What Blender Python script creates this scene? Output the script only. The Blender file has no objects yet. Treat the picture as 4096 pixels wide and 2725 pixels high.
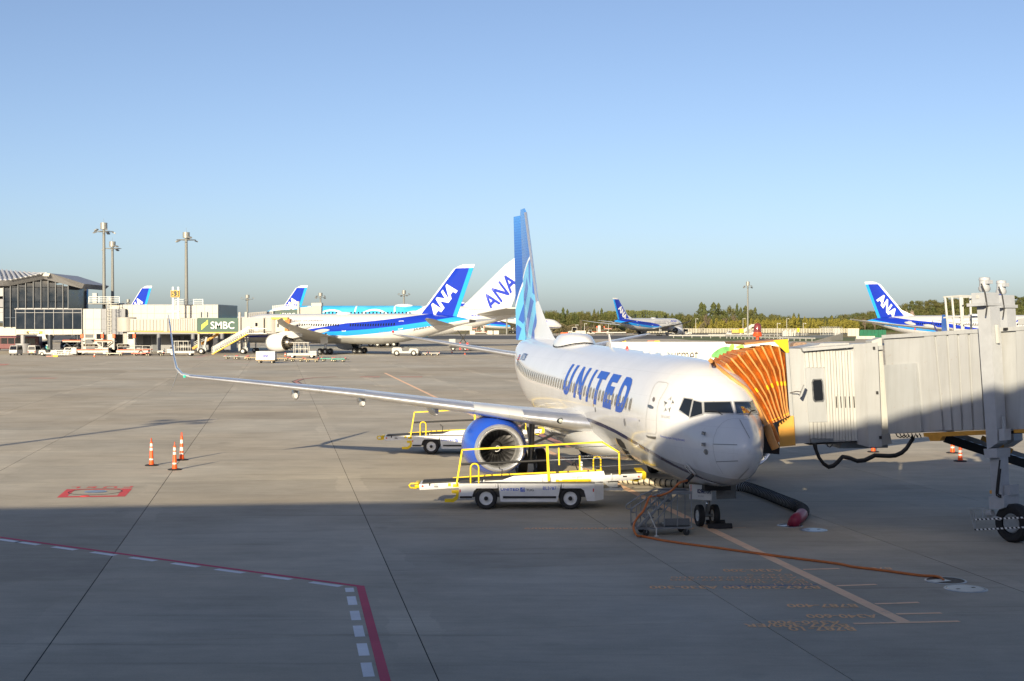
import bpy, bmesh, math, random
import numpy as np
from math import sin, cos, tan, pi, radians, sqrt, atan2, hypot
from mathutils import Vector, Matrix
from mathutils.bvhtree import BVHTree

S = bpy.context.scene
COL = S.collection
random.seed(11)

# ------------------------------------------------------------ camera, sky, sun, exposure
FPX, CX, CY, HOR, CAMH = 5689.0, 2048.0, 1362.5, 1287.0, 6.45
PIT = math.atan((CY - HOR) / FPX)
cam_data = bpy.data.cameras.new('camera')
cam_data.sensor_width = 36.0
cam_data.lens = 36.0 * FPX / 4096.0
cam_data.clip_start = 0.2
cam_data.clip_end = 30000.0
cam = bpy.data.objects.new('camera', cam_data)
COL.objects.link(cam)
cam.location = (0, 0, CAMH)
cam.rotation_euler = (pi / 2 - PIT, 0, 0)
S.camera = cam

SUN_AZ, SUN_EL = radians(17.0), radians(16.8)      # light travels towards (+sin az, +cos az)
W = bpy.data.worlds.new('World')
S.world = W
W.use_nodes = True
wn = W.node_tree
wn.nodes.clear()
wo = wn.nodes.new('ShaderNodeOutputWorld')
bg = wn.nodes.new('ShaderNodeBackground')
sky = wn.nodes.new('ShaderNodeTexSky')
sky.sky_type = 'NISHITA'
sky.sun_disc = False
sky.sun_elevation = SUN_EL
sky.sun_rotation = pi + SUN_AZ                      # the sun stands behind the camera, slightly left
sky.air_density = 0.65
sky.dust_density = 1.2
sky.ozone_density = 1.8
sky.altitude = 50
bg.inputs['Strength'].default_value = 0.092
hsv = wn.nodes.new('ShaderNodeHueSaturation'); hsv.inputs['Saturation'].default_value = 0.95
tint = wn.nodes.new('ShaderNodeMix'); tint.data_type = 'RGBA'; tint.blend_type = 'MULTIPLY'; tint.inputs['Factor'].default_value = 1.0
tint.inputs['B'].default_value = (1.0, 0.98, 1.0, 1)
wn.links.new(sky.outputs[0], hsv.inputs['Color']); wn.links.new(hsv.outputs[0], tint.inputs['A']); wn.links.new(tint.outputs['Result'], bg.inputs[0])
wn.links.new(bg.outputs[0], wo.inputs[0])

sd = bpy.data.lights.new('sun', 'SUN')
sd.energy = 5.0
sd.angle = radians(0.53)
sd.color = (1.0, 0.85, 0.60)
sun = bpy.data.objects.new('sun', sd)
COL.objects.link(sun)
ldir = Vector((sin(SUN_AZ) * cos(SUN_EL), cos(SUN_AZ) * cos(SUN_EL), -sin(SUN_EL)))
sun.rotation_euler = ldir.to_track_quat('-Z', 'Y').to_euler()
sun.location = (-30, -60, 60)

S.view_settings.view_transform = 'Standard'
S.view_settings.look = 'None'
S.view_settings.exposure = 0.68
S.view_settings.gamma = 1.0
S.view_settings.use_curve_mapping = False

# ------------------------------------------------------------ photograph geometry helpers
_c, _s = cos(PIT), sin(PIT)
def ray(px, py):
    u = (px - CX) / FPX; v = (CY - py) / FPX
    return Vector((u, _c + v * _s, -_s + v * _c))
def G(px, py, z=0.0):
    d = ray(px, py); t = (z - CAMH) / d.z
    return Vector((0, 0, CAMH)) + d * t
def AT(px, py, Y):
    d = ray(px, py)
    return Vector((0, 0, CAMH)) + d * (Y / d.y)
def XD(px, Y): return (px - CX) / FPX * Y
def ZD(py, Y): return CAMH - (py - HOR) / FPX * Y
def V3(*a): return Vector(a)

# ------------------------------------------------------------ materials
MATS = {}
def srgb(r, g, b):
    f = lambda c: (c / 255 / 12.92) if c / 255 <= 0.04045 else ((c / 255 + 0.055) / 1.055) ** 2.4
    return (f(r), f(g), f(b))
def mat(name, col, rough=0.5, metal=0.0, var=0.12, scale=3.0, bump=0.0, bscale=40.0, coat=0.0, emit=None, spec=0.5, trans=0.0):
    if name in MATS: return MATS[name]
    m = bpy.data.materials.new(name); m.use_nodes = True
    nt = m.node_tree; b = nt.nodes['Principled BSDF']
    b.inputs['Base Color'].default_value = (*col, 1)
    b.inputs['Roughness'].default_value = rough
    b.inputs['Metallic'].default_value = metal
    b.inputs['Specular IOR Level'].default_value = spec
    b.inputs['Coat Weight'].default_value = coat
    b.inputs['Transmission Weight'].default_value = trans
    if emit:
        b.inputs['Emission Color'].default_value = (*emit[0], 1); b.inputs['Emission Strength'].default_value = emit[1]
    tc = nt.nodes.new('ShaderNodeTexCoord')
    if var > 0:
        n = nt.nodes.new('ShaderNodeTexNoise'); n.inputs['Scale'].default_value = scale
        n.inputs['Detail'].default_value = 5; n.inputs['Roughness'].default_value = 0.65
        nt.links.new(tc.outputs['Object'], n.inputs['Vector'])
        r = nt.nodes.new('ShaderNodeMapRange')
        r.inputs['From Min'].default_value = 0.3; r.inputs['From Max'].default_value = 0.7
        r.inputs['To Min'].default_value = 1 - var; r.inputs['To Max'].default_value = 1 + var * 0.6
        nt.links.new(n.outputs['Fac'], r.inputs['Value'])
        mx = nt.nodes.new('ShaderNodeMix'); mx.data_type = 'RGBA'; mx.blend_type = 'MULTIPLY'
        mx.inputs['Factor'].default_value = 1.0
        mx.inputs['A'].default_value = (*col, 1)
        nt.links.new(r.outputs[0], mx.inputs['B'])
        nt.links.new(mx.outputs['Result'], b.inputs['Base Color'])
        r2 = nt.nodes.new('ShaderNodeMapRange')
        r2.inputs['From Min'].default_value = 0.3; r2.inputs['From Max'].default_value = 0.7
        r2.inputs['To Min'].default_value = max(0.02, rough - 0.3 * var); r2.inputs['To Max'].default_value = min(1, rough + 0.5 * var)
        nt.links.new(n.outputs['Fac'], r2.inputs['Value']); nt.links.new(r2.outputs[0], b.inputs['Roughness'])
    if bump > 0:
        n2 = nt.nodes.new('ShaderNodeTexNoise'); n2.inputs['Scale'].default_value = bscale; n2.inputs['Detail'].default_value = 3
        nt.links.new(tc.outputs['Object'], n2.inputs['Vector'])
        bp = nt.nodes.new('ShaderNodeBump'); bp.inputs['Strength'].default_value = bump; bp.inputs['Distance'].default_value = 0.02
        nt.links.new(n2.outputs['Fac'], bp.inputs['Height']); nt.links.new(bp.outputs[0], b.inputs['Normal'])
    MATS[name] = m
    return m

class NT:
    """tiny helper to write math in a material's node tree"""
    def __init__(s, m): s.m = m; s.nt = m.node_tree; s.b = s.nt.nodes['Principled BSDF']
    def n(s, t, **k):
        x = s.nt.nodes.new(t)
        for a, v in k.items(): setattr(x, a, v)
        return x
    def put(s, sock, v):
        if isinstance(v, (int, float)): sock.default_value = v
        elif isinstance(v, tuple): sock.default_value = v if len(v) == len(sock.default_value) else (*v, 1)
        else: s.nt.links.new(v, sock)
    def op(s, o, a, b=0.0, c=0.0):
        x = s.n('ShaderNodeMath', operation=o)
        s.put(x.inputs[0], a); s.put(x.inputs[1], b)
        if o in ('MULTIPLY_ADD', 'SMOOTH_MIN'): s.put(x.inputs[2], c)
        return x.outputs[0]
    def add(s, a, b): return s.op('ADD', a, b)
    def sub(s, a, b): return s.op('SUBTRACT', a, b)
    def mul(s, a, b): return s.op('MULTIPLY', a, b)
    def gt(s, a, b): return s.op('GREATER_THAN', a, b)
    def lt(s, a, b): return s.op('LESS_THAN', a, b)
    def poly(s, x, cs):
        r = cs[-1]
        for c in reversed(cs[:-1]): r = s.add(s.mul(x, r), c)
        return r
    def xyz(s):
        tc = s.n('ShaderNodeTexCoord'); sp = s.n('ShaderNodeSeparateXYZ')
        s.nt.links.new(tc.outputs['Object'], sp.inputs[0]); return sp.outputs[0], sp.outputs[1], sp.outputs[2]
    def mix(s, f, a, b, mode='MIX'):
        x = s.n('ShaderNodeMix', data_type='RGBA', blend_type=mode)
        s.put(x.inputs['Factor'], f); s.put(x.inputs['A'], a); s.put(x.inputs['B'], b)
        return x.outputs['Result']
    def noise(s, scale, detail=4, vec=None, rough=0.6):
        x = s.n('ShaderNodeTexNoise'); x.inputs['Scale'].default_value = scale; x.inputs['Detail'].default_value = detail
        x.inputs['Roughness'].default_value = rough
        if vec is None: vec = s.n('ShaderNodeTexCoord').outputs['Object']
        s.nt.links.new(vec, x.inputs['Vector']); return x.outputs['Fac']
    def rng(s, v, a, b, c, d):
        x = s.n('ShaderNodeMapRange'); s.put(x.inputs[0], v)
        for i, q in enumerate((a, b, c, d)): x.inputs[1 + i].default_value = q
        return x.outputs[0]
def newmat(name, rough=0.5, metal=0.0, coat=0.0):
    m = bpy.data.materials.new(name); m.use_nodes = True
    h = NT(m); h.b.inputs['Roughness'].default_value = rough; h.b.inputs['Metallic'].default_value = metal
    h.b.inputs['Coat Weight'].default_value = coat
    MATS[name] = m
    return h

WHITE = lambda: mat('white paint', (0.62, 0.62, 0.60), 0.35, var=0.08, scale=1.5)
PLANEW = lambda: mat('aircraft white gloss', (0.64, 0.65, 0.67), 0.16, var=0.05, scale=0.6, coat=0.5)
PLANEG = lambda: mat('aircraft light grey', (0.55, 0.56, 0.57), 0.25, var=0.10, scale=0.8, coat=0.3)
CHROME = lambda: mat('polished aluminium', (0.80, 0.81, 0.83), 0.30, 0.8, var=0.10, scale=2.0)
STEEL = lambda: mat('dull steel', (0.32, 0.33, 0.34), 0.42, 0.9, var=0.2, scale=6)
DARK = lambda: mat('dark rubber black', (0.018, 0.018, 0.02), 0.6, var=0.25, scale=8)
BLACKG = lambda: mat('black glass', (0.012, 0.014, 0.018), 0.06, var=0.0)
TYRE = lambda: mat('tyre rubber', (0.022, 0.022, 0.024), 0.75, var=0.3, scale=12, bump=0.3)
YEL = lambda: mat('safety yellow', (0.85, 0.60, 0.012), 0.38, var=0.12, scale=4)
ORA = lambda: mat('orange plastic', (0.85, 0.105, 0.015), 0.42, var=0.14, scale=6)
RED = lambda: mat('red paint', (0.55, 0.03, 0.02), 0.4, var=0.15)
GREY = lambda: mat('grey paint', (0.34, 0.36, 0.37), 0.45, var=0.15)
LGREY = lambda: mat('light grey paint', (0.60, 0.61, 0.59), 0.42, var=0.1, scale=1.2)
UBLUE = lambda: mat('united blue', (0.015, 0.095, 0.60), 0.2, var=0.05, coat=0.6)
NAVY = lambda: mat('navy blue', (0.012, 0.016, 0.09), 0.25, var=0.05, coat=0.4)
ABLUE = lambda: mat('dark airline blue', (0.010, 0.035, 0.42), 0.25, var=0.05, coat=0.4)
PRINTB = lambda: mat('black print', (0.03, 0.03, 0.035), 0.5, var=0.0)
PRINTW = lambda: mat('white print', (0.80, 0.80, 0.80), 0.45, var=0.0)

# ------------------------------------------------------------ objects
def tag(o, label=None, cat=None, group=None, kind=None):
    if label: o['label'] = label
    if cat: o['category'] = cat
    if group: o['group'] = group
    if kind: o['kind'] = kind
    return o
def thing(name, label, cat, loc=(0, 0, 0), rz=0.0, group=None):
    o = bpy.data.objects.new(name, None); COL.objects.link(o)
    o.empty_display_size = 0.2
    o.location = loc; o.rotation_euler = (0, 0, rz)
    return tag(o, label, cat, group)

class MB:
    """mesh builder"""
    def __init__(s): s.v = []; s.f = []
    def add(s, vs, fs):
        o = len(s.v); s.v += [tuple(p) for p in vs]; s.f += [tuple(i + o for i in f) for f in fs]; return s
    def box(s, a, b):
        (x0, y0, z0), (x1, y1, z1) = a, b
        return s.add([(x0, y0, z0), (x1, y0, z0), (x1, y1, z0), (x0, y1, z0), (x0, y0, z1), (x1, y0, z1), (x1, y1, z1), (x0, y1, z1)],
                     [(3, 2, 1, 0), (4, 5, 6, 7), (0, 1, 5, 4), (1, 2, 6, 5), (2, 3, 7, 6), (3, 0, 4, 7)])
    def cbox(s, a, b, c=0.03):
        """box with chamfered edges"""
        bm = bmesh.new(); t = MB().box(a, b); vs = [bm.verts.new(p) for p in t.v]
        for f in t.f: bm.faces.new([vs[i] for i in f])
        c = min(c, 0.45 * min(abs(b[i] - a[i]) for i in range(3)))
        bmesh.ops.bevel(bm, geom=bm.edges[:], offset=c, segments=2, profile=0.5, affect='EDGES')
        bm.verts.index_update()
        s.add([v.co[:] for v in bm.verts], [[v.index for v in f.verts] for f in bm.faces]); bm.free(); return s
    def bar(s, p, q, w, h=None, up=(0, 0, 1)):
        h = h or w; p = Vector(p); q = Vector(q); d = (q - p).normalized(); u = Vector(up)
        if abs(d.dot(u)) > 0.98: u = Vector((0, 1, 0))
        x = d.cross(u).normalized() * w / 2; y = x.cross(d).normalized() * h / 2
        vs = [p - x - y, p + x - y, p + x + y, p - x + y, q - x - y, q + x - y, q + x + y, q - x + y]
        return s.add(vs, [(3, 2, 1, 0), (4, 5, 6, 7), (0, 1, 5, 4), (1, 2, 6, 5), (2, 3, 7, 6), (3, 0, 4, 7)])
    def cyl(s, p, q, r, r2=None, n=16, caps=True):
        r2 = r if r2 is None else r2; p = Vector(p); q = Vector(q); d = (q - p).normalized()
        u = Vector((0, 0, 1)) if abs(d.z) < 0.9 else Vector((1, 0, 0))
        a = d.cross(u).normalized(); b = d.cross(a)
        vs = [p + (a * cos(t) + b * sin(t)) * r for t in [2 * pi * i / n for i in range(n)]]
        vs += [q + (a * cos(t) + b * sin(t)) * r2 for t in [2 * pi * i / n for i in range(n)]]
        fs = [(i, (i + 1) % n, n + (i + 1) % n, n + i) for i in range(n)]
        if caps: fs += [tuple(range(n - 1, -1, -1)), tuple(range(n, 2 * n))]
        return s.add(vs, fs)
    def loft(s, rings, caps=True, closed=True):
        n = len(rings[0]); vs = [p for r in rings for p in r]; fs = []
        for k in range(len(rings) - 1):
            for i in range(n if closed else n - 1):
                j = (i + 1) % n; fs.append((k * n + i, k * n + j, (k + 1) * n + j, (k + 1) * n + i))
        if caps: fs += [tuple(range(n - 1, -1, -1)), tuple((len(rings) - 1) * n + i for i in range(n))]
        return s.add(vs, fs)
    def tube(s, pts, r, n=8, caps=True, rf=None):
        P = [Vector(p) for p in pts]; rings = []; a = None
        for i, p in enumerate(P):
            d = (P[min(i + 1, len(P) - 1)] - P[max(i - 1, 0)]).normalized()
            if a is None:
                u = Vector((0, 0, 1)) if abs(d.z) < 0.9 else Vector((1, 0, 0)); a = d.cross(u).normalized()
            else: a = (a - d * a.dot(d)).normalized()
            b = d.cross(a); rr = rf(i) if rf else r
            rings.append([p + (a * cos(t) + b * sin(t)) * rr for t in [2 * pi * k / n for k in range(n)]])
        return s.loft(rings, caps)
    def lathe(s, prof, o=(0, 0, 0), axis='x', n=32, sy=1.0, sz=1.0):
        """prof: (along, radius) pairs"""
        o = Vector(o); rings = []
        for t, r in prof:
            ring = []
            for k in range(n):
                a = 2 * pi * k / n; c1, c2 = r * cos(a) * sy, r * sin(a) * sz
                ring.append(o + (Vector((t, c1, c2)) if axis == 'x' else Vector((c1, t, c2)) if axis == 'y' else Vector((c1, c2, t))))
            rings.append(ring)
        return s.loft(rings, caps=False)
    def prism(s, poly, fn, t0, t1):
        """poly 2d points, fn(u, v, t) -> 3d, extruded t0..t1"""
        n = len(poly); vs = [fn(u, v, t0) for u, v in poly] + [fn(u, v, t1) for u, v in poly]
        fs = [tuple(range(n - 1, -1, -1)), tuple(range(n, 2 * n))] + [(i, (i + 1) % n, n + (i + 1) % n, n + i) for i in range(n)]
        return s.add(vs, fs)
    def px(s, poly, y0, y1):        # polygon in x,z extruded along y
        return s.prism(poly, lambda u, v, t: (u, t, v), y0, y1)
    def quad(s, a, b, c, d): return s.add([a, b, c, d], [(0, 1, 2, 3)])
    def sphere(s, c, r, n=12, m=8, sx=1, sy=1, sz=1):
        c = Vector(c); rings = []
        for j in range(1, m):
            t = pi * j / m
            rings.append([c + Vector((r * sx * sin(t) * cos(2 * pi * i / n), r * sy * sin(t) * sin(2 * pi * i / n), r * sz * cos(t))) for i in range(n)])
        return s.loft(rings, caps=True)
    def xf(s, M): s.v = [tuple(M @ Vector(p)) for p in s.v]; return s
    def mesh(s, name, material, smooth=None):
        me = bpy.data.meshes.new(name); me.from_pydata(s.v, [], s.f); me.validate()
        if 3 < len(s.f) < 4000:
            bm = bmesh.new(); bm.from_mesh(me); bmesh.ops.recalc_face_normals(bm, faces=bm.faces[:]); bm.to_mesh(me); bm.free()
        if material: me.materials.append(material)
        if smooth is not None:
            me.polygons.foreach_set('use_smooth', [True] * len(me.polygons))
            if smooth < 179: me.set_sharp_from_angle(angle=radians(smooth))
        me.update(); return me
def obj(name, mb, material, parent=None, smooth=None, label=None, cat=None, group=None, kind=None):
    me = mb if isinstance(mb, bpy.types.Mesh) else mb.mesh(name, material, smooth)
    o = bpy.data.objects.new(name, me); COL.objects.link(o)
    if parent is not None: o.parent = parent
    return tag(o, label, cat, group, kind)
def inst(name, me, parent, loc=(0, 0, 0), rot=(0, 0, 0), scale=(1, 1, 1)):
    o = bpy.data.objects.new(name, me); COL.objects.link(o); o.parent = parent
    o.location = loc; o.rotation_euler = rot; o.scale = scale; return o
KIDS = {}
def copy_tree(o, parent=None, label=None, group=None, loc=None, rz=None, kidmap=None):
    if kidmap is None:
        kidmap = {}
        for q in bpy.data.objects:
            if q.parent: kidmap.setdefault(q.parent.name, []).append(q)
    c = o.copy(); COL.objects.link(c)
    if parent is not None: c.parent = parent
    if label: c['label'] = label
    if group: c['group'] = group
    if loc is not None: c.location = loc
    if rz is not None: c.rotation_euler = (0, 0, rz)
    for k in kidmap.get(o.name, []): copy_tree(k, c, kidmap=kidmap)
    return c

# ------------------------------------------------------------ lettering
_TX = {}
def text2d(t, bold=0.0, shear=0.0, gx=0, gy=0, spacing=1.0):
    """vertices/faces of a line of lettering, cap height 1, left edge 0; cut into gx by gy cells"""
    key = (t, bold, shear, gx, gy, spacing)
    if key in _TX: return _TX[key]
    cu = bpy.data.curves.new('lettering', 'FONT'); cu.body = t; cu.size = 1.0; cu.offset = bold; cu.shear = shear
    cu.space_character = spacing; cu.fill_mode = 'FRONT'; cu.resolution_u = 4
    o = bpy.data.objects.new('lettering', cu); COL.objects.link(o)
    bpy.context.view_layer.update()
    me = bpy.data.meshes.new_from_object(o.evaluated_get(bpy.context.evaluated_depsgraph_get()))
    bpy.data.objects.remove(o); bpy.data.curves.remove(cu)
    bm = bmesh.new(); bm.from_mesh(me); bpy.data.meshes.remove(me)
    bmesh.ops.remove_doubles(bm, verts=bm.verts[:], dist=1e-5)
    xs = [v.co.x for v in bm.verts]; ys = [v.co.y for v in bm.verts]
    x0, y0, x1, y1 = min(xs), min(ys), max(xs), max(ys)
    for v in bm.verts: v.co = ((v.co.x - x0) / (y1 - y0), (v.co.y - y0) / (y1 - y0), 0)
    w = (x1 - x0) / (y1 - y0)
    for i in range(1, gx):
        bmesh.ops.bisect_plane(bm, geom=bm.verts[:] + bm.edges[:] + bm.faces[:], plane_co=(w * i / gx, 0, 0), plane_no=(1, 0, 0))
    for i in range(1, gy):
        bmesh.ops.bisect_plane(bm, geom=bm.verts[:] + bm.edges[:] + bm.faces[:], plane_co=(0, i / gy, 0), plane_no=(0, 1, 0))
    bm.verts.index_update()
    r = ([(v.co.x, v.co.y) for v in bm.verts], [[v.index for v in f.verts] for f in bm.faces], w)
    bm.free(); _TX[key] = r
    return r
def lettering(t, fn, material, parent, name='lettering', **k):
    vs, fs, w = text2d(t, **k)
    return obj(name, MB().add([fn(u, v) for u, v in vs], fs), material, parent)
def plane_text(t, o, U, V, h, material, parent, width=None, center=False, name='lettering', **k):
    """lettering on a flat face: origin o, unit directions U and V, height h"""
    vs, fs, w = text2d(t, **k); o = Vector(o); U = Vector(U); V = Vector(V)
    sx = (width / w) if width else h
    off = -0.5 * w * sx if center else 0.0
    return obj(name, MB().add([o + U * (u * sx + off) + V * (v * h) for u, v in vs], fs), material, parent)
# ============================================================ GROUND
AXA = radians(-9.35)                         # the stand's axis: direction of joints and lead-in line, away from the camera
AX = Vector((sin(AXA), cos(AXA), 0)); AN = Vector((cos(AXA), -sin(AXA), 0))
JOFF = -1.31 * AN.x + 25.44 * AN.y            # joint offset along AN
def concrete_mat(name, lines=False, base=(0.47, 0.425, 0.345)):
    h = newmat(name, 0.82)
    tc = h.n('ShaderNodeTexCoord'); geo = h.n('ShaderNodeNewGeometry')
    mp = h.n('ShaderNodeMapping'); mp.inputs['Rotation'].default_value = (0, 0, AXA); mp.inputs['Scale'].default_value = (0.25, 1.0, 1.0)
    h.nt.links.new(geo.outputs['Position'], mp.inputs['Vector'])
    mp2 = h.n('ShaderNodeMapping'); mp2.inputs['Rotation'].default_value = (0, 0, AXA)
    h.nt.links.new(geo.outputs['Position'], mp2.inputs['Vector'])
    big = h.noise(0.045, 3, geo.outputs['Position']); streak = h.noise(1.1, 5, mp.outputs[0], 0.7)
    fine = h.noise(22.0, 3, geo.outputs['Position']); blot = h.noise(0.22, 6, geo.outputs['Position'], 0.7)
    grain = h.noise(6.0, 4, mp.outputs[0], 0.7)
    v = h.mul(h.rng(big, 0.3, 0.7, 0.86, 1.12), h.rng(streak, 0.25, 0.75, 0.86, 1.10))
    v = h.mul(v, h.rng(fine, 0.3, 0.7, 0.93, 1.06)); v = h.mul(v, h.rng(blot, 0.3, 0.62, 0.80, 1.05)); v = h.mul(v, h.rng(grain, 0.3, 0.7, 0.955, 1.04))
    # dark oil spots and tyre rubber
    spot = h.rng(h.noise(0.55, 2, geo.outputs['Position'], 0.4), 0.70, 0.78, 1.0, 0.78)
    v = h.mul(v, spot)
    # pale sealant smears beside the joints, dark rubber streaks across the slabs
    sq = h.n('ShaderNodeSeparateXYZ'); h.nt.links.new(mp2.outputs[0], sq.inputs[0])
    md = h.op('MODULO', h.add(sq.outputs[0], 7.35 * 200 - JOFF), 7.35); dj = h.op('MINIMUM', md, h.sub(7.35, md))
    sm = h.mul(h.lt(dj, h.mul(h.noise(0.5, 5, geo.outputs['Position'], .7), 1.1)), h.rng(h.noise(.12, 2, geo.outputs['Position']), .5, .62, 0, .16))
    v = h.mul(v, h.add(1.0, sm))
    mp3 = h.n('ShaderNodeMapping'); mp3.inputs['Rotation'].default_value = (0, 0, AXA + .25); mp3.inputs['Scale'].default_value = (0.05, 1.6, 1.0); h.nt.links.new(geo.outputs['Position'], mp3.inputs['Vector'])
    v = h.mul(v, h.rng(h.noise(1.0, 3, mp3.outputs[0], .6), .60, .72, 1.0, .80))
    oi = h.n('ShaderNodeObjectInfo')
    v = h.mul(v, h.rng(oi.outputs['Random'], 0, 1, 0.89, 1.07))
    if lines:
        sp = h.n('ShaderNodeSeparateXYZ'); h.nt.links.new(mp2.outputs[0], sp.inputs[0])
        for sock, off in ((0, JOFF), (1, 0.0)):
            m = h.op('MODULO', h.add(sp.outputs[sock], 7.35 * 200 - off), 7.35)
            d = h.op('MINIMUM', m, h.sub(7.35, m))
            v = h.mul(v, h.add(0.72 if sock == 0 else 0.9, h.mul(h.gt(d, 0.04), 0.28 if sock == 0 else 0.1)))
    col = h.mix(1.0, base, (1, 1, 1), 'MULTIPLY')
    tint = h.mix(h.rng(big, 0.35, 0.65, 0, 1), (1.04, 1.0, 0.95, 1), (0.97, 1.0, 1.04, 1))
    c2 = h.mix(1.0, col, tint, 'MULTIPLY')
    x = h.n('ShaderNodeVectorMath', operation='SCALE'); h.nt.links.new(c2, x.inputs[0]); h.nt.links.new(v, x.inputs['Scale'])
    h.nt.links.new(x.outputs[0], h.b.inputs['Base Color'])
    h.b.inputs['Specular IOR Level'].default_value = 0.3
    bp = h.n('ShaderNodeBump'); bp.inputs['Strength'].default_value = 0.25; bp.inputs['Distance'].default_value = 0.01
    h.nt.links.new(fine, bp.inputs['Height']); h.nt.links.new(bp.outputs[0], h.b.inputs['Normal'])
    return h.m
MC = concrete_mat('apron concrete'); MCF = concrete_mat('apron concrete far', lines=True)
M_SEAL = mat('joint sealant', (0.035, 0.036, 0.04), 0.8, var=0.3, scale=2)
M_ASPH = mat('taxiway asphalt', (0.075, 0.075, 0.078), 0.85, var=0.25, scale=0.05)
M_GRASS = mat('dry grass', (0.20, 0.165, 0.055), 0.95, var=0.45, scale=0.06, bump=0.4, bscale=1.5)
M_GRASS2 = mat('green grass patch', (0.10, 0.125, 0.03), 0.95, var=0.45, scale=0.12)
def sheet(name, pts, z, m, kind='structure', parent=None):
    vs = [(p[0], p[1], z) for p in pts]
    return obj(name, MB().add(vs, [tuple(range(len(vs)))]), m, parent, kind=kind)
sheet('ground', [(-6000, -2500), (6000, -2500), (6000, 9000), (-6000, 9000)], -0.06, M_GRASS)
apron = sheet('apron', [(-420, -90), (330, -90), (330, 462), (-420, 462)], -0.02, M_SEAL)
SLAB = 7.35
def PW(a, b): return AN * a + AX * b            # stand frame -> world
slab_me = MB().box((0.0125, 0.006, -0.015), (SLAB - 0.0125, SLAB - 0.006, 0.0)).mesh('slab', MC)
R_AX = Matrix.Rotation(-AXA, 4, 'Z')
n_slab = 0; far_slabs = MB()
def inview(p, m=60):
    d = Vector(p) - cam.location
    if d.y < 3: return d.y > -8 and abs(d.x) < 14
    x = CX + FPX * d.x / d.y
    return -m * 8 < x < 4096 + m * 8
cand = []
for i in range(-32, 40):
    for j in range(-3, 70):
        a, b = JOFF + i * SLAB, j * SLAB
        c = PW(a + SLAB / 2, b + SLAB / 2)
        cand.append((c.length, a, b, c))
cand.sort(key=lambda q: q[0])
for L, a, b, c in cand:
    if n_slab < 300 and c.y > 17 and -300 < CX + FPX * c.x / c.y < 4400:
        o = bpy.data.objects.new('slab', slab_me); COL.objects.link(o); o.parent = apron
        p = PW(a, b); o.location = (p.x, p.y, 0); o.rotation_euler = (0, 0, -AXA); n_slab += 1
    else:
        p = [PW(a + dx, b + dy) for dx, dy in ((0.0125, 0.003), (SLAB - 0.0125, 0.003), (SLAB - 0.0125, SLAB - 0.003), (0.0125, SLAB - 0.003))]
        far_slabs.add([(q.x, q.y, 0) for q in p], [(0, 1, 2, 3)])
obj('slab_field', far_slabs, MC, apron, kind='stuff')
# taxiway, grass verges
sheet('taxiway', [(-420, 470), (420, 458), (420, 655), (-420, 655)], -0.012, M_ASPH)
sheet('far_apron', [(-420, 655), (150, 655), (150, 735), (-420, 735)], -0.012, MCF)
gp = [G(2660, 1352), G(2700, 1349), G(2860, 1347.5), G(3150, 1349), G(3420, 1352), G(3420, 1364), G(3200, 1366), G(2980, 1366), G(2760, 1361)]
sheet('grass_verge', gp, 0.004, M_GRASS2)
sheet('grass_island', [G(2830, 1344.6), G(3260, 1341), G(3480, 1345), G(3480, 1351), G(3100, 1349), G(2860, 1346)], 0.008, M_GRASS)
sheet('perimeter_road', [G(2400, 1336.2), G(3500, 1336.2), G(3500, 1333.8), G(2400, 1333.8)], 0.004, M_ASPH)

# ---- painted markings
def paint(name, col, wear=0.5, scale=3.0):
    """worn road paint: chips let the concrete colour through"""
    h = newmat(name, 0.7)
    g = h.n('ShaderNodeNewGeometry').outputs['Position']
    chips = h.rng(h.noise(scale, 6, g, 0.75), 0.60 - 0.1 * wear, 0.66 - 0.1 * wear, 0, 1)
    film = h.rng(h.noise(0.7, 4, g), 0.3, 0.7, 0.82, 1.05)
    x = h.n('ShaderNodeVectorMath', operation='SCALE'); x.inputs[0].default_value = col; h.nt.links.new(film, x.inputs['Scale'])
    h.nt.links.new(h.mix(h.mul(chips, wear), x.outputs[0], (0.30, 0.27, 0.23, 1)), h.b.inputs['Base Color'])
    return h.m
P_ORANGE = paint('orange line paint', (1.0, 0.64, 0.40), 0.35, 2.2); P_ORANGE2 = paint('orange text paint', (1.0, 0.56, 0.27), 0.15, 2.5)
P_RED = paint('red line paint', (0.62, 0.055, 0.12), 0.2, 6); P_WHITE = paint('white line paint', (0.88, 0.88, 0.90), 0.15, 6)
P_FUEL = paint('red hydrant paint', (0.66, 0.07, 0.07), 0.35, 5); P_PINK = paint('faded pink paint', (0.55, 0.26, 0.20), 0.3, 3)
P_THINW = paint('thin white paint', (0.66, 0.64, 0.58), 0.5, 4); P_PALEP = paint('pale pink lane paint', (0.55, 0.36, 0.32), 0.4, 4)
P_DARKE = paint('dark line edging', (0.06, 0.06, 0.065), 0.4, 4); P_BLUEE = paint('blue erased patch', (0.16, 0.21, 0.30), 0.6, 4)
def stripe(mb, p, q, w, z=0.004, ext=0.0):
    p = Vector((p[0], p[1], z)); q = Vector((q[0], q[1], z)); d = (q - p).normalized(); n = Vector((-d.y, d.x, 0)) * w / 2
    p = p - d * ext; q = q + d * ext
    mb.add([p - n, q - n, q + n, p + n], [(0, 1, 2, 3)])
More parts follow.
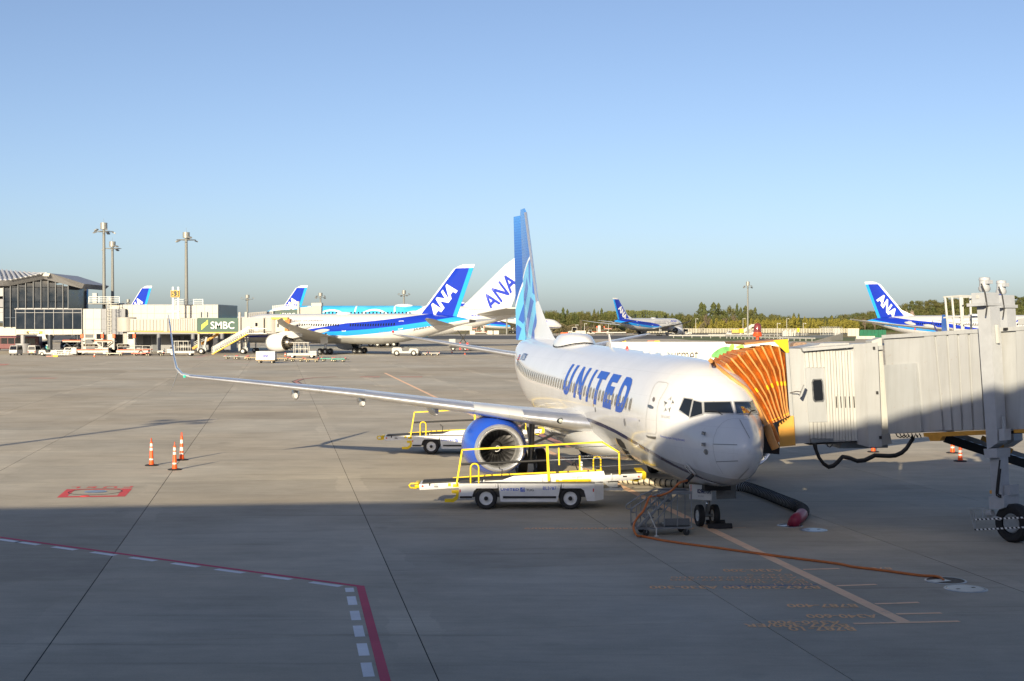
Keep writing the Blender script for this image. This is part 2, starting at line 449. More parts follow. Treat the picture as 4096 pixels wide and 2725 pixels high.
# red and white service-road edge
a, b, c = G(-260, 2114.5), G(1440, 2346), G(1545, 2740)
m = MB(); stripe(m, a, b, 0.17)
obj('red_edge_line', m, P_RED, kind='structure')
m = MB(); d2 = (c - b).normalized(); stripe(m, b + Vector((0.0, 0.07, 0)), c + d2 * 10, 0.19, 0.0045); obj('red_side_line', m, P_RED, kind='structure')
m = MB(); d1 = (b - a).normalized(); n1 = Vector((d1.y, -d1.x, 0)); L = (b - a).length
starts = [G(0, 2157), G(79, 2166.5), G(224, 2186), G(375, 2208), G(532, 2229), G(700, 2252), G(868, 2277), G(1055, 2302), G(1245, 2329)]
for q in starts:
    t = (q - a).dot(d1); p = a + d1 * t + n1 * 0.265
    stripe(m, p, p + d1 * 0.98, 0.22)
for i in range(1, 5):
    p = a + d1 * ((starts[0] - a).dot(d1) - 0.55 - i * 1.5) + n1 * 0.265; stripe(m, p, p + d1 * 0.98, 0.22)
n2 = Vector((-d2.y, d2.x, 0))
if n2.x > 0: n2 = -n2
for (px, py0, py1) in ((1398, 2352, 2369), (1408, 2386, 2421), (1420, 2444, 2482), (1436, 2503, 2548), (1456, 2574, 2624), (1472, 2651, 2708)):
    u, w_ = G(px, py0), G(px, py1); t0 = (u - b).dot(d2); t1 = (w_ - b).dot(d2)
    stripe(m, b + d2 * t0 + n2 * 0.27, b + d2 * t1 + n2 * 0.27, 0.21)
for i in range(6):
    t0 = (G(1472, 2708) - b).dot(d2) + 0.9 + i * 1.65; stripe(m, b + d2 * t0 + n2 * 0.27, b + d2 * (t0 + 0.95) + n2 * 0.27, 0.21)
obj('white_dashes', m, P_WHITE, kind='structure')
# lead-in line with stop bars
E0 = G(3615, 2488); m = MB(); far = E0 + AX * 150
stripe(m, E0, far, 0.31)
for (u0, v0, u1, v1) in ((1115, 133, 1360, 127), (1340, 243, 1610, 234), (1600, 365, 1895, 355), (1745, 433, 2047, 426), (1455, 498, 2168, 482)):
    A = G(2550 + u0 / 1.6836, 2200 + v0 / 1.6836); B = G(2550 + u1 / 1.6836, 2200 + v1 / 1.6836)
    stripe(m, A, B, 0.15, 0.006)
stripe(m, G(2905, 2112), G(2984, 2110), 0.05, 0.006)
obj('lead_in_line', m, P_ORANGE, kind='structure')
def ground_text(t, px_r, py_top, px_l, hgt, m=P_ORANGE2, z=0.0055, **k):
    """text that reads from the far side (upside-down from the camera), right end pixel = first letter"""
    A = G(px_r, py_top); B = G(px_l, py_top); U = (B - A); wd = U.length; U.normalize()
    Vv = Vector((U.y, -U.x, 0))
    if Vv.y > 0: Vv = -Vv
    vs, fs, w = text2d(t, **k)
    o = Vector((A.x, A.y, z))
    return obj('stop_lettering', MB().add([o + U * (u * wd / w) + Vv * (v * hgt) for u, v in vs], fs), m, kind='structure')
def zt(x, y): return 2550 + x / 1.6836, 2200 + y / 1.6836
for t, xr, yt, xl, hh in (('A330-200', 975, 130, 568, .36), ('B787-9', 1035, 163, 730, .22), ('A340-200/300/500', 1072, 181, 220, .22), ('B747-400 B777-200', 1115, 197, 215, .22),
                          ('B767-300', 1140, 212, 715, .22), ('MD-11', 1170, 227, 915, .2), ('B767-200/300 A330-300', 1215, 243, 75, .36),
                          ('B787-400', 1465, 365, 995, .36), ('A340-600', 1602, 435, 1125, .36), ('A350-900', 1360, 478, 870, .30), ('B777-300/ER', 1410, 499, 708, .30), ('B787-10', 1450, 520, 1005, .34)):
    (a_, b_), (c_, d_) = zt(xr, yt), zt(xl, yt)
    ground_text(t, a_, b_ , c_, hh * 1.1, bold=0.02 if hh > .25 else -.005)
ground_text('B787', 3560, 2271, 3448, .3, bold=0.018)
ground_text('A320 B737-500/600/700/800/9', 2780, 2112, 2096, .3, bold=0.018)
m = MB(); stripe(m, G(2890, 2346), G(3270, 2340), 0.17, 0.0048); obj('blue_patch', m, P_BLUEE, kind='structure')
# fuel hydrant box
fz = lambda x, y: G(x / 2.357, 1600 + y / 2.357)
m = MB(); q = [fz(630, 843), fz(1248, 836), fz(1178, 912), fz(535, 922)]; qi = [fz(708, 849), fz(1150, 845), fz(1106, 902), fz(632, 909)]
vs = [(p.x, p.y, 0.005) for p in q + qi]
m.add(vs, [(0, 1, 5, 4), (1, 2, 6, 5), (2, 3, 7, 6), (3, 0, 4, 7)]); obj('hydrant_frame_marking', m, P_FUEL, kind='structure')
A, B = fz(1262, 814), fz(675, 820)
U = (B - A).normalized(); wd = (B - A).length
vs, fs, w = text2d('FUEL', bold=0.02, spacing=1.5); Vv = Vector((U.y, -U.x, 0)); Vv = -Vv if Vv.y > 0 else Vv
obj('hydrant_lettering', MB().add([Vector((A.x, A.y, 0.005)) + U * (u * wd / w) + Vv * (v * 0.5) for u, v in vs], fs), P_FUEL, kind='structure')
# thin white service-road lines, faded lead-in arcs
m = MB()
for (p, q, w_) in ((G(-100, 1615), G(2140, 1571.5), .16), (G(-100, 1637), G(2200, 1590), .16), (G(386, 1616), G(712, 1606), .14), (G(-20, 1622), G(48, 1621), .14), (G(1060, 1604), G(1350, 1597), .14), (G(1700, 1590), G(1850, 1588), .14)):
    stripe(m, p, q, w_)
stripe(m, G(-100, 1476), G(1000, 1461), .2)
obj('service_road_lines', m, P_THINW, kind='structure')
m = MB()
arc = [G(x, y) for x, y in ((1345, 1507), (1262, 1511), (1205, 1517), (1180, 1526), (1195, 1535), (1240, 1541), (1350, 1553), (1500, 1572), (1700, 1602), (1900, 1650), (2080, 1705), (2280, 1790))]
for p, q in zip(arc, arc[1:]): stripe(m, p, q, 0.75, 0.004, 0.1)
obj('taxi_line_edging', m, P_DARKE, kind='structure')
m = MB()
for p, q in zip(arc, arc[1:]): stripe(m, p, q, 0.42, 0.008, 0.06)
obj('taxi_lead_line', m, P_PINK, kind='structure')
m = MB()
for x0, y0, x1, y1, w_ in ((1440, 1508, 1520, 1508, 2.2), (1600, 1508, 1690, 1508, 2.2), (120, 1513, 225, 1513, 1.8), (0, 1462, 22, 1456, 1.5)):
    stripe(m, G(x0, y0), G(x1, y1), w_, 0.0042)
obj('faded_stand_numbers', m, P_PINK, kind='structure')
m = MB(); stripe(m, G(782, 1432), G(836, 1419), 0.9); stripe(m, G(860, 1438), G(1000, 1457), .3)
obj('bay_edge_line', m, P_PALEP, kind='structure')

# shallow service pit lids in the pavement
M_LID = mat('pit lid steel', (0.42, 0.46, 0.50), 0.35, 0.7, var=0.2, scale=5)
for (px, py, r, lab, opened) in ((3782, 2323, .46, 'round steel power pit lid with the orange cable plugged in', True), (3863, 2356, .46, 'round steel pit lid beside the orange cable pit', False),
                                 (3159, 2103, .36, 'open steel pit ring under the red hose end', True), (3254, 2121, .38, 'blue steel pit lid right of the red hose end', False)):
    p = G(px, py)
    t = thing('pit_lid', lab, 'pit lid', (p.x, p.y, 0), 0.4, 'service pit lids')
    obj('rim', MB().lathe([(0.001, r * 1.12), (0.012, r * 1.1), (0.014, r), (0.006, r)], axis='z', n=36), M_LID, t, 40)
    if opened:
        obj('opening', MB().lathe([(0.004, r * .999), (0.0045, r * .5), (0.0045, 0.001)], axis='z', n=30), DARK(), t)
        obj('cover', MB().px([(-r * .95, 0.006), (r * .1, 0.006), (r * .1, 0.02), (-r * .95, 0.02)], -r * .35, r * .35), M_LID, t)
    else:
        obj('cover', MB().lathe([(0.006, r * .97), (0.016, r * .95), (0.018, r * .5), (0.018, 0.001)], axis='z', n=36), M_LID, t, 40)
        for s_ in (-1, 1): obj('handle_slot', MB().box((s_ * r * .5 - .05, -.03, .018), (s_ * r * .5 + .05, .03, .021)), DARK(), t)
p = fz(900, 867); t = thing('hydrant_lid', 'oval steel fuel hydrant lid inside the red square marking', 'hydrant lid', (p.x, p.y, 0))
obj('cover', MB().lathe([(0.005, .42), (0.02, .40), (0.022, .2), (0.022, .001)], axis='z', n=32), M_LID, t, 40)
obj('ring', MB().lathe([(0.0052, 1.0), (0.011, .98), (0.011, .96), (0.0052, .95)], axis='z', n=48), DARK(), t)
obj('red_cap', MB().lathe([(0.006, .17), (0.02, .16), (0.02, .001)], (0.0, -1.35, 0), axis='z', n=20), P_FUEL, t)
# ============================================================ AIRLINER KIT
def pchip(xs, ys):
    xs = np.array(xs, float); ys = np.array(ys, float); h_ = np.diff(xs); d = np.diff(ys) / h_
    m = np.zeros(len(xs)); m[0] = d[0]; m[-1] = d[-1]
    for i in range(1, len(xs) - 1):
        if d[i - 1] * d[i] > 0:
            w1 = 2 * h_[i] + h_[i - 1]; w2 = h_[i] + 2 * h_[i - 1]; m[i] = (w1 + w2) / (w1 / d[i - 1] + w2 / d[i])
    def f(x):
        i = int(np.clip(np.searchsorted(xs, x) - 1, 0, len(xs) - 2)); t = (x - xs[i]) / h_[i]
        return float((2 * t**3 - 3 * t**2 + 1) * ys[i] + (t**3 - 2 * t**2 + t) * h_[i] * m[i] + (-2 * t**3 + 3 * t**2) * ys[i + 1] + (t**3 - t**2) * h_[i] * m[i + 1])
    return f
class Fuse:
    """fuselage from stations (x, z bottom, z top, half width)"""
    def __init__(s, st, tilt=0.0, x0=0.0):
        X = [q[0] for q in st]; s.x0, s.x1 = X[0], X[-1]
        fb, ft, fw = pchip(X, [q[1] for q in st]), pchip(X, [q[2] for q in st]), pchip(X, [q[3] for q in st])
        s.bot = lambda x: fb(x) + tilt * (x - x0); s.top = lambda x: ft(x) + tilt * (x - x0); s.hw = fw
    def surf(s, x, th, off=0.0):
        """th in degrees above the horizontal, starboard = +y; th > 90 is port"""
        zc = (s.bot(x) + s.top(x)) / 2; hh = (s.top(x) - s.bot(x)) / 2 + off; hw = s.hw(x) + off; a = radians(th)
        return Vector((x, hw * cos(a), zc + hh * sin(a)))
    def builder(s, xs, n=48):
        m = MB(); m.loft([[s.surf(x, 360 * k / n) for k in range(n)] for x in xs], caps=True); return m
def airfoil(n=9, t=0.12):
    up = []
    for i in range(n):
        x = (1 - cos(pi * i / (n - 1))) / 2
        y = 5 * t * (0.2969 * sqrt(x) - 0.126 * x - 0.3516 * x**2 + 0.2843 * x**3 - 0.1036 * x**4); up.append((x, y))
    return [(x, y) for x, y in reversed(up)] + [(x, -0.75 * y) for x, y in up[1:-1]]
def wing_rings(secs, n=9):
    """secs: (LE point, chord, t/c, twist deg, normal) ; chord runs along +x ; normal = thickness direction"""
    R = []
    for le, ch, t, tw, nm in secs:
        le = Vector(le); nm = Vector(nm).normalized(); a = radians(tw); ring = []
        for x, y in airfoil(n, t):
            dx, dn = x * ch, y * ch
            ring.append(le + Vector((dx * cos(a), 0, 0)) + nm * (dn - dx * sin(a)))
        R.append(ring)
    return R
def lead_edge(secs, frac=0.1, grow=0.012, n=17):
    """thin skin over the front of the wing"""
    af = [p for p in airfoil(n, 1.0)]; idx = [i for i, p in enumerate(af) if p[0] <= frac]
    R = []
    for le, ch, t, tw, nm in secs:
        le = Vector(le); nm = Vector(nm).normalized(); a = radians(tw); ring = []
        for i in idx:
            x, y = af[i]; dx = x * ch - grow * (1 - x / frac); dn = y * t * ch + (grow if y > 0 else -grow if y < 0 else 0) * .6
            ring.append(le + Vector((dx * cos(a), 0, 0)) + nm * (dn - dx * sin(a)))
        R.append(ring)
    return MB().loft(R, caps=False, closed=False)
def wheel_parts(parent, c, r, w, rim_mat, n=28, hubr=0.5, axis='y', side=1, name='wheel'):
    """tyre with rim as sub-parts of one wheel"""
    c = Vector(c)
    ty = obj(name, MB().lathe([(-w/2 * .7, r * hubr), (-w/2 * .96, r * .72), (-w/2, r * .86), (-w/2 * .82, r * .97), (-w/2 * .4, r), (w/2 * .4, r), (w/2 * .82, r * .97), (w/2, r * .86), (w/2 * .96, r * .72), (w/2 * .7, r * hubr)], c, axis, n), TYRE(), parent, 50)
    obj('rim', MB().lathe([(-w/2 * .62, 0.001), (-w/2 * .62, r * hubr * .35), (-w/2 * .45, r * hubr * .45), (-w/2 * .45, r * hubr * .85), (-w/2 * .75, r * hubr), (w/2 * .75, r * hubr), (w/2 * .45, r * hubr * .85), (w/2 * .45, r * hubr * .45), (w/2 * .62, r * hubr * .35), (w/2 * .62, 0.001)], c, axis, n), rim_mat, ty, 35)
    return ty

# ============================================================ THE TWIN-JET AT THE STAND
NOSE = Vector((6.806, 40.84, 0)); YAW = -0.164
jet = thing('jet_airliner', 'white twin-engine airliner with large blue lettering and blue tail parked at the near jet bridge', 'airliner', NOSE, pi / 2 - YAW)
JM = Matrix.Translation(NOSE) @ Matrix.Rotation(pi / 2 - YAW, 4, 'Z'); JI = JM.inverted()
def jray(px, py):
    o = JI @ Vector((0, 0, CAMH)); d = (JI.to_3x3() @ ray(px, py)).normalized(); return o, d
TILT = 0.0122
ST = [(0.0, 2.86, 2.88, .012), (.03, 2.70, 3.05, .12), (.12, 2.53, 3.21, .24), (.3, 2.32, 3.40, .39), (.6, 2.09, 3.60, .57), (1.0, 1.88, 3.81, .76), (1.4, 1.74, 3.98, .93), (1.75, 1.66, 4.13, 1.07), (2.1, 1.60, 4.40, 1.19),
      (2.5, 1.54, 4.69, 1.33), (3.0, 1.48, 4.95, 1.49), (3.6, 1.43, 5.14, 1.65), (4.5, 1.38, 5.28, 1.80), (5.5, 1.36, 5.34, 1.86), (7, 1.35, 5.36, 1.88), (24, 1.35, 5.36, 1.88), (26.5, 1.48, 5.36, 1.86),
      (29, 1.95, 5.36, 1.76), (31, 2.5, 5.36, 1.58), (33, 3.1, 5.34, 1.30), (35, 3.7, 5.27, .95), (36.6, 4.15, 5.18, .60), (37.7, 4.5, 5.08, .3), (38.0, 4.62, 5.0, .18)]
FU = Fuse(ST, TILT, 12.0)
xs = [0, .01, .03, .06, .1, .16, .22, .3, .4, .5, .6, .7, .8, .9] + [1.0 + .1 * i for i in range(26)] + [3.7, 3.9, 4.2, 4.5, 5, 5.5, 6, 7, 8, 10, 12, 14, 16, 18, 20, 22, 24] + [24.5 + .5 * i for i in range(27)] + [37.8, 38.0]
def united_mat():
    h = newmat('airliner white and grey', 0.2, coat=0.35)
    x, y, z = h.xyz()
    zs = h.add(h.poly(h.op('MINIMUM', x, 13.0), [1.72, 0.142, -0.0049]), h.mul(x, 0.0))
    zs = h.sub(zs, 0.0)
    f = h.lt(z, zs)
    d = h.noise(0.7, 5)
    wh = h.mix(h.rng(d, .3, .7, 0, 1), (0.68, 0.69, 0.71, 1), (0.74, 0.75, 0.77, 1))
    gr = h.mix(h.rng(d, .3, .7, 0, 1), (0.44, 0.45, 0.47, 1), (0.50, 0.51, 0.52, 1))
    c = h.mix(f, wh, gr)
    # thin dark skin joints round the barrel
    m = h.op('MODULO', x, 2.54); ln = h.mul(h.lt(m, 0.012), 0.12)
    c = h.mix(ln, c, (0.3, 0.3, 0.32, 1))
    lap = h.mul(h.lt(h.op('MODULO', h.add(z, .25), .72), .010), .16); c = h.mix(lap, c, (0.3, 0.3, 0.32, 1))
    tc = h.n('ShaderNodeTexCoord'); mp = h.n('ShaderNodeMapping'); mp.inputs['Scale'].default_value = (2.2, 2.2, .25); h.nt.links.new(tc.outputs['Object'], mp.inputs['Vector'])
    dirt = h.mul(h.rng(h.noise(1.5, 5, mp.outputs[0], .7), .52, .75, 0, .16), h.rng(z, 2.0, 4.2, 1.0, .35)); c = h.mix(dirt, c, (.36, .33, .28, 1))
    h.nt.links.new(c, h.b.inputs['Base Color'])
    return h.m
MU = united_mat()
fb = FU.builder(xs, 64)
fus = obj('fuselage', fb, MU, jet, 60)
BV = BVHTree.FromPolygons([Vector(v) for v in fb.v], fb.f)
def hit(px, py, off=0.0):
    o, d = jray(px, py); p, n, i, t = BV.ray_cast(o, d)
    if p is None:
        p, n, i, t = BV.find_nearest(o + d * (44.0 if px > 2700 else 52.0))
    zc = (FU.bot(min(max(p.x, .01), 37.9)) + FU.top(min(max(p.x, .01), 37.9))) / 2
    if n.dot(Vector((0, p.y, p.z - zc))) < 0: n = -n
    return p + n * off, n
def decal(name, poly, m, parent=fus, off=0.012, cell=10, label=None):
    """polygon given in photograph pixels, laid on the fuselage skin"""
    bm = bmesh.new(); bm.faces.new([bm.verts.new((x, y, 0)) for x, y in poly])
    X = [p[0] for p in poly]; Y = [p[1] for p in poly]
    k = min(X) + cell
    while k < max(X): bmesh.ops.bisect_plane(bm, geom=bm.verts[:] + bm.edges[:] + bm.faces[:], plane_co=(k, 0, 0), plane_no=(1, 0, 0)); k += cell
    k = min(Y) + cell
    while k < max(Y): bmesh.ops.bisect_plane(bm, geom=bm.verts[:] + bm.edges[:] + bm.faces[:], plane_co=(0, k, 0), plane_no=(0, 1, 0)); k += cell
    bm.verts.index_update()
    mb = MB().add([hit(v.co.x, v.co.y, off)[0] for v in bm.verts], [[v.index for v in f.verts] for f in bm.faces]); bm.free()
    return obj(name, mb, m, parent, label=label)
def dense(pts, step=6.0, closed=False):
    r = []; P = pts + ([pts[0]] if closed else [])
    for (a, b), (c, d) in zip(P, P[1:]):
        k = max(1, int(hypot(c - a, d - b) / step)); r += [(a + (c - a) * i / k, b + (d - b) * i / k) for i in range(k)]
    return r if closed else r + [P[-1]]
def ribbon(name, pts, w, m, parent=fus, off=0.012, closed=False, wf=None, step=6.0):
    P = [hit(x, y, off) for x, y in dense(pts, step, closed)]
    n = len(P); mb = MB(); vs = []
    for i, (p, nm) in enumerate(P):
        a = P[(i - 1) % n][0] if closed or i > 0 else p; b = P[(i + 1) % n][0] if closed or i < n - 1 else p
        t = (b - a).normalized(); s_ = nm.cross(t).normalized() * (wf(i / (n - 1)) if wf else w) / 2
        vs += [p - s_, p + s_]
    fs = [(2 * i, 2 * i + 1, 2 * ((i + 1) % n) + 1, 2 * ((i + 1) % n)) for i in range(n if closed else n - 1)]
    return obj(name, mb.add(vs, fs), m, parent)
def zz(x0, y0, sc): return lambda L: [(x0 + a / sc, y0 + b / sc) for a, b in L]
Z1 = zz(2000, 1300, 3.136); Z2 = zz(1950, 1600, 3.136); Z3 = zz(2450, 1750, 3.136); Z4 = zz(2700, 1300, 1.742); Z6 = zz(2600, 1700, 3.135)
# lettering along the flank
M_UL = mat('united title blue', (0.012, 0.085, 0.50), 0.35, var=0.05)
for ch, xa, xb in (('U', 17.75, 16.35), ('N', 15.55, 14.08), ('I', 13.30, 12.95), ('T', 12.45, 11.02), ('E', 10.45, 9.2), ('D', 8.50, 7.15)):
    vs, fs, w = text2d(ch, bold=0.055, gx=4, gy=16)
    th0 = 1.5; th1 = 38.0
    mb = MB().add([FU.surf(xa + (xb - xa) * u / w, th0 + 0.10 * (xa - 8.5) + v * (th1 - th0 + 0.12 * (xa - 8.5)), 0.012) for u, v in vs], fs)
    obj('title_letter', mb, M_UL, fus)
# cabin windows
M_WIN = mat('cabin window', (0.16, 0.14, 0.12), 0.08, var=0.0); M_WFR = mat('window surround', (0.45, 0.45, 0.45), 0.3, 0.3, var=0.05)
def oval(fu, x, th, wx, dth, off, n=14, e=0.62):
    r = []
    for k in range(n):
        a = 2 * pi * k / n; c, s_ = cos(a), sin(a)
        r.append(fu.surf(x + wx * math.copysign(abs(c) ** e, c), th + dth * math.copysign(abs(s_) ** e, s_), off))
    return r
i = 0
x = 6.63
while x < 30.7:
    th = 12.2 + 0.05 * (x - 6.6)
    if x > 26: th += 0.0
    if not (16.35 < x < 16.6):
        fr = obj('cabin_window', MB().add(oval(FU, x, th, .15, 6.4, .008), [tuple(range(14))]), M_WFR, fus)
        obj('pane', MB().add(oval(FU, x, th, .115, 5.2, .014), [tuple(range(14))]), M_WIN, fr)
    x += 0.508
# cockpit glazing
M_CK = mat('cockpit glass', (0.012, 0.016, 0.022), 0.05, var=0.0, coat=0.5)
M_CFR = mat('windscreen frame', (0.50, 0.51, 0.52), 0.3, 0.4, var=0.1)
def grow(poly, d):
    cx = sum(p[0] for p in poly) / len(poly); cy = sum(p[1] for p in poly) / len(poly)
    return [(x + d * (1 if x > cx else -1), y + d * (1 if y > cy else -1)) for x, y in poly]
for poly in ([(67, 513), (122, 522), (98, 640), (32, 592)], [(132, 530), (187, 543), (192, 620), (108, 645)], [(204, 541), (385, 540), (407, 617), (207, 612)], [(412, 540), (540, 538), (572, 615), (430, 618)]):
    q = Z4(poly)
    fr = decal('windscreen', grow(q, 4.5), M_CFR, fus, .010, 5); decal('pane', q, M_CK, fr, .018, 5)
for L in ([(215, 604), (290, 606), (333, 632)], [(556, 598), (528, 602), (512, 632)]):
    ribbon('wiper', Z4(L), .028, DARK(), fus, .035)
# port side panes of the flight deck, mirrored from the starboard ones
for poly in ([(67, 513), (122, 522), (98, 640), (32, 592)], [(132, 530), (187, 543), (192, 620), (108, 645)]):
    pts = [hit(x_, y_, .018)[0] for x_, y_ in Z4(poly)]
    obj('windscreen', MB().add([(p.x, -p.y, p.z) for p in pts], [(0, 1, 2, 3)]), M_CK, fus)
# radome seam and lightning strips
M_SEAM = mat('panel seam grey', (0.22, 0.23, 0.25), 0.4, var=0.1)
ribbon('radome_seam', Z4([(520, 664), (450, 655), (400, 656), (365, 664), (330, 685), (295, 725), (274, 780), (266, 835), (274, 900), (290, 960), (335, 1035)]), .008, M_SEAM)
for L in ([(268, 831), (435, 836)], [(288, 953), (440, 947)], [(450, 662), (520, 792)], [(513, 998), (440, 1075)], [(603, 833), (619, 830)]):
    ribbon('lightning_strip', Z4(L), .022, M_SEAM)
# navy cheat line
sw = Z2([(1060, 195), (1200, 235), (1300, 260), (1450, 320), (1600, 390), (1750, 475), (1860, 540), (2000, 625), (2190, 735)]) + Z3([(700, 310), (800, 362), (900, 410), (1030, 470), (1150, 520), (1270, 560), (1400, 590), (1500, 596), (1570, 592)])
ribbon('cheat_line', sw, .12, NAVY(), wf=lambda t: .15 - .10 * max(0, (t - .55) / .45), off=.010)
# doors, cargo doors
M_DL = mat('door outline grey', (0.50, 0.51, 0.52), 0.35, var=0.1)
door = ribbon('service_door', Z1([(1950, 745), (1990, 712), (2090, 725), (2115, 745), (2070, 830), (2000, 950), (1975, 1050), (1965, 1200), (1965, 1340), (1950, 1372), (1850, 1355), (1834, 1335), (1832, 1190), (1850, 1050), (1880, 920), (1920, 800)]), .035, M_DL, closed=True)
decal('door_window', Z1([(1915, 930), (1930, 905), (1948, 915), (1945, 950), (1928, 968), (1916, 955)]), M_WIN, door, .014, 4)
decal('door_handle', Z1([(1855, 1000), (1895, 1005), (1930, 1028), (1925, 1055), (1880, 1048), (1856, 1030)]), STEEL(), door, .014, 4)
decal('sill_plate', Z1([(1838, 1378), (1870, 1395), (1962, 1400), (1960, 1425), (1945, 1435), (1860, 1415), (1842, 1400)]), STEEL(), door, .016, 5)
for L in ([(800, 603), (822, 605), (800, 660), (780, 760), (772, 860), (775, 918), (755, 920), (742, 890), (745, 800), (765, 700), (785, 630)], [(862, 615), (882, 620), (862, 690), (845, 800), (838, 880), (838, 940), (818, 945), (806, 915), (810, 820), (830, 710), (848, 640)]):
    ribbon('overwing_exit', Z1(L), .02, M_DL, closed=True)
cd = decal('cargo_opening', Z2([(1612, 476), (1668, 492), (1715, 545), (1745, 620), (1800, 700), (1890, 790), (1830, 760), (1750, 690), (1690, 615), (1640, 545)]), DARK(), fus, .010, 6)
ribbon('door_edge', Z2([(1612, 480), (1640, 545), (1690, 615), (1750, 690), (1830, 758), (1893, 795)]), .11, mat('primer yellow', (0.62, 0.42, 0.12), 0.5, var=0.3, scale=8), cd, .030)
ribbon('aft_cargo_edge', Z1([(278, 922), (310, 965), (340, 1005), (372, 1048)]), .10, MATS['primer yellow'])
for L in ([(1190, 1030), (1197, 1032), (1206, 1075), (1203, 1095), (1195, 1090), (1189, 1055)], [(1556, 1172), (1566, 1175), (1578, 1225), (1575, 1270), (1562, 1262), (1553, 1210)]):
    decal('outflow_port', Z1(L), M_SEAM, fus, .012, 4)
decal('static_port', Z1([(1746, 1187), (1755, 1190), (1755, 1212), (1747, 1210)]), M_SEAM, fus, .012, 4)
# star emblem: five grey darts
M_ST1 = mat('emblem dark grey', (0.12, 0.13, 0.14), 0.4, var=0.0); M_ST2 = mat('emblem light grey', (0.42, 0.43, 0.44), 0.4, var=0.0)
for A_, B_, C_, D_ in (((2155, 895), (2105, 945), (2140, 935), (2145, 960)), ((2060, 955), (2065, 1030), (2078, 1000), (2105, 978)), ((2170, 940), (2140, 1015), (2160, 985), (2188, 985)),
                       ((2080, 1035), (2055, 1090), (2078, 1075), (2095, 1080)), ((2148, 1030), (2100, 1055), (2122, 1062), (2125, 1105))):
    decal('star_emblem', Z1([A_, B_, C_]), M_ST2, fus, .012, 8); decal('star_emblem', Z1([A_, C_, D_]), M_ST1, fus, .0125, 8)
def line_text(t, p0, p1, hgt, m, **k):
    """lettering on the skin between two photograph pixels"""
    a, na = hit(*p0, .013); b, nb = hit(*p1, .013); vs, fs, w = text2d(t, **k)
    def fn(u, v):
        q = a.lerp(b, u / w); up = na.lerp(nb, u / w).cross((b - a)).normalized()
        if up.z < 0: up = -up
        q = q + up * (v * hgt); p, n, i, _ = BV.find_nearest(q)
        if n.y * p.y < 0: n = -n
        return p + n * .013
    return lettering(t, fn, m, fus, name='skin_lettering', **k)
line_text('STAR ALLIANCE', *Z1([(2020, 1163), (2135, 1178)]), .085, M_ST2)
line_text('Connecting people. Uniting the world.', *Z6([(135, 158), (440, 215)]), .085, UBLUE())
line_text('N77296', *Z1([(250, 440), (305, 455)]), .42, NAVY(), gx=8, gy=6, bold=.02)
line_text('737-800', *Z3([(1465, 535), (1640, 545)]), .11, M_SEAM, bold=.02)
for k_ in range(6): ribbon('flag_stripe', Z1([(218 + 5 * k_, 435 - 12 * k_), (240 + 4 * k_, 437 - 12 * k_)]), .05, RED() if k_ % 2 == 0 else NAVY(), off=.011)
# probes, ground power panel
for cx_, cy_ in ((690, 110), (690, 245)):
    p, n = hit(*Z6([(cx_, cy_)])[0]); q = obj('pitot_probe', MB().bar(p, p + n * .12, .05, .10).bar(p + n * .12, p + n * .12 + Vector((-.22, 0, -.02)), .028), STEEL(), fus)
p, n = hit(*Z6([(705, 338)])[0]); obj('angle_vane', MB().cyl(p, p + n * .02, .085, n=20).bar(p + n * .03, p + n * .05 + Vector((.25, 0, .0)), .02, .05), STEEL(), fus, 40)
p, n = hit(*Z3([(985, 400)])[0]); tu = Vector((0, 0, 1)) - n * n.z; tu.normalize(); ts = n.cross(tu)
def plate(mb, c, U, Vv, a_, b_, t_, nn):
    pts = []
    for sx_, sy_ in ((1, 1), (-1, 1), (-1, -1), (1, -1)):
        base = {(1, 1): 0, (-1, 1): 90, (-1, -1): 180, (1, -1): 270}[(sx_, sy_)]
        for k2 in range(4):
            w_ = radians(base + 30 * k2); rr = min(a_, b_) * .5
            pts.append(c + U * (sx_ * (a_ - rr) + rr * cos(w_)) + Vv * (sy_ * (b_ - rr) + rr * sin(w_)))
    k3 = len(pts)
    mb.add(pts + [q_ + nn * t_ for q_ in pts], [tuple(range(k3 - 1, -1, -1)), tuple(range(k3, 2 * k3))] + [(i_, (i_ + 1) % k3, k3 + (i_ + 1) % k3, k3 + i_) for i_ in range(k3)])
tilt_u = (tu * .93 + ts * .36).normalized(); tilt_s = n.cross(tilt_u)
mb = MB(); plate(mb, p + n * .03, tilt_s, tilt_u, .125, .215, .03, n); gp_panel = obj('power_receptacle', mb, WHITE(), fus)
mb = MB()
for k_ in (-.13, -.07, 0, .07, .13): mb.cyl(p + n * .06 + tilt_u * k_ + tilt_s * .01, p + n * .068 + tilt_u * k_ + tilt_s * .01, .022, n=10)
obj('pin', mb, DARK(), gp_panel)
GPU_P = p + n * .05 - tilt_u * .16 - tilt_s * .02; GPU_N = n.copy()
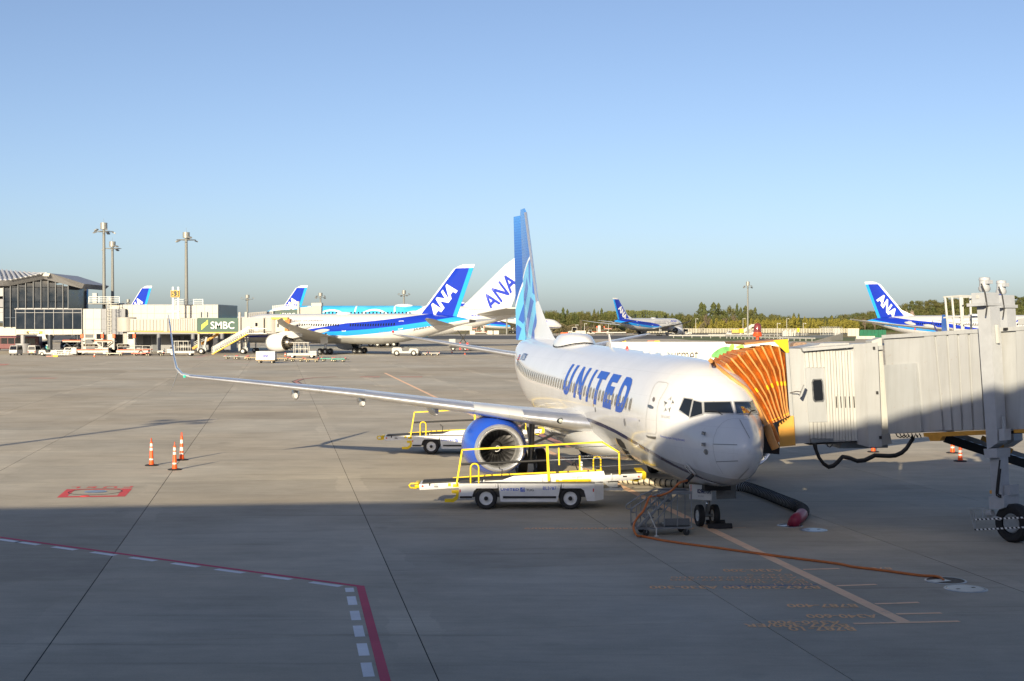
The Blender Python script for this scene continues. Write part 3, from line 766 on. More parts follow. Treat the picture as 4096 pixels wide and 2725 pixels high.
# roof fittings
def crown(x, y=0.0):
    p, nn, i_, t_ = BV.ray_cast(Vector((x, y, 9)), Vector((0, 0, -1))); return p
c0 = crown(24.3); mb = MB(); rr = []
for k_, (sx_, sy_, hh_) in enumerate(((2.2, .88, -.10), (2.15, .86, .06), (1.75, .72, .26), (1.3, .55, .37), (.6, .3, .41), (.05, .03, .42))):
    rr.append([Vector((c0.x + sx_ * cos(2 * pi * i_ / 32), sy_ * sin(2 * pi * i_ / 32), c0.z + hh_ - .1 * (sin(2 * pi * i_ / 32) ** 2) * (1 if k_ < 2 else 0) - .012 * sx_ * cos(2 * pi * i_ / 32))) for i_ in range(32)])
mb.loft(rr, caps=True); wifi = obj('antenna_dome', mb, MU, fus, 50)
rr2 = [[Vector((c0.x + 2.24 * cos(2 * pi * i_ / 40), .90 * sin(2 * pi * i_ / 40), 0)) for i_ in range(40)], [Vector((c0.x + 2.18 * cos(2 * pi * i_ / 40), .87 * sin(2 * pi * i_ / 40), 0)) for i_ in range(40)]]
for r_ in rr2:
    for q in r_: q.z = crown(q.x, q.y).z + .02
obj('seal', MB().loft([rr2[0], [q + Vector((0, 0, .04)) for q in rr2[1]]], caps=False), DARK(), wifi)
c1 = crown(17.1); obj('blade_antenna', MB().px([(c1.x - .2, c1.z - .02), (c1.x + .22, c1.z - .02), (c1.x + .42, c1.z + .5), (c1.x + .30, c1.z + .52)], -.02, .02), PLANEW(), fus)
c2 = crown(14.4); bc = obj('beacon', MB().lathe([(0, .06), (.06, .06), (.11, .04), (.13, .001)], (c2.x, 0, c2.z - .01), 'z', 16), mat('red beacon glass', (0.65, 0.02, 0.02), .15, var=0), fus, 60)
for xx in (11.2, 10.3, 8.8): c3 = crown(xx); obj('roof_patch', MB().lathe([(0, .16), (.05, .14), (.06, .001)], (c3.x, 0.05, c3.z - .01), 'z', 14), PLANEW(), fus, 40)
# belly fairing at the wing root
rb = []
for x_, hw_, zb, zt_ in ((11.6, .5, 1.45, 1.9), (12.6, 1.55, 1.25, 2.4), (13.8, 2.0, 1.12, 2.75), (15.5, 2.12, 1.05, 2.95), (19, 2.12, 1.05, 2.95), (21.5, 1.95, 1.15, 2.7), (23.5, 1.4, 1.38, 2.2), (24.6, .4, 1.55, 1.8)):
    rb.append([Vector((x_, hw_ * cos(radians(a_)), (zb + zt_) / 2 + (zt_ - zb) / 2 * sin(radians(a_)))) for a_ in range(0, 360, 15)])
obj('belly_fairing', MB().loft(rb), MU, jet, 50)
# wings with winglets
def zle(y): return pchip([0, 2.6, 5.5, 9.9, 14.5, 17.0], [2.42, 2.62, 2.98, 3.49, 3.92, 4.14])(y)
def make_wing(s):
    secs = []
    for y, xle, ch, t in ((1.4, 12.9, 8.0, .135), (2.3, 13.75, 7.0, .13), (4.0, 14.7, 5.9, .12), (5.8, 15.7, 4.85, .115), (9.9, 17.95, 3.65, .11), (14.5, 20.45, 2.3, .105), (17.0, 21.8, 1.65, .10)):
        secs.append(((xle, s * y, zle(y)), ch, t, 1.2 if y < 6 else .3, (0, 0, 1)))
    wl = [((22.02, 17.35, 4.22), 1.5, .09, 0, (0, -.35, 1)), ((22.4, 17.6, 4.48), 1.36, .085, 0, (0, -1, .9)), ((22.8, 17.72, 4.95), 1.15, .08, 0, (0, -1, .25)), ((23.35, 17.84, 5.7), .88, .075, 0, (0, -1, .12)), ((23.95, 17.97, 6.45), .60, .07, 0, (0, -1, .12)), ((24.35, 18.05, 6.78), .30, .06, 0, (0, -1, .12))]
    wlm = [((a[0], s * a[1], a[2]), c, t, tw, (0, s * n_[1], n_[2])) for a, c, t, tw, n_ in wl]
    w = obj('wing', MB().loft(wing_rings(secs, 11)), M_WING, jet, 50)
    obj('slat', lead_edge(secs[:3], .11, .018), CHROME(), w, 60)
    obj('slat', lead_edge(secs[3:5], .13, .016), CHROME(), w, 60)
    obj('slat', lead_edge(secs[4:7], .15, .012), CHROME(), w, 60)
    wo_ = obj('winglet', MB().loft(wing_rings([secs[-1]] + wlm, 9)), UWL, jet, 60)
    st_ = [((22.35, s * 17.52, 4.28), 1.0, .07, 0, (0, s * -.6, -.8)), ((22.9, s * 17.72, 3.8), .62, .06, 0, (0, s * -1, -.3)), ((23.5, s * 17.95, 3.32), .16, .06, 0, (0, s * -1, -.3))]
    obj('lower_winglet', MB().loft(wing_rings(st_, 7)), UWL, jet, 60)
    if s > 0: obj('navigation_light', MB().sphere((21.9, 17.2, 4.15), .06, sx=2), mat('green lamp glass', (0.05, 0.55, 0.30), .1, var=0, emit=((.05, .9, .5), .4)), w)
    for y_, xa, ln in ((3.4, 18.6, 3.2), (7.0, 18.0, 3.6), (9.9, 19.0, 3.0), (12.6, 20.3, 2.4)):
        z_ = zle(y_) - .36; rr = []
        for k_ in range(9):
            t_ = k_ / 8; r_ = .23 * (sin(pi * min(1, t_ * .93 + .06)) ** .55); rr.append([Vector((xa + ln * t_, s * y_ + r_ * .8 * cos(a_), z_ + .12 * t_ + r_ * 1.25 * sin(a_))) for a_ in [2 * pi * j / 14 for j in range(14)]])
        obj('flap_track_fairing', MB().loft(rr), PLANEG(), w, 60)
    return w
h = newmat('wing upper grey', .26, coat=.25)
x_, y_, z_ = h.xyz(); nz = h.noise(1.2, 5)
ln = h.add(h.lt(h.op('MODULO', h.add(y_, 100.0), 1.9), .018), h.lt(h.op('MODULO', h.sub(x_, h.mul(h.op('ABSOLUTE', y_), .42)), 1.35), .015))
h.nt.links.new(h.mix(h.mul(ln, .3), h.mix(h.rng(nz, .3, .7, 0, 1), (.50, .52, .54, 1), (.60, .61, .62, 1)), (.2, .21, .22, 1)), h.b.inputs['Base Color'])
M_WING = h.m
h = newmat('winglet blue', .2, coat=.5); x_, y_, z_ = h.xyz()
h.nt.links.new(h.mix(h.rng(z_, 4.3, 6.2, 0, 1), (.55, .58, .62, 1), (.035, .12, .45, 1)), h.b.inputs['Base Color']); UWL = h.m
wing_s = make_wing(1); make_wing(-1)
# landing light in the wing root
m_ = mat('lamp glass', (.55, .58, .52), .05, var=.0, metal=.3)
p_ = Vector((14.05, 2.62, 2.66))
ll = obj('landing_light', MB().sphere(p_, .2, 18, 10, sx=.55, sy=1.15, sz=.62), BLACKG(), wing_s, 179)
for dy in (-.1, .08): obj('lamp', MB().sphere(p_ + Vector((-.07, dy, .01)), .085, 14, 8, sx=.7), m_, ll, 179)
# tail
def fin_mat(name, rud):
    h = newmat(name, .22, coat=.4); x, y, z = h.xyz()
    def dist(cx, cz): return h.op('SQRT', h.add(h.op('POWER', h.sub(x, cx), 2.0), h.op('POWER', h.sub(z, cz), 2.0)))
    top = h.rng(z, 8.5, 12.6, 0, 1)
    dots = h.lt(h.add(h.op('SINE', h.mul(z, 42.0)), h.op('SINE', h.mul(x, 42.0))), h.sub(h.mul(top, 2.2), 1.8))
    base = h.mix(h.mul(dots, .22), h.mix(h.op('POWER', top, 1.6), (.012, .075, .42, 1), (.05, .24, .72, 1)), (.12, .42, .88, 1))
    d1 = dist(33.0, 4.6)
    g = h.lt(d1, 5.9); rim = h.lt(h.op('ABSOLUTE', h.sub(d1, 5.83)), .09)
    d2 = dist(33.6, 10.2)
    d3 = dist(38.6, 1.6)
    s1 = h.lt(h.op('FRACT', h.mul(h.add(h.mul(x, .55), h.mul(z, .38)), .95)), .52)
    s2 = h.lt(h.op('FRACT', h.mul(h.sub(h.mul(x, .8), h.mul(z, .2)), 1.5)), .5)
    in2 = h.lt(d2, 2.5); r2 = h.lt(h.op('ABSOLUTE', h.sub(d2, 2.55)), .16); r3 = h.lt(h.op('ABSOLUTE', h.sub(d3, 4.9)), .15)
    st = h.add(h.mul(s2, in2), h.mul(s1, h.sub(1.0, in2)))
    st = h.op('MAXIMUM', h.op('MAXIMUM', st, r2), r3)
    glob = h.mix(st, (.03, .13, .55, 1), (.13, .52, .88, 1))
    c = h.mix(g, base, glob); c = h.mix(rim, c, (.75, .82, .9, 1))
    h.nt.links.new(c, h.b.inputs['Base Color']); return h.m
FM = fin_mat('tail livery blue', 0)
fl_ = lambda z: 33.57 + (z - 7.58) * .715
hinge = lambda z: 36.0 + (z - 5.4) * .345
secs = [((fl_(z), 0, z), hinge(z) - fl_(z) + .02, .125 if z < 8 else .11, 0, (0, 1, 0)) for z in (5.0, 6.2, 7.58, 9, 10.5, 11.8, 12.45, 12.62)]
secs[0] = ((32.3, 0, 5.0), hinge(5.0) - 32.3, .12, 0, (0, 1, 0)); secs[-1] = ((fl_(12.62) + .3, 0, 12.64), hinge(12.6) - fl_(12.62) - .3, .05, 0, (0, 1, 0))
def fin_rings(secs):
    R = []
    for le, ch, t, tw, nm in secs:
        le = Vector(le); ring = []
        for x, y in airfoil(9, 1.0): ring.append(le + Vector((x * ch, math.copysign(1, y) * .16 * ch * sqrt(max(x, 0)) * (1 - .25 * x) * .5 if abs(y) > 1e-9 else (0 if x < .5 else 0), 0)))
        R.append(ring)
    return R
fin = obj('fin', MB().loft(fin_rings(secs)), FM, jet, 60)
# leading edge strip in bare metal
le_ = MB(); ring = []
for z in (7.45, 9, 10.5, 12.4): ring.append([Vector((fl_(z) - .05, 0, z)), Vector((fl_(z) + .03, .045, z)), Vector((fl_(z) + .16, .085, z)), Vector((fl_(z) + .16, -.085, z)), Vector((fl_(z) + .03, -.045, z))])
obj('fin_leading_edge', le_.loft(ring), CHROME(), fin, 60)
RUD = radians(13.5)
rr = []
for z in (5.45, 7, 9, 11, 12.32):
    hx = hinge(z) + .02; ch = 1.75 - .09 * (z - 5.4); th = .16 - .010 * (z - 5.4)
    ring = []
    for x, y in ((0, th * .55), (0, -th * .55), (.5, -th * .42), (1, -.012), (1, .012), (.5, th * .42)):
        X, Y = x * ch, y; ring.append(Vector((hx + X * cos(RUD) - Y * sin(RUD), X * sin(RUD) + Y * cos(RUD), z)))
    rr.append(ring)
obj('rudder', MB().loft(rr), FM, fin, 40)
rr = []
for x0, x1, z, t in ((28.3, 33.2, 5.50, .20), (29.3, 33.5, 5.75, .15), (31.2, 33.9, 6.5, .10), (33.3, 34.3, 7.52, .08)):
    rr.append([Vector((x0, 0, z)), Vector((x0 + .35 * (x1 - x0), t * .7, z)), Vector((x1, t * 1.1, z)), Vector((x1, -t * 1.1, z)), Vector((x0 + .35 * (x1 - x0), -t * .7, z))])
obj('dorsal_fin', MB().loft(rr), MU, fin, 50)
for s in (1, -1):
    hs = [((33.0, s * .5, 4.62), 4.1, .10, 0, (0, 0, 1)), ((34.0, s * 1.6, 4.78), 3.55, .10, 0, (0, 0, 1)), ((37.3, s * 6.8, 5.70), 1.45, .09, 0, (0, 0, 1)), ((37.75, s * 7.17, 5.77), .9, .05, 0, (0, 0, 1))]
    t_ = obj('tailplane', MB().loft(wing_rings(hs, 9)), M_WING, jet, 50)
    obj('tailplane_leading_edge', lead_edge(hs[:3], .10, .012), CHROME(), t_, 60)
# engines
M_FANB = mat('fan blade titanium', (0.22, 0.22, 0.23), 0.32, 0.9, var=.15)
M_DUCT = mat('inlet duct grey', (.42, .42, .43), .35, .3, var=.15)
def squash(mb, o, k=.90):
    mb.v = [(x, y, o[2] + (z - o[2]) * (k if z < o[2] else 1.0)) for x, y, z in mb.v]; return mb
blade = MB(); R_ = []
for r_, tw_, c_ in ((.26, 25, .10), (.45, 42, .15), (.62, 55, .19), (.765, 63, .21)):
    a_ = radians(tw_); R_.append([Vector((-c_ * cos(a_) * .6, -c_ * sin(a_) * .6, r_)), Vector((0, .012, r_)), Vector((c_ * cos(a_) * .6, c_ * sin(a_) * .6, r_)), Vector((0, -.012, r_))])
BLADE = blade.loft(R_).mesh('fan_blade', M_FANB, 40)
def engine(s):
    ey = 4.83 if s > 0 else 5.3
    o = Vector((15.35, s * ey, 1.475)); e = obj('engine', squash(MB().lathe([(.16, .975), (.35, 1.05), (.7, 1.16), (1.2, 1.25), (1.8, 1.28), (2.6, 1.18), (3.5, .98), (3.55, .94), (3.0, .86)], o, 'x', 48), o), UBLUE(), jet, 60)
    obj('inlet_lip', squash(MB().lathe([(.45, .745), (.25, .745), (.08, .785), (.0, .86), (-.02, .90), (.02, .94), (.10, .965), (.17, .982)], o, 'x', 64), o), CHROME(), e, 60)
    obj('inlet_duct', MB().lathe([(.44, .752), (.8, .775), (1.25, .785)], o, 'x', 48), M_DUCT, e, 60)
    obj('fan_disc', MB().lathe([(1.22, .78), (1.23, .28), (1.23, .001)], o, 'x', 32), DARK(), e)
    sp = obj('spinner', MB().lathe([(.62, .004), (.68, .07), (.85, .17), (1.1, .25), (1.2, .26)], o, 'x', 32), DARK(), e, 60)
    sw_ = MB(); pts = []
    for k_ in range(15):
        a_ = 5.2 * k_ / 14; r_ = .045 + .095 * k_ / 14; pts.append((o + Vector((.655 + (r_ - .04) * 1.4 - .012, r_ * cos(a_), r_ * sin(a_))), r_))
    vs_ = []
    for i_, (q, r_) in enumerate(pts):
        dv = Vector((0, q.y - o.y, q.z - o.z)).normalized() * (.02 if i_ else .005); vs_ += [q - dv + Vector((-.016, 0, 0)), q + dv + Vector((.016, 0, 0))]
    obj('spiral_mark', sw_.add(vs_, [(2 * i_, 2 * i_ + 1, 2 * i_ + 3, 2 * i_ + 2) for i_ in range(len(pts) - 1)]), PRINTW(), sp)
    for k_ in range(24):
        b_ = inst('fan_blade', BLADE, e, o + Vector((1.05, 0, 0)), (2 * pi * k_ / 24, 0, 0))
    obj('core_nozzle', MB().lathe([(2.9, .80), (3.6, .62), (4.5, .48), (4.55, .44), (4.3, .40), (4.2, .30), (5.1, .05)], o, 'x', 32), STEEL(), e, 60)
    py = []
    for x, z0, z1, w in ((16.0, 2.50, 2.62, .10), (16.6, 2.45, 2.95, .30), (17.6, 2.3, 3.12, .30), (19.2, 2.1, 2.85, .24), (20.4, 2.3, 2.62, .06)):
        py.append([Vector((x, s * ey - w, z0)), Vector((x, s * ey + w, z0)), Vector((x, s * ey + w, z1 - .1)), Vector((x, s * ey, z1)), Vector((x, s * ey - w, z1 - .1))])
    obj('pylon', MB().loft(py), MU, jet, 60)
    st_ = Vector((16.5, s * ey - s * 1.02, 1.98)); obj('strake', MB().add([st_, st_ + Vector((1.0, 0, .05)), st_ + Vector((.95, -s * .32, .36)), st_ + Vector((.45, -s * .28, .32))], [(0, 1, 2, 3)]).add([st_ + Vector((0, .012, .012)), st_ + Vector((1.0, .012, .06)), st_ + Vector((.95, -s * .32 + .012, .37)), st_ + Vector((.45, -s * .28 + .012, .33))], [(3, 2, 1, 0)]), PLANEG(), e)
engine(1); engine(-1)
# landing gear
M_RIM = mat('wheel hub white', (.62, .62, .60), .4, .2, var=.2, scale=8)
ng = obj('nose_gear', MB().cyl((4.0, 0, .34), (4.0, 0, .8), .055).cyl((4.0, 0, .72), (4.05, 0, 1.6), .085).cyl((4.0, -.30, .343), (4.0, .30, .343), .05).bar((3.85, 0, .5), (3.78, 0, .8), .06).bar((3.78, 0, .8), (3.95, 0, 1.05), .05).bar((4.0, 0, .95), (5.2, 0, 1.6), .06), STEEL(), jet, 40)
obj('taxi_light', MB().sphere((3.9, .0, .72), .07), mat('lamp chrome', (.7, .72, .74), .1, .9, var=0), ng, 179)
for s in (-1, 1): wheel_parts(ng, (4.0, s * .245, .343), .343, .20, M_RIM, hubr=.52)
M_BAY = mat('gear bay grey', (.16, .16, .155), .6, var=.3)
obj('wheel_well', MB().box((2.9, -.42, 1.25), (4.6, .42, 1.72)), DARK(), jet)
for s in (1, -1):
    ya, yb, xa_, xb_ = (.15, .72, 3.02, 3.48) if s > 0 else (-.06, -.72, 3.25, 3.35)
    U_ = Vector((xb_ - xa_, yb - ya, 0)); nn_ = Vector((U_.y, -U_.x, 0)).normalized() * (-1 if s > 0 else 1)
    if nn_.x > 0: nn_ = -nn_
    cor = lambda u, v, o=0.0: Vector((xa_, ya, 0)) + U_ * u + nn_ * (o + .10 * (v - .5) ** 2) + Vector((0, 0, .94 + .46 * v))
    rows = [[cor(u, v, o) for v, o in ((0, 0), (.33, 0), (.66, 0), (1, 0), (1, .025), (.66, .025), (.33, .025), (0, .025))] for u in (0, .5, 1)]
    d_ = obj('gear_door', MB().loft(rows), WHITE() if s > 0 else M_BAY, jet)
    if s > 0:
        def F(t, u0, u1, v0, hh, mm, **k): w_ = text2d(t, **k)[2]; return lettering(t, lambda u, v: cor(u0 + (u1 - u0) * u / w_, v0 + v * hh, .032), mm, d_, **k)
        F('0296', .64, .34, .42, .30, NAVY(), bold=.04); F('ETOPS', .32, .03, .43, .24, NAVY(), bold=.02); F('E7C-800', .6, .35, .2, .09, M_SEAM)
        obj('red_mark', MB().add([cor(u, v, .031) for u, v in ((.90, .02), (.93, .02), (.93, .98), (.90, .98))], [(0, 1, 2, 3)]), RED(), d_)
for s in (1, -1):
    mg = obj('main_gear', MB().cyl((19.6, s * 2.86, .56), (19.6, s * 2.8, 2.4), .13).cyl((19.6, s * 2.35, .565), (19.6, s * 3.35, .565), .08).bar((19.6, s * 2.85, 1.3), (19.4, s * 1.2, 2.0), .11).bar((19.6, s * 2.86, 1.0), (20.3, s * 2.86, 1.9), .09), STEEL(), jet, 40)
    for dy in (-.40, .40): wheel_parts(mg, (19.6, s * 2.86 + dy, .565), .565, .40, M_RIM, hubr=.45)
# ============================================================ NEAR JET BRIDGE
def weathered(name, col):
    h = newmat(name, .45); g = h.n('ShaderNodeNewGeometry').outputs['Position']; mp = h.n('ShaderNodeMapping'); mp.inputs['Scale'].default_value = (5, 5, .35); h.nt.links.new(g, mp.inputs['Vector'])
    st = h.rng(h.noise(1.0, 5, mp.outputs[0], .7), .45, .75, 0, .35); sp = h.rng(h.noise(7, 4, g, .7), .68, .74, 0, .7); big = h.rng(h.noise(.5, 3, g), .3, .7, .9, 1.06)
    x = h.n('ShaderNodeVectorMath', operation='SCALE'); x.inputs[0].default_value = col; h.nt.links.new(big, x.inputs['Scale'])
    c = h.mix(st, x.outputs[0], (col[0] * .62, col[1] * .60, col[2] * .56, 1)); c = h.mix(sp, c, (.28, .17, .09, 1)); h.nt.links.new(c, h.b.inputs['Base Color']); return h.m
M_BR = weathered('bridge grey paint', (0.40, 0.415, 0.43))
M_BR2 = weathered('bridge cream slat', (0.50, 0.505, 0.49))
M_BRF = weathered('bridge faded panel', (0.37, 0.39, 0.41))
M_CANV = None
def canvas_mat():
    h = newmat('orange canvas', .55)
    n1 = h.noise(2.2, 6, None, .7); n2 = h.noise(9.0, 4, None, .6)
    c = h.mix(h.rng(n1, .35, .62, 0, 1), (.34, .10, .018, 1), (.66, .21, .02, 1)); c = h.mix(h.rng(n2, .55, .75, 0, .5), c, (.28, .09, .03, 1))
    h.nt.links.new(c, h.b.inputs['Base Color'])
    bp = h.n('ShaderNodeBump'); bp.inputs['Strength'].default_value = .7; bp.inputs['Distance'].default_value = .05
    n3 = h.noise(4.5, 4, None, .6); h.nt.links.new(n3, bp.inputs['Height']); h.nt.links.new(bp.outputs[0], h.b.inputs['Normal'])
    return h.m
M_CANV = canvas_mat()
M_CEDGE = mat('canvas fold edge', (.62, .29, .09), .55, var=.25, scale=3)
M_AMB = mat('amber panel', (0.70, 0.36, 0.07), 0.45, var=.1); M_YP = mat('yellow gusset', (0.85, 0.52, 0.02), .45, var=.08)
M_BRN = mat('brown hood', (0.36, 0.19, 0.07), .55, var=.15); M_RUST = mat('orange beam', (0.62, 0.30, 0.04), .5, var=.2)
bridge = thing('jet_bridge', 'grey jet bridge with orange folding canopy pressed against the near airliner', 'jet bridge', (12, 46, 0))
BO = Vector((12, 46, 0))
class Face:
    """vertical plane through two plan points; fn(px,py,off) puts a photograph pixel on it"""
    def __init__(s, a, b):
        s.a = Vector((a[0], a[1], 0)); d = Vector((b[0] - a[0], b[1] - a[1], 0)).normalized(); s.d = d; s.n = Vector((d.y, -d.x, 0))
        if s.n.dot(-s.a) < 0: s.n = -s.n
    def at(s, px, py, off=0.0):
        r = ray(px, py); o = Vector((0, 0, CAMH)); t = (s.a - o).dot(s.n) / r.dot(s.n); return o + r * t + s.n * off
    def slab(s, poly, o0, o1, base=BO):
        m = MB(); n = len(poly); vs = [s.at(x, y, o0) - base for x, y in poly] + [s.at(x, y, o1) - base for x, y in poly]
        return m.add(vs, [tuple(range(n - 1, -1, -1)), tuple(range(n, 2 * n))] + [(i, (i + 1) % n, n + (i + 1) % n, n + i) for i in range(n)])
cabF = Face((XD(3160, 45.6), 45.6), (XD(3500, 45.9), 45.9))
tunF = Face((XD(3535, 46.0), 46.0), (XD(4096, 41.6), 41.6))
Q6 = zz(2800, 1280, 2.613); Q7 = zz(3400, 1080, 2.178); Q8 = zz(3400, 1700, 2.851)
def bp(name, poly, face, o0, o1, m, parent=bridge, smooth=None): return obj(name, face.slab(poly, o0, o1), m, parent, smooth)
# --- cab
cab = bp('cab', Q6([(905, 300), (1590, 300), (1650, 1265), (980, 1295)]), cabF, -2.9, 0, M_BR)
bp('header', Q6([(1045, 296), (1575, 258), (1578, 285), (1060, 328)]), cabF, 0, .22, M_BR, cab)
bp('window_panel', Q6([(1095, 500), (1285, 498), (1330, 1064), (1135, 1070)]), cabF, .002, .03, M_BRF, cab)
fr = bp('window_frame', Q6([(1175, 618), (1262, 612), (1280, 640), (1296, 825), (1283, 855), (1195, 858), (1175, 835), (1162, 650)]), cabF, .03, .055, STEEL(), cab)
bp('pane', Q6([(1185, 630), (1256, 625), (1268, 645), (1282, 822), (1272, 842), (1203, 845), (1187, 825), (1174, 650)]), cabF, .055, .06, BLACKG(), fr)
for i in range(10):          # tall slats right of the window
    x0 = 1292 + i * 30.5; x1 = x0 + 25; sh = 1.06
    bp('slat', Q6([(x0, 325), (x1, 323), (x1 + 45, 1258), (x0 + 45, 1262)]), cabF, .005, .045 if i % 2 else .06, M_BR2, cab)
for i in range(5):
    x0 = 1090 + i * 41
    bp('slat', Q6([(x0, 332), (x0 + 33, 330), (x0 + 45, 495), (x0 + 12, 500)]), cabF, .005, .05, M_BR2, cab)
    bp('slat', Q6([(x0 + 50, 1072), (x0 + 83, 1070), (x0 + 93, 1235), (x0 + 60, 1240)]), cabF, .005, .05, M_BR2, cab)
for i in range(5):
    x0 = 1412 + i * 46; sl = bp('vent_slot', Q6([(x0, 800), (x0 + 9, 798), (x0 + 16, 915), (x0 + 7, 918)]), cabF, .046, .07, DARK(), cab)
bp('left_post', Q6([(885, 345), (918, 345), (968, 1000), (930, 1000)]), cabF, .02, .10, M_BRF, cab)
bp('floor_channel', Q6([(1145, 1243), (1380, 1235), (1378, 1268), (1150, 1283)]), cabF, .0, .14, STEEL(), cab)
bp('curtain_box', Q6([(1150, 1284), (1640, 1262), (1640, 1275), (1150, 1310)]), cabF, -.6, -.02, DARK(), cab)
bp('amber_side_panel', Q6([(802, 1075), (825, 1052), (940, 1000), (962, 998), (985, 1308), (822, 1322)]), cabF, .10, .16, M_AMB, cab)
bp('cab_nose', Q6([(660, 1165), (800, 1165), (862, 1330), (858, 1415), (668, 1400)]), cabF, -2.2, -.3, DARK(), cab)
roof = bp('roof_hood', Q6([(456, 238), (760, 213), (905, 205), (905, 218), (760, 230), (470, 262)]), cabF, -2.4, .05, M_BRN, cab)
bp('gusset', Q6([(755, 213), (910, 200), (920, 340), (893, 345)]), cabF, .06, .10, M_YP, cab)
bp('roof_deck', Q6([(1270, 246), (1565, 240), (1575, 258), (1045, 295), (1250, 262)]), cabF, -1.4, -.1, M_BR, cab)
# rotunda column cover and gap
pp = [Q7([(12, 640)])[0], Q7([(85, 636)])[0], Q7([(210, 628)])[0]]
prism = MB(); top = []; bot = []
for (x, y), (x2, y2), off in zip(Q7([(5, 645), (85, 640), (212, 630), (240, 640)]), Q7([(68, 1520), (128, 1535), (250, 1535), (275, 1515)]), (.0, .38, .30, -.2)):
    top.append(cabF.at(x, y, off) - BO); bot.append(cabF.at(x2, y2, off) - BO)
top += [p - cabF.n * 1.2 for p in (top[3], top[0])]; bot += [p - cabF.n * 1.2 for p in (bot[3], bot[0])]
col_cover = obj('column_cover', prism.loft([bot, top]), M_BR, bridge)
for x, y in ((175, 680), (203, 1065), (232, 1452)):
    bp('hinge', Q7([(x - 9, y - 12), (x + 9, y - 13), (x + 11, y + 12), (x - 7, y + 13)]), cabF, .30, .36, DARK(), col_cover)
bp('gap_wall', Q7([(212, 620), (300, 590), (362, 1430), (268, 1440)]), cabF, -.8, -.25, M_BR2, bridge)
bp('gap_cover', Q7([(212, 668), (296, 660), (298, 695), (216, 702)]), cabF, -.24, -.12, M_BRF, bridge)
bp('under_box', Q7([(268, 1440), (368, 1425), (385, 1520), (275, 1540)]), cabF, -.9, -.2, M_BR, bridge)
bp('under_frame', Q7([(-25, 1510), (380, 1535), (380, 1562), (-40, 1568)]), cabF, -2.4, -.5, STEEL(), bridge)
# --- tunnel
tun = bp('tunnel', Q7([(295, 590), (1700, 490), (1700, 1372), (352, 1428)]), tunF, -3.0, 0, M_BR)
bp('roof_edge', Q7([(293, 568), (1700, 478), (1700, 515), (295, 600)]), tunF, -3.02, .10, M_BR, tun)
bp('raised_panel', Q7([(312, 830), (590, 812), (642, 1408), (355, 1428)]), tunF, .0, .10, M_BRF, tun)
for x0, x1, b0, b1 in ((640, 740, 735, 820), (746, 846, 828, 900), (852, 940, 908, 985), (946, 1034, 992, 1080), (1040, 1130, 1088, 1180), (1136, 1196, 1188, 1250), (1440, 1540, 1470, 1575)):
    bp('wall_rib', Q7([(x0 + 18, 578 - (x0 - 600) * .06), (x1, 574 - (x1 - 600) * .06), (x1 + (b1 - x1), 1402 - (b1 - 600) * .02), (b0 + 12, 1404 - (b0 - 600) * .02)]), tunF, .0, .07, M_BR, tun)
bp('floor_beam', Q7([(655, 1420), (1268, 1393), (1268, 1432), (820, 1450), (800, 1490), (715, 1490), (700, 1455), (660, 1452)]), tunF, -.1, .09, M_RUST, tun)
bp('floor_beam', Q7([(1440, 1390), (1700, 1376), (1700, 1415), (1445, 1420)]), tunF, -.1, .09, M_RUST, tun)
bp('floor_beam', Q7([(700, 1445), (1700, 1400), (1700, 1430), (710, 1470)]), tunF, -2.9, -2.6, DARK(), tun)
# --- lift columns with motors
M_COL = mat('column grey', (0.42, 0.44, 0.47), .42, var=.1)
def lift(dx, dy, off, sc, tunF):
    q = lambda L: Q7([(1200 + (x - 1200) * sc + dx, 300 + (y - 300) * sc + dy) for x, y in L])
    c = bp('lift_column', q([(1204, 318), (1318, 318), (1384, 1500), (1294, 1560)]), tunF, off, off + .45, M_COL)
    bp('flange', q([(1170, 295), (1322, 285), (1322, 312), (1172, 322)]), tunF, off - .1, off + .74, M_COL, c)
    bp('gearbox', q([(1184, 205), (1308, 198), (1315, 288), (1190, 294)]), tunF, off, off + .6, M_COL, c)
    bp('nameplate', q([(1226, 222), (1252, 221), (1254, 250), (1228, 251)]), tunF, off + .6, off + .615, M_BR2, c)
    a_, b_ = q([(1242, 192), (1236, 66)]); A = tunF.at(*a_, off + .3) - BO; B = tunF.at(*b_, off + .3) - BO
    L = (B - A).length; r0 = .165 * sc
    mot = obj('motor', MB().lathe([(0, r0 * .8), (.06, r0 * 1.05), (.14, r0 * 1.05), (.16, r0 * .9), (L * .75, r0 * .9), (L * .77, r0 * 1.0), (L * .97, r0 * .97), (L, r0 * .6), (L, .001)], A, 'z', 24), M_COL, c, 40)
    bp('terminal_box', q([(1268, 92), (1296, 90), (1298, 122), (1272, 124)]), tunF, off + .2, off + .42, M_COL, mot)
    pts = [tunF.at(*z_, off + .62) - BO for z_ in q([(1276, 124), (1292, 165), (1308, 200), (1318, 260), (1326, 320), (1315, 400)])]
    obj('power_cable', MB().tube(pts, .022, 6), DARK(), mot, 60)
    return c
lc = lift(0, 0, .08, 1.0, tunF)
bp('guide_rail', Q7([(1185, 372), (1198, 370), (1225, 650), (1213, 650)]), tunF, .08, .2, M_BRF, lc)
bp('guide_rail', Q7([(1258, 1275), (1274, 1275), (1290, 1480), (1272, 1485)]), tunF, .08, .25, M_COL, lc)
bp('bolt_plate', Q7([(1330, 480), (1352, 478), (1366, 636), (1342, 640)]), tunF, .3, .36, M_BR2, lc)
bp('bolt_plate', Q7([(1386, 1268), (1412, 1268), (1418, 1380), (1392, 1382)]), tunF, .3, .36, M_BRF, lc)
bp('control_cabinet', Q7([(1390, 1382), (1440, 1378), (1442, 1478), (1394, 1484)]), tunF, .2, .5, M_COL, lc)
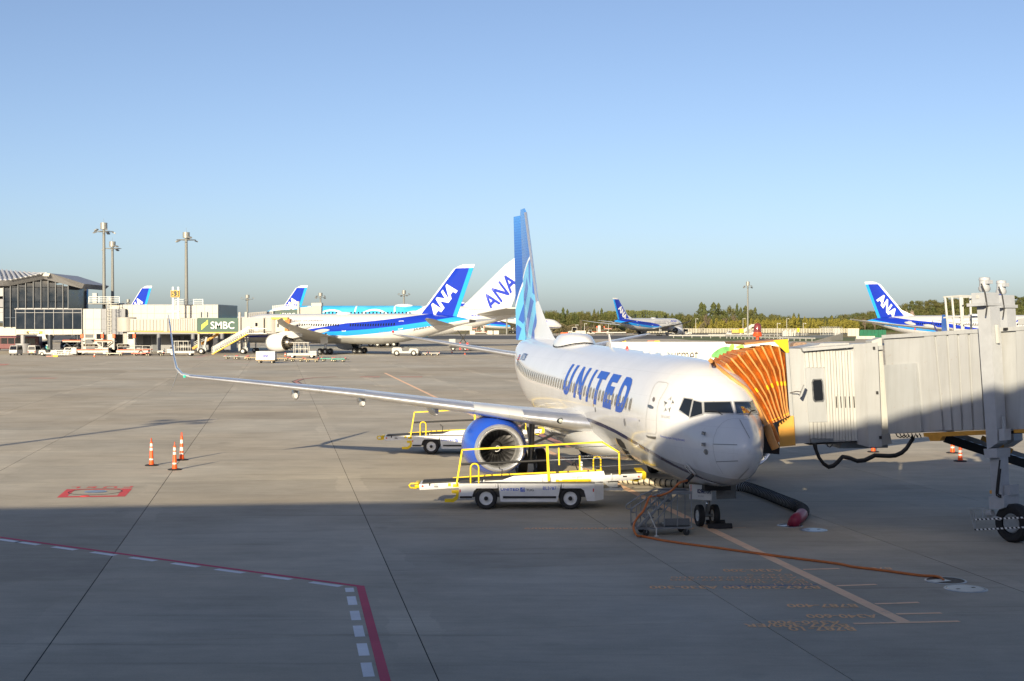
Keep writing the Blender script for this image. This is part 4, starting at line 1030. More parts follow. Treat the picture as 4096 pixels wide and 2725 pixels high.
tunB = Face((tunF.a - tunF.n * 3.75)[:2], (tunF.a - tunF.n * 3.75 + tunF.d)[:2]); lc2 = lift(127, 19, .0, .97, tunB)
bp('roof_bracket', Q7([(1150, 435), (1200, 432), (1204, 520), (1152, 525)]), tunF, -.4, .05, M_BR, tun)
bp('roof_bracket', Q7([(1350, 425), (1500, 415), (1502, 470), (1352, 480)]), tunF, -2.0, -.6, M_BR, tun)
for x in (1172, 1380): bp('warning_lamp', Q7([(x - 16, 505), (x + 16, 503), (x + 16, 525), (x - 16, 527)]), tunF, .10, .16, DARK(), tun)
# caged roof ladder
mb = MB(); W_ = .055
cg = lambda x, y, o: tunF.at(*Q7([(x, y)])[0], o) - BO
for x0, x1, o in ((758, 790, -.35), (818, 848, -.35), (858, 872, -1.0), (890, 912, -.35), (925, 948, -1.2), (752, 768, -1.2)):
    mb.bar(cg(x0 + 4, 232, o), cg(x1, 530, o), W_)
for y in (232, 412):
    mb.bar(cg(752, y + 4, -.35), cg(905, y - 8, -.35), W_ * .8); mb.bar(cg(905, y - 8, -.35), cg(930, y - 5, -1.2), W_ * .8); mb.bar(cg(752, y + 4, -1.2), cg(930, y - 5, -1.2), W_ * .8); mb.bar(cg(752, y + 4, -.35), cg(752, y + 4, -1.2), W_ * .8)
obj('ladder_cage', mb, M_BR2, bridge)
# beacon on the hood
A = cabF.at(*Q6([(682, 212)])[0], -.9) - BO
bcn = obj('beacon', MB().lathe([(0, .05), (.10, .05), (.11, .14), (.2, .155), (.21, .13), (.25, .13)], A, 'z', 20), mat('beacon orange', (.75, .10, .03), .35, var=.1), cab, 40)
obj('lens', MB().lathe([(.25, .125), (.45, .12), (.53, .08), (.55, .001)], A, 'z', 20), mat('smoked red lens', (.20, .045, .045), .08, var=.3, scale=12), bcn, 60)
# mirror on a stalk
A, B = [cabF.at(*z_, .1) - BO for z_ in Q6([(930, 762), (1008, 745)])]; B = B + cabF.n * .35
mir = obj('mirror', MB().tube([A, A.lerp(B, .6) + Vector((0, 0, .03)), B], .018, 6), STEEL(), cab)
obj('mirror_head', MB().bar(B + Vector((-.02, .0, -.14)), B + Vector((.12, .0, .22)), .05, .20, up=(0, 1, 0)), M_BRF, mir)
# bellows
ridges = [[(95, 412), (130, 440), (175, 490), (330, 612), (480, 722), (560, 832), (622, 960), (690, 1100)],
          [(160, 385), (215, 425), (275, 462), (430, 650), (560, 802), (645, 945), (700, 1050), (724, 1090)],
          [(205, 358), (265, 378), (325, 405), (500, 605), (640, 802), (720, 950), (755, 1040), (772, 1074)],
          [(240, 347), (320, 352), (398, 368), (560, 575), (690, 792), (755, 950), (785, 1030), (802, 1062)],
          [(280, 327), (380, 326), (482, 332), (640, 562), (740, 782), (790, 940), (820, 1015), (836, 1046)],
          [(330, 312), (445, 304), (560, 302), (700, 542), (782, 762), (828, 930), (850, 1005), (863, 1036)],
          [(420, 293), (540, 284), (650, 281), (770, 522), (832, 742), (860, 915), (878, 990), (890, 1023)],
          [(520, 282), (630, 272), (735, 267), (832, 522), (862, 742), (885, 910), (902, 980), (915, 1009)],
          [(640, 277), (735, 276), (825, 286), (872, 522), (896, 742), (908, 905), (920, 970), (930, 1000)],
          [(700, 282), (800, 300), (887, 345), (899, 522), (914, 742), (924, 900), (930, 960), (934, 998)]]
N_ = 15
def resample(L, n):
    P = [Vector((a, b, 0)) for a, b in L]; out = []
    for i in range(n):
        t = i / (n - 1) * (len(P) - 1); k = min(int(t), len(P) - 2); out.append(P[k].lerp(P[k + 1], t - k))
    return out
RW = []
for i, L in enumerate(ridges):
    row = []
    for j, q in enumerate(resample(L, N_)):
        px_, py_ = Q6([(q.x, q.y)])[0]; t = i / 9; run = max(0.0, 1 - j / 4.0)
        h0 = (JM @ hit(px_, py_, .15)[0]).y if i == 0 else 0
        D = 44.35 + 1.05 * t ** .8 + run * 2.2
        if i == 0: D = min(max(h0, 43.2), 47.5)
        row.append(AT(px_, py_, D) - BO)
    RW.append(row)
for i in range(9):
    A_, B_ = RW[i], RW[i + 1]; val = []
    for j in range(N_):
        mid = A_[j].lerp(B_[j], .62); away = (mid + BO - Vector((0, 0, CAMH))).normalized()
        val.append(mid + away * (.30 if j > 3 else .08) + Vector((0, 0, -.10 if j <= 4 else 0)))
    m = MB(); m.add(A_ + val, [(j, j + 1, N_ + j + 1, N_ + j) for j in range(N_ - 1)]); m.add(val + B_, [(j, j + 1, N_ + j + 1, N_ + j) for j in range(N_ - 1)])
    fold = obj('canopy_fold', m, M_CANV, cab, 50)
    obj('fold_edge', MB().tube(A_[2:], .032, 6), M_CEDGE, fold, 60)
    for jj in (7, 12):
        if (i + jj) % 7 != 3: obj('reflector', MB().tube([A_[jj].lerp(A_[jj + 1], .1) , A_[jj].lerp(A_[jj + 1], .5)], .036, 6), MATS['yellow gusset'], fold)
# padded front bumper of the canopy
bl = [AT(*Q6([q])[0], 43.9) - BO for q in ((690, 1100), (715, 1160), (745, 1250), (790, 1345))]
obj('canopy_bumper', MB().tube(bl, .13, 10), M_CEDGE, cab, 60)
obj('contact_pad', MB().tube(RW[0], .07, 8), M_CEDGE, cab, 60)
bl = [AT(*Q6([q])[0], 44.15) - BO for q in ((735, 1095), (765, 1150), (795, 1230), (812, 1275))]
obj('canopy_bumper', MB().tube(bl, .09, 10), M_CANV, cab, 60)
# hanging cables
def hang(name, px_pts, D, r, parent=bridge, m=None): return obj(name, MB().tube([AT(x, y, D) - BO for x, y in dense(px_pts, 12)], r, 7), m or DARK(), parent, 60)
hosep = Q6([(1190, 1290), (1205, 1340), (1245, 1440), (1290, 1500), (1340, 1532), (1395, 1520), (1440, 1480), (1490, 1425), (1560, 1438), (1640, 1470), (1720, 1462), (1800, 1425)]) + Q8([(280, 342), (370, 347), (450, 350), (520, 343), (590, 312), (645, 262), (690, 192), (725, 140)])
hang('festoon_cable', hosep, 45.4, .055); hang('festoon_cable', [(x + 2, y + 7) for x, y in hosep[2:]], 45.45, .03)
for L in ([(1215, 1288), (1225, 1360), (1270, 1470), (1340, 1528)], [(1320, 1282), (1335, 1320), (1358, 1330), (1385, 1305)]): hang('loose_cable', Q6(L), 45.3, .02)
for k_ in range(7): hang('loose_cable', Q7([(400 + 34 * k_, 1425), (412 + 34 * k_, 1450), (440 + 30 * k_, 1462), (470 + 24 * k_, 1440)]), 45.2, .018)
# --- drive bogie
bog = Vector((XD(4085, 41.6), 41.6, 0)) - BO
wd = tunF.d if tunF.d.x > 0 else -tunF.d
bogie = obj('drive_bogie', MB().add(tunF.slab(Q8([(1715, 360), (1832, 350), (1852, 800), (1742, 800)]), .12, .5).v, tunF.slab(Q8([(1715, 360), (1832, 350), (1852, 800), (1742, 800)]), .12, .5).f), M_COL, bridge)
bp('collar', Q8([(1685, 262), (1842, 255), (1835, 362), (1700, 365)]), tunF, .04, .66, M_COL, bogie)
bp('axle_box', Q8([(1728, 800), (1905, 790), (1905, 925), (1860, 945), (1735, 940)]), tunF, -.1, .6, M_COL, bogie)
bp('drive_unit', Q8([(1855, 680), (1925, 675), (1925, 790), (1857, 795)]), tunF, .0, .4, M_COL, bogie)
bp('cross_beam', Q8([(1905, 120), (2300, 110), (2300, 660), (1905, 660)]), tunF, -2.6, -2.2, STEEL(), bogie)
bp('amber_lamp', Q8([(1715, 735), (1742, 732), (1742, 770), (1718, 772)]), tunF, .35, .5, M_AMB, bogie)
wc = tunF.at(*Q8([(1935, 1175)])[0], .25) - BO
wc.z = .56
wm = Matrix.Translation(wc) @ Matrix.Rotation(atan2(wd.y, wd.x), 4, 'Z')
for k_, oo in enumerate((0.0, -2.7)):
    tb = MB().lathe([(-.17, .30), (-.22, .42), (-.22, .5), (-.14, .56), (.14, .56), (.22, .5), (.22, .42), (.17, .30)], (0, oo * -1 if False else 0, 0), 'y', 32).xf(Matrix.Translation(tunF.n * oo) @ wm)
    ty = obj('wheel', tb, TYRE(), bogie, 50)
    obj('rim', MB().lathe([(-.12, .30), (-.16, .26), (-.08, .18), (-.08, .001)], (0, 0, 0), 'y', 28).xf(Matrix.Translation(tunF.n * oo) @ wm).add(MB().lathe([(.12, .30), (.16, .26), (.08, .18), (.08, .001)], (0, 0, 0), 'y', 28).xf(Matrix.Translation(tunF.n * oo) @ wm).v, MB().lathe([(.12, .30), (.16, .26), (.08, .18), (.08, .001)], (0, 0, 0), 'y', 28).f), GREY(), ty, 40)
h = newmat('black and white striping', .5); g_ = h.n('ShaderNodeTexCoord'); sp_ = h.n('ShaderNodeSeparateXYZ'); h.nt.links.new(g_.outputs['Object'], sp_.inputs[0])
h.nt.links.new(h.mix(h.lt(h.op('FRACT', h.mul(h.add(h.sub(sp_.outputs[0], sp_.outputs[1]), sp_.outputs[2]), 4.5)), .5), (.02, .02, .02, 1), (.8, .8, .8, 1)), h.b.inputs['Base Color']); M_ZEB = h.m
gd = lambda x, y, o: tunF.at(*Q8([(x, y)])[0], o) - BO
gm = MB()
for a_, b_ in (((1560, 940), (1610, 1055)), ((1570, 1040), (1612, 1170)), ((1560, 940), (1572, 1042)), ((1608, 1052), (1614, 1172)), ((1560, 940), (1740, 935)), ((1610, 955), (1622, 1060)), ((1690, 940), (1700, 1060))):
    gm.bar(gd(*a_, .75), gd(*b_, .75), .035)
guard = obj('wheel_guard', gm, mat('galvanised tube', (.45, .46, .47), .4, .6, var=.15), bogie)
for y0, y1 in ((1058, 1040), (1172, 1150)):
    obj('striped_rail', MB().bar(gd(1610, y0, .75), gd(2200, y1 - 8, .75), .045), M_ZEB, guard)
obj('hub_motor', MB().cyl(gd(1690, 1000, .5), gd(1750, 990, .5), .10, n=14).bar(gd(1690, 1010, .45), gd(1830, 1060, .45), .09), M_COL, bogie, 40)
hang('hydraulic_hose', Q8([(1710, 400), (1695, 520), (1680, 650), (1668, 770), (1672, 805), (1700, 822), (1725, 822)]), 41.5, .025, bogie); hang('hydraulic_hose', Q8([(1718, 500), (1700, 650), (1686, 780), (1700, 800), (1725, 805)]), 41.55, .025, bogie)
# --- service stair under the tunnel
sA = AT(*Q8([(1080, 150)])[0], 46.6) - BO; sB = AT(*Q8([(1720, 330)])[0], 46.6) - BO; sC = AT(*Q8([(2050, 450)])[0], 46.6) - BO
stair = obj('service_stair', MB().bar(sA, sC + (sC - sB) * .8, .08, .28), DARK(), bridge)
obj('stringer', MB().bar(sA + Vector((.3, .9, .1)), sC + Vector((.3, .9, .1)) + (sC - sB) * .8, .08, .28), STEEL(), stair)
tread = MB().box((-.14, 0, -.02), (.14, .9, .02)).mesh('tread', STEEL())
for k_ in range(10): inst('tread', tread, stair, sA.lerp(sC, .06 + k_ * .1) + Vector((.1, 0, .06)))
obj('amber_stringer', MB().bar(AT(*Q8([(1500, 145)])[0], 46.3) - BO, AT(*Q8([(1850, 300)])[0], 46.3) - BO, .05, .16), M_RUST, stair)

# ============================================================ TERMINAL BEHIND THE CAMERA (it shades the near apron)
HB = 16.35
fdir = Vector((1, .095, 0)).normalized(); fn_ = Vector((-fdir.y, fdir.x, 0))
tb = thing('terminal_building', 'long terminal block, whitened for fill light, behind the viewpoint shading the near apron', 'building', (0, -1.2, 0), atan2(fdir.y, fdir.x))
obj('wall', MB().box((-420, -24, 0), (420, 0, 3.2)).box((-420, -24, 9.2), (420, 0, HB - .36)).box((-420, -24, 3.2), (420, -.4, 9.2)), mat('terminal white for fill', (.80, .80, .79), .5, var=.05), tb)  # unseen wall whitened to bounce fill light onto the shaded nose
obj('rear_sky_blocker', MB().box((-420, -70, 0), (420, -26, 23)), MATS['terminal white for fill'], tb)  # added set-back mass that keeps bright low sky out of the pier glass
edge_ = [(-17.7, 49.2), (-9.3, 50.3), (-3.1, 50.9), (3.5, 51.9), (7.0, 53.0), (11, 54.6), (15.8, 56.4), (19.1, 56.2), (40, 55)]
sv_ = Vector((sin(SUN_AZ), cos(SUN_AZ), 0)) * (HB / tan(SUN_EL)); TI = (Matrix.Translation((0, -1.2, 0)) @ Matrix.Rotation(atan2(fdir.y, fdir.x), 4, 'Z')).inverted()
pl_ = [TI @ (Vector((x_, y_, 0)) - sv_) for x_, y_ in edge_]; pl_ = [Vector((-420, pl_[0].y - 25, 0))] + pl_ + [Vector((420, pl_[-1].y, 0))]
ro_ = [(p.x, p.y) for p in pl_] + [(420, -25), (-420, -25)]
obj('shadow_edge_roof', MB().prism(ro_, lambda u, v, q: (u, v, q), HB - .35, HB), M_BRF, tb)  # unseen roof, its front edge shaped to give the apron's shadow edge
pane_me = MB().box((0.08, -.38, 3.25), (3.92, -.30, 9.15)).mesh('pane', mat('terminal panes paled for fill', (.50, .52, .54), .15, var=.1, scale=.3))  # panes made pale only to add fill light, no blinds behind them
for k_ in range(-40, 40): inst('pane', pane_me, tb, (k_ * 4.0, 0, 0))
# ============================================================ BELT LOADERS
M_LW = mat('loader white', (0.74, 0.75, 0.76), .32, var=.10, scale=2); M_BELT = mat('conveyor belt', (.03, .03, .032), .7, var=.3, scale=5)
def tubepath(mb, pts, r, n=8): return mb.tube(pts, r, n)
def belt_loader(label, loc, number):
    t = thing('belt_loader', label, 'belt loader', loc, 0, 'airline belt loaders under the near wing')
    Wd = 1.95
    def side(poly, y0, y1, name, m, par=t): return obj(name, MB().px(poly, y0, y1), m, par)
    arch = lambda cx: [(cx - .46, .40), (cx - .40, .66), (cx - .28, .76), (cx + .28, .76), (cx + .40, .66), (cx + .46, .40)]
    ch = obj('chassis', MB().box((-.88, .12, .42), (3.98, Wd - .12, .86)), mat('chassis dark', (.05, .05, .052), .6, var=.2), t)
    for y0, y1, sgn in ((-.02, .05, 1), (Wd - .05, Wd + .02, 0)):
        a = side([(-.93, .37), (-.50, .37), (-.42, .64), (-.32, .735), (.36, .735), (.40, .74), (.40, .90), (-.93, .90)], y0, y1, 'side_panel', M_LW)
        b = side([(.50, .28), (2.44, .28), (2.575, .90), (.415, .90)], y0 - .01 * sgn, y1 - .01 * sgn, 'side_panel', M_LW)
        c = side([(2.59, .735), (3.25, .735), (3.36, .66), (3.46, .30), (3.73, .30), (3.73, .90), (2.59, .90)], y0, y1, 'side_panel', M_LW)
        if sgn:
            obj('rub_strip', MB().box((.58, y0 - .04, .40), (2.40, y0 - .012, .47)), DARK(), b)
            obj('rub_strip', MB().box((-.90, y0 - .03, .40), (-.48, y0 - .002, .47)), DARK(), a)
            obj('reflector', MB().box((-.91, y0 - .008, .60), (-.87, y0 - .002, .70)), RED(), a)
            obj('reflector', MB().box((3.66, y0 - .008, .62), (3.70, y0 - .002, .73)), RED(), c)
            yy = y0 - .014
            plane_text('UNITED', (.50, yy, .655), (1, 0, 0), (0, 0, 1), .085, UBLUE(), b, width=.63, bold=.03, spacing=1.1)
            obj('decal_square', MB().box((1.175, yy - .001, .615), (1.325, yy + .003, .765)), UBLUE(), b)
            for k_ in range(4): obj('globe_line', MB().tube([(1.18 + .035 * k_, yy - .003, .62), (1.21 + .03 * k_, yy - .003, .70 - .01 * k_), (1.27 + .014 * k_, yy - .003, .755)], .005, 5), PRINTW(), b)
            plane_text('TUG', (1.375, yy, .64), (1, 0, 0), (0, 0, 1), .08, PRINTB(), b, width=.26, bold=.01)
            if number: plane_text(number, (1.95, yy, .685), (1, 0, 0), (0, 0, 1), .115, UBLUE(), b, width=.46)
            for px_ in (.32, .49, 2.50, 2.66):
                for pz in (.80, .85): obj('bolt', MB().cyl((px_, yy - .008, pz), (px_, yy + .012, pz), .012, n=8), STEEL(), b)
    obj('end_cap', MB().prism([(3.735, .30), (4.04, .34), (4.04, .88), (3.735, .90)], lambda u, v, q: (u, q if u < 3.9 else q * .86 + .14, v), 0, Wd), M_LW, t)
    obj('deck', MB().box((-.93, 0, .901), (3.73, Wd, .925)), mat('deck plate', (.08, .08, .085), .5, var=.3, scale=8), t)
    for x in (0, 2.89):
        for y in (.14, Wd - .14): wheel_parts(t, (x, y, .385), .385, .27, M_LW, hubr=.60)
    for x in (0, 2.89): obj('hub_cap', MB().cyl((x, -.05, .385), (x, .06, .385), .07, n=12), DARK(), t, 40)
    # conveyor boom
    y0, y1 = .36, 1.46
    zb = lambda x: .86 + (x + 2.34) * .049
    def boom(poly, ya, yb, name, m, par): return side(poly, ya, yb, name, m, par)
    bm_ = obj('conveyor_frame', MB().px([(-2.30, zb(-2.3) - .23), (-1.0, zb(-1.0) - .22), (5.35, zb(5.35) - .25), (5.40, zb(5.4) - .03), (-2.32, zb(-2.3) - .03)], y0, y1), M_LW, t)
    obj('belt', MB().px([(-2.22, zb(-2.2) - .02), (5.38, zb(5.38) - .02), (5.38, zb(5.38) + .02), (-2.22, zb(-2.2) + .02)], y0 + .08, y1 - .08), M_BELT, bm_)
    obj('side_guard', MB().px([(.55, zb(.55) - .02), (.95, zb(.95) + .10), (4.05, zb(4.05) + .12), (4.1, zb(4.1) - .02)], y0 - .03, y0 - .003), M_LW, bm_)
    for x in (-.1, .8, 1.9, 3.1, 4.3): obj('bracket', MB().box((x, y0 - .06, zb(x) - .2), (x + .04, y0 - .031, zb(x) + .02)), M_LW, bm_)
    obj('end_bumper', MB().cbox((-2.48, y0 + .05, .68), (-2.31, y1 - .05, .87), .05), YEL(), bm_, 40)
    obj('grab_bar', MB().tube([(-2.40, y0 - .02, .70), (-2.62, y0 - .02, .72), (-2.66, y0 - .02, .80), (-2.60, y0 - .02, .86), (-2.35, y0 - .02, .86)], .03, 8), YEL(), bm_, 60)
    obj('end_bumper', MB().px([(5.385, 1.0), (5.48, 1.0), (5.52, 1.05), (5.52, 1.24), (5.46, 1.29), (5.2, 1.285), (5.2, 1.255), (5.385, 1.25)], y0 - .03, y1 + .03), YEL(), bm_)
    obj('roller_guard', MB().px([(4.95, .96), (5.38, .98), (5.3, 1.03), (5.22, .92), (5.10, .93), (5.05, 1.0)], y0 - .04, y0), YEL(), bm_)
    for x0, x1, z0, z1, m in ((-1.15, -.95, .79, .90, YEL()), (-1.32, -1.22, .82, .93, YEL()), (3.02, 3.62, .99, 1.07, YEL()), (.75, 1.0, .79, .86, YEL()), (-1.80, -1.66, .79, .82, DARK()), (-1.80, -1.68, .86, .88, DARK()), (-1.98, -1.93, .84, .95, DARK()), (2.96, 3.3, 1.13, 1.2, mat('blue label', (.35, .45, .55), .5, var=0)), (4.72, 4.86, 1.14, 1.19, DARK())):
        obj('control_panel' if m == DARK() else 'warning_label', MB().box((x0, y0 - .006 - (.03 if .55 < x0 < 4 else 0), z0 - .06), (x1, y0 - .001 - (.03 if .55 < x0 < 4 else 0), z1 - .06)), m, bm_)
    obj('stop_button', MB().cyl((-2.2, y0 - .02, .77), (-2.2, y0, .77), .035, n=12), RED(), bm_)
    obj('stop_button', MB().cyl((5.27, y0 - .03, 1.10), (5.27, y0, 1.10), .03, n=12), RED(), bm_)
    # handrails
    hr = obj('handrail', MB().bar((-1.03, y0 - .05, .80), (-.83, y0 - .05, 2.03), .055).bar((-.84, y0 - .05, 2.03), (4.02, y0 - .05, 2.30), .055).bar((4.0, y0 - .05, 2.30), (4.60, y0 - .05, 1.93), .055).bar((4.58, y0 - .05, 1.95), (4.60, y0 - .05, 1.17), .055).bar((2.10, y0 - .06, 2.18), (2.16, y0 - .06, .95), .085), YEL(), t)
    obj('padded_rail', MB().tube([(-.86, y0 - .05, 1.53), (2.06, y0 - .05, 1.66)], .045, 10), DARK(), hr, 60)
    M_TUBE = mat('stainless rail', (.62, .63, .64), .2, .9, var=.1)
    obj('steel_rail', MB().tube([(2.1, y0, 1.66), (4.58, y0, 1.76)], .016, 6).tube([(2.5, y0 + .02, 2.08), (4.5, y0 + .02, 2.17), (5.0, y0 + .02, 1.95), (4.95, y0 + .02, 1.85), (2.6, y0 + .02, 1.78)], .016, 6).tube([(3.3, y0 + .05, 1.40), (5.85, y0 + .05, 1.55), (5.95, y0 + .05, 1.62), (5.8, y0 + .05, 1.88), (3.3, y0 + .05, 1.78)], .016, 6), M_TUBE, hr, 60)
    obj('rail_post', MB().bar((2.50, y0 - .03, 2.10), (2.52, y0 - .03, 1.50), .05), YEL(), hr)
    obj('rail_post', MB().bar((3.22, y0 - .03, 1.83), (3.24, y0 - .03, 1.27), .05), YEL(), hr)
    obj('back_rail', MB().bar((.0, y1 + .05, 1.02), (4.1, y1 + .05, 1.20), .05).bar((-1.2, y1 + .05, .92), (0.0, y1 + .05, 1.02), .05), YEL(), t)
    for x, z, zt_, w in ((-.39, .86, 1.58, .14), (3.88, 1.13, 1.72, .13)):
        obj('step_hoop', MB().tube([(x - w, .02 if x < 0 else 1.2, z)] + [(x - w * cos(a), .02 if x < 0 else 1.2, zt_ - w + w * sin(a)) for a in [pi * k_ / 8 for k_ in range(9)]] + [(x + w, .02 if x < 0 else 1.2, z)], .028, 8).box((x - w - .06, 0.0 if x < 0 else 1.16, z - .03), (x + w + .06, .05 if x < 0 else 1.24, z + .02)), YEL(), t, 50)
    obj('step', MB().px([(-1.42, .25), (-1.12, .25), (-.97, .36), (-.93, .50), (-.93, .66), (-1.18, .66), (-1.18, .57), (-1.02, .55), (-1.06, .44), (-1.15, .37), (-1.42, .36)], .02, .16), YEL(), t)
    obj('lift_cover', MB().px([(2.40, .935), (3.55, .935), (3.55, 1.02), (2.62, 1.0), (2.62, .97), (2.50, .97), (2.50, 1.0), (2.40, 1.0)], y0 - .08, y0 - .045), YEL(), t)
    st = obj('driver_seat', MB().cbox((3.35, 1.5, 1.0), (3.75, 1.9, 1.12), .05).cbox((3.30, 1.5, 1.05), (3.40, 1.9, 1.5), .04), WHITE(), t, 40)
    obj('steering_wheel', MB().tube([(3.10 + .16 * .5 * cos(a), 1.7 + .17 * sin(a), 1.50 + .14 * cos(a)) for a in [2 * pi * k_ / 18 for k_ in range(19)]], .018, 6).cyl((3.1, 1.7, 1.5), (3.25, 1.7, 1.1), .02), DARK(), t, 60)
    obj('leg_frame', MB().bar((4.0, .4, 1.0), (4.35, .4, .72), .06, .1).box((4.05, .35, .62), (4.72, 1.3, .70)).box((4.25, .4, .72), (4.55, 1.2, .90)), LGREY(), t)
    obj('lock_lever', MB().tube([(-.02 + .55, y0, 1.05), (.55, y0, 1.35), (.47, y0, 1.36), (.44, y0, 1.44)], .02, 6), DARK(), t)
    return t
belt_loader('front white belt loader with yellow rails beside the blue engine, number on its side', (XD(1944, 48.7), 48.7 - .0, 0), 'BL3787')
belt_loader('rear white belt loader with yellow rails behind the blue engine', (XD(1724, 69.0), 69.0, 0), None)

# ============================================================ STEP CART, CABLE, HOSE, CHOCKS
M_GALV = mat('galvanised steel', (.33, .34, .35), .42, .75, var=.25, scale=6); M_MESH = mat('grating steel', (.22, .23, .24), .5, .6, var=.45, scale=60)
sc = G(2582, 2146); sc2 = G(2750, 2143)
sa = atan2(sc2.y - sc.y, sc2.x - sc.x); L0 = (sc2 - sc).length
t = thing('step_cart', 'grey steel wheeled step stand with three treads by the nose gear', 'step cart', (sc.x, sc.y, 0), sa)
w = .82; xl, xr = -.30, L0 + .14; zb = .27; zt = 1.30
obj('base_frame', MB().box((xl, 0, zb - .06), (xr, .05, zb)).box((xl, w - .05, zb - .06), (xr, w, zb)).box((xl, .051, zb - .06), (xl + .05, w - .051, zb)).box((xr - .05, .051, zb - .06), (xr, w - .051, zb)), M_GALV, t)
obj('floor_grating', MB().box((xl + .05, .05, zb - .02), (xr - .05, w - .05, zb - .005)), M_MESH, t)
obj('platform', MB().box((xr - .85, 0, zt - .04), (xr, w, zt)), M_MESH, t)
obj('platform_edge', MB().box((xr - .85, -.012, zt - .05), (xr, -.001, zt + .005)), M_GALV, t)
for i in range(4):
    x0 = xl + .04 + i * .26; z = zb + .02 + i * .245
    obj('tread', MB().box((x0, .03, z), (x0 + .27, w - .03, z + .03)), M_MESH, t)
for y in (0.0, w):
    for x, z0, z1 in ((xl + .02, zb, zt - .42), (xl + .32, zb, zt - .10), (xr - .85, zb, zt), (xr - .45, zb, zt - .04), (xr - .02, zb, zt), (xl + .62, zb + .5, zt - .02)):
        obj('post', MB().cyl((x, y, z0), (x, y, z1), .018, n=8), M_GALV, t, 60)
    obj('handrail', MB().tube([(xl + .02, y, zb + .45), (xl - .10, y, zb + .46), (xl - .13, y, zb + .52), (xl - .13, y, zt - .48), (xl - .08, y, zt - .42), (xl + .32, y, zt - .16), (xl + .80, y, zt + .02), (xr, y, zt + .02)], .02, 8), M_GALV, t, 60)
    obj('stringer', MB().bar((xl + .05, y, zb), (xr - .65, y, zt - .05), .05, .06), M_GALV, t)
    obj('stringer', MB().bar((xl + .45, y, zb), (xr - .45, y, zt - .05), .04, .04), M_GALV, t)
M_CAST = mat('caster rubber', (.03, .03, .03), .6, var=.3)
for x in (.03, xr - .16):
    for y in (.06, w - .06):
        c = obj('caster', MB().lathe([(-.025, .03), (-.03, .08), (-.02, .1), (.02, .1), (.03, .08), (.025, .03)], (x, y, .1), 'y', 20).lathe([(-.026, .001), (-.026, .05)], (x, y, .1), 'y', 16).lathe([(.026, .05), (.026, .001)], (x, y, .1), 'y', 16), M_CAST, t, 50)
        obj('fork', MB().box((x - .05, y - .04, .19), (x + .05, y + .04, .21)).bar((x, y - .035, .1), (x + .02, y - .035, .2), .02, .04).bar((x, y + .035, .1), (x + .02, y + .035, .2), .02, .04), M_GALV, c)
obj('tool_tray', MB().box((xr - .85, .1, zb + .02), (xr - .05, w - .1, zb + .035)).box((xr - .85, .1, zb + .02), (xr - .05, .115, zb + .24)), M_MESH, t)
obj('papers', MB().box((xr - .8, .2, zb + .04), (xr - .55, .55, zb + .07)).box((xr - .5, .25, zb + .04), (xr - .3, .6, zb + .06)), WHITE(), t)
obj('stabiliser', MB().bar((xl + .38, -.04, zt - .55), (xl + .60, -.06, zb - .02), .03).cyl((xl + .62, -.06, zb), (xl + .62, -.06, .02), .02, n=8).box((xl + .56, -.10, .0), (xl + .68, -.02, .03)), LGREY(), t)

M_CAB = mat('orange cable rubber', (.62, .175, .04), .5, var=.2, scale=3)
gp_w = JM @ GPU_P; gn = (JM.to_3x3() @ GPU_N)
D0 = gp_w.y
cz = Z3
path = [gp_w, gp_w + gn * .10 + Vector((-.12, 0, -.12))]
for (a, b), D in zip(cz([(840, 570), (760, 650), (705, 688), (640, 715), (590, 730), (520, 735), (470, 745), (445, 785), (420, 850), (380, 930), (325, 990), (282, 1060), (264, 1130), (280, 1190), (315, 1235)]), (41.9, 42.1, 42.4, 42.7, 42.75, 42.7, 42.65, 42.6, 42.5, 42.45, 42.4, 42.35, 42.3, 42.25, 42.2)):
    path.append(AT(a, b, D))
for a, b in cz([(370, 1255), (480, 1275), (600, 1300), (800, 1332), (1000, 1360), (1300, 1398), (1600, 1440), (1900, 1480), (2195, 1520)]) + [zt_ for zt_ in [(2550 + x / 1.6836, 2200 + y / 1.6836) for x, y in ((1340, 100), (1450, 122), (1600, 140), (1750, 160), (1900, 180), (2000, 186), (2040, 196), (2062, 208))]]:
    g = G(a, b); path.append(Vector((g.x, g.y, .036)))
path[-1].z = .01
def smooth_path(P, k=5):
    out = []
    for i in range(len(P) - 1):
        p0, p1, p2, p3 = P[max(i - 1, 0)], P[i], P[i + 1], P[min(i + 2, len(P) - 1)]
        for j in range(k):
            u = j / k; out.append(.5 * ((2 * p1) + (p2 - p0) * u + (2 * p0 - 5 * p1 + 4 * p2 - p3) * u * u + (3 * p1 - p0 - 3 * p2 + p3) * u ** 3))
    return out + [P[-1]]
cable = thing('power_cable', 'long orange ground power cable running from the airliner nose across the apron', 'cable', (0, 0, 0))
obj('sheath', MB().tube(smooth_path(path), .034, 10), M_CAB, cable, 60)
obj('plug', MB().tube([gp_w + gn * .02, gp_w + gn * .10 + Vector((-.10, 0, -.10)), gp_w + gn * .10 + Vector((-.19, .0, -.22))], .062, 10), DARK(), cable, 50)

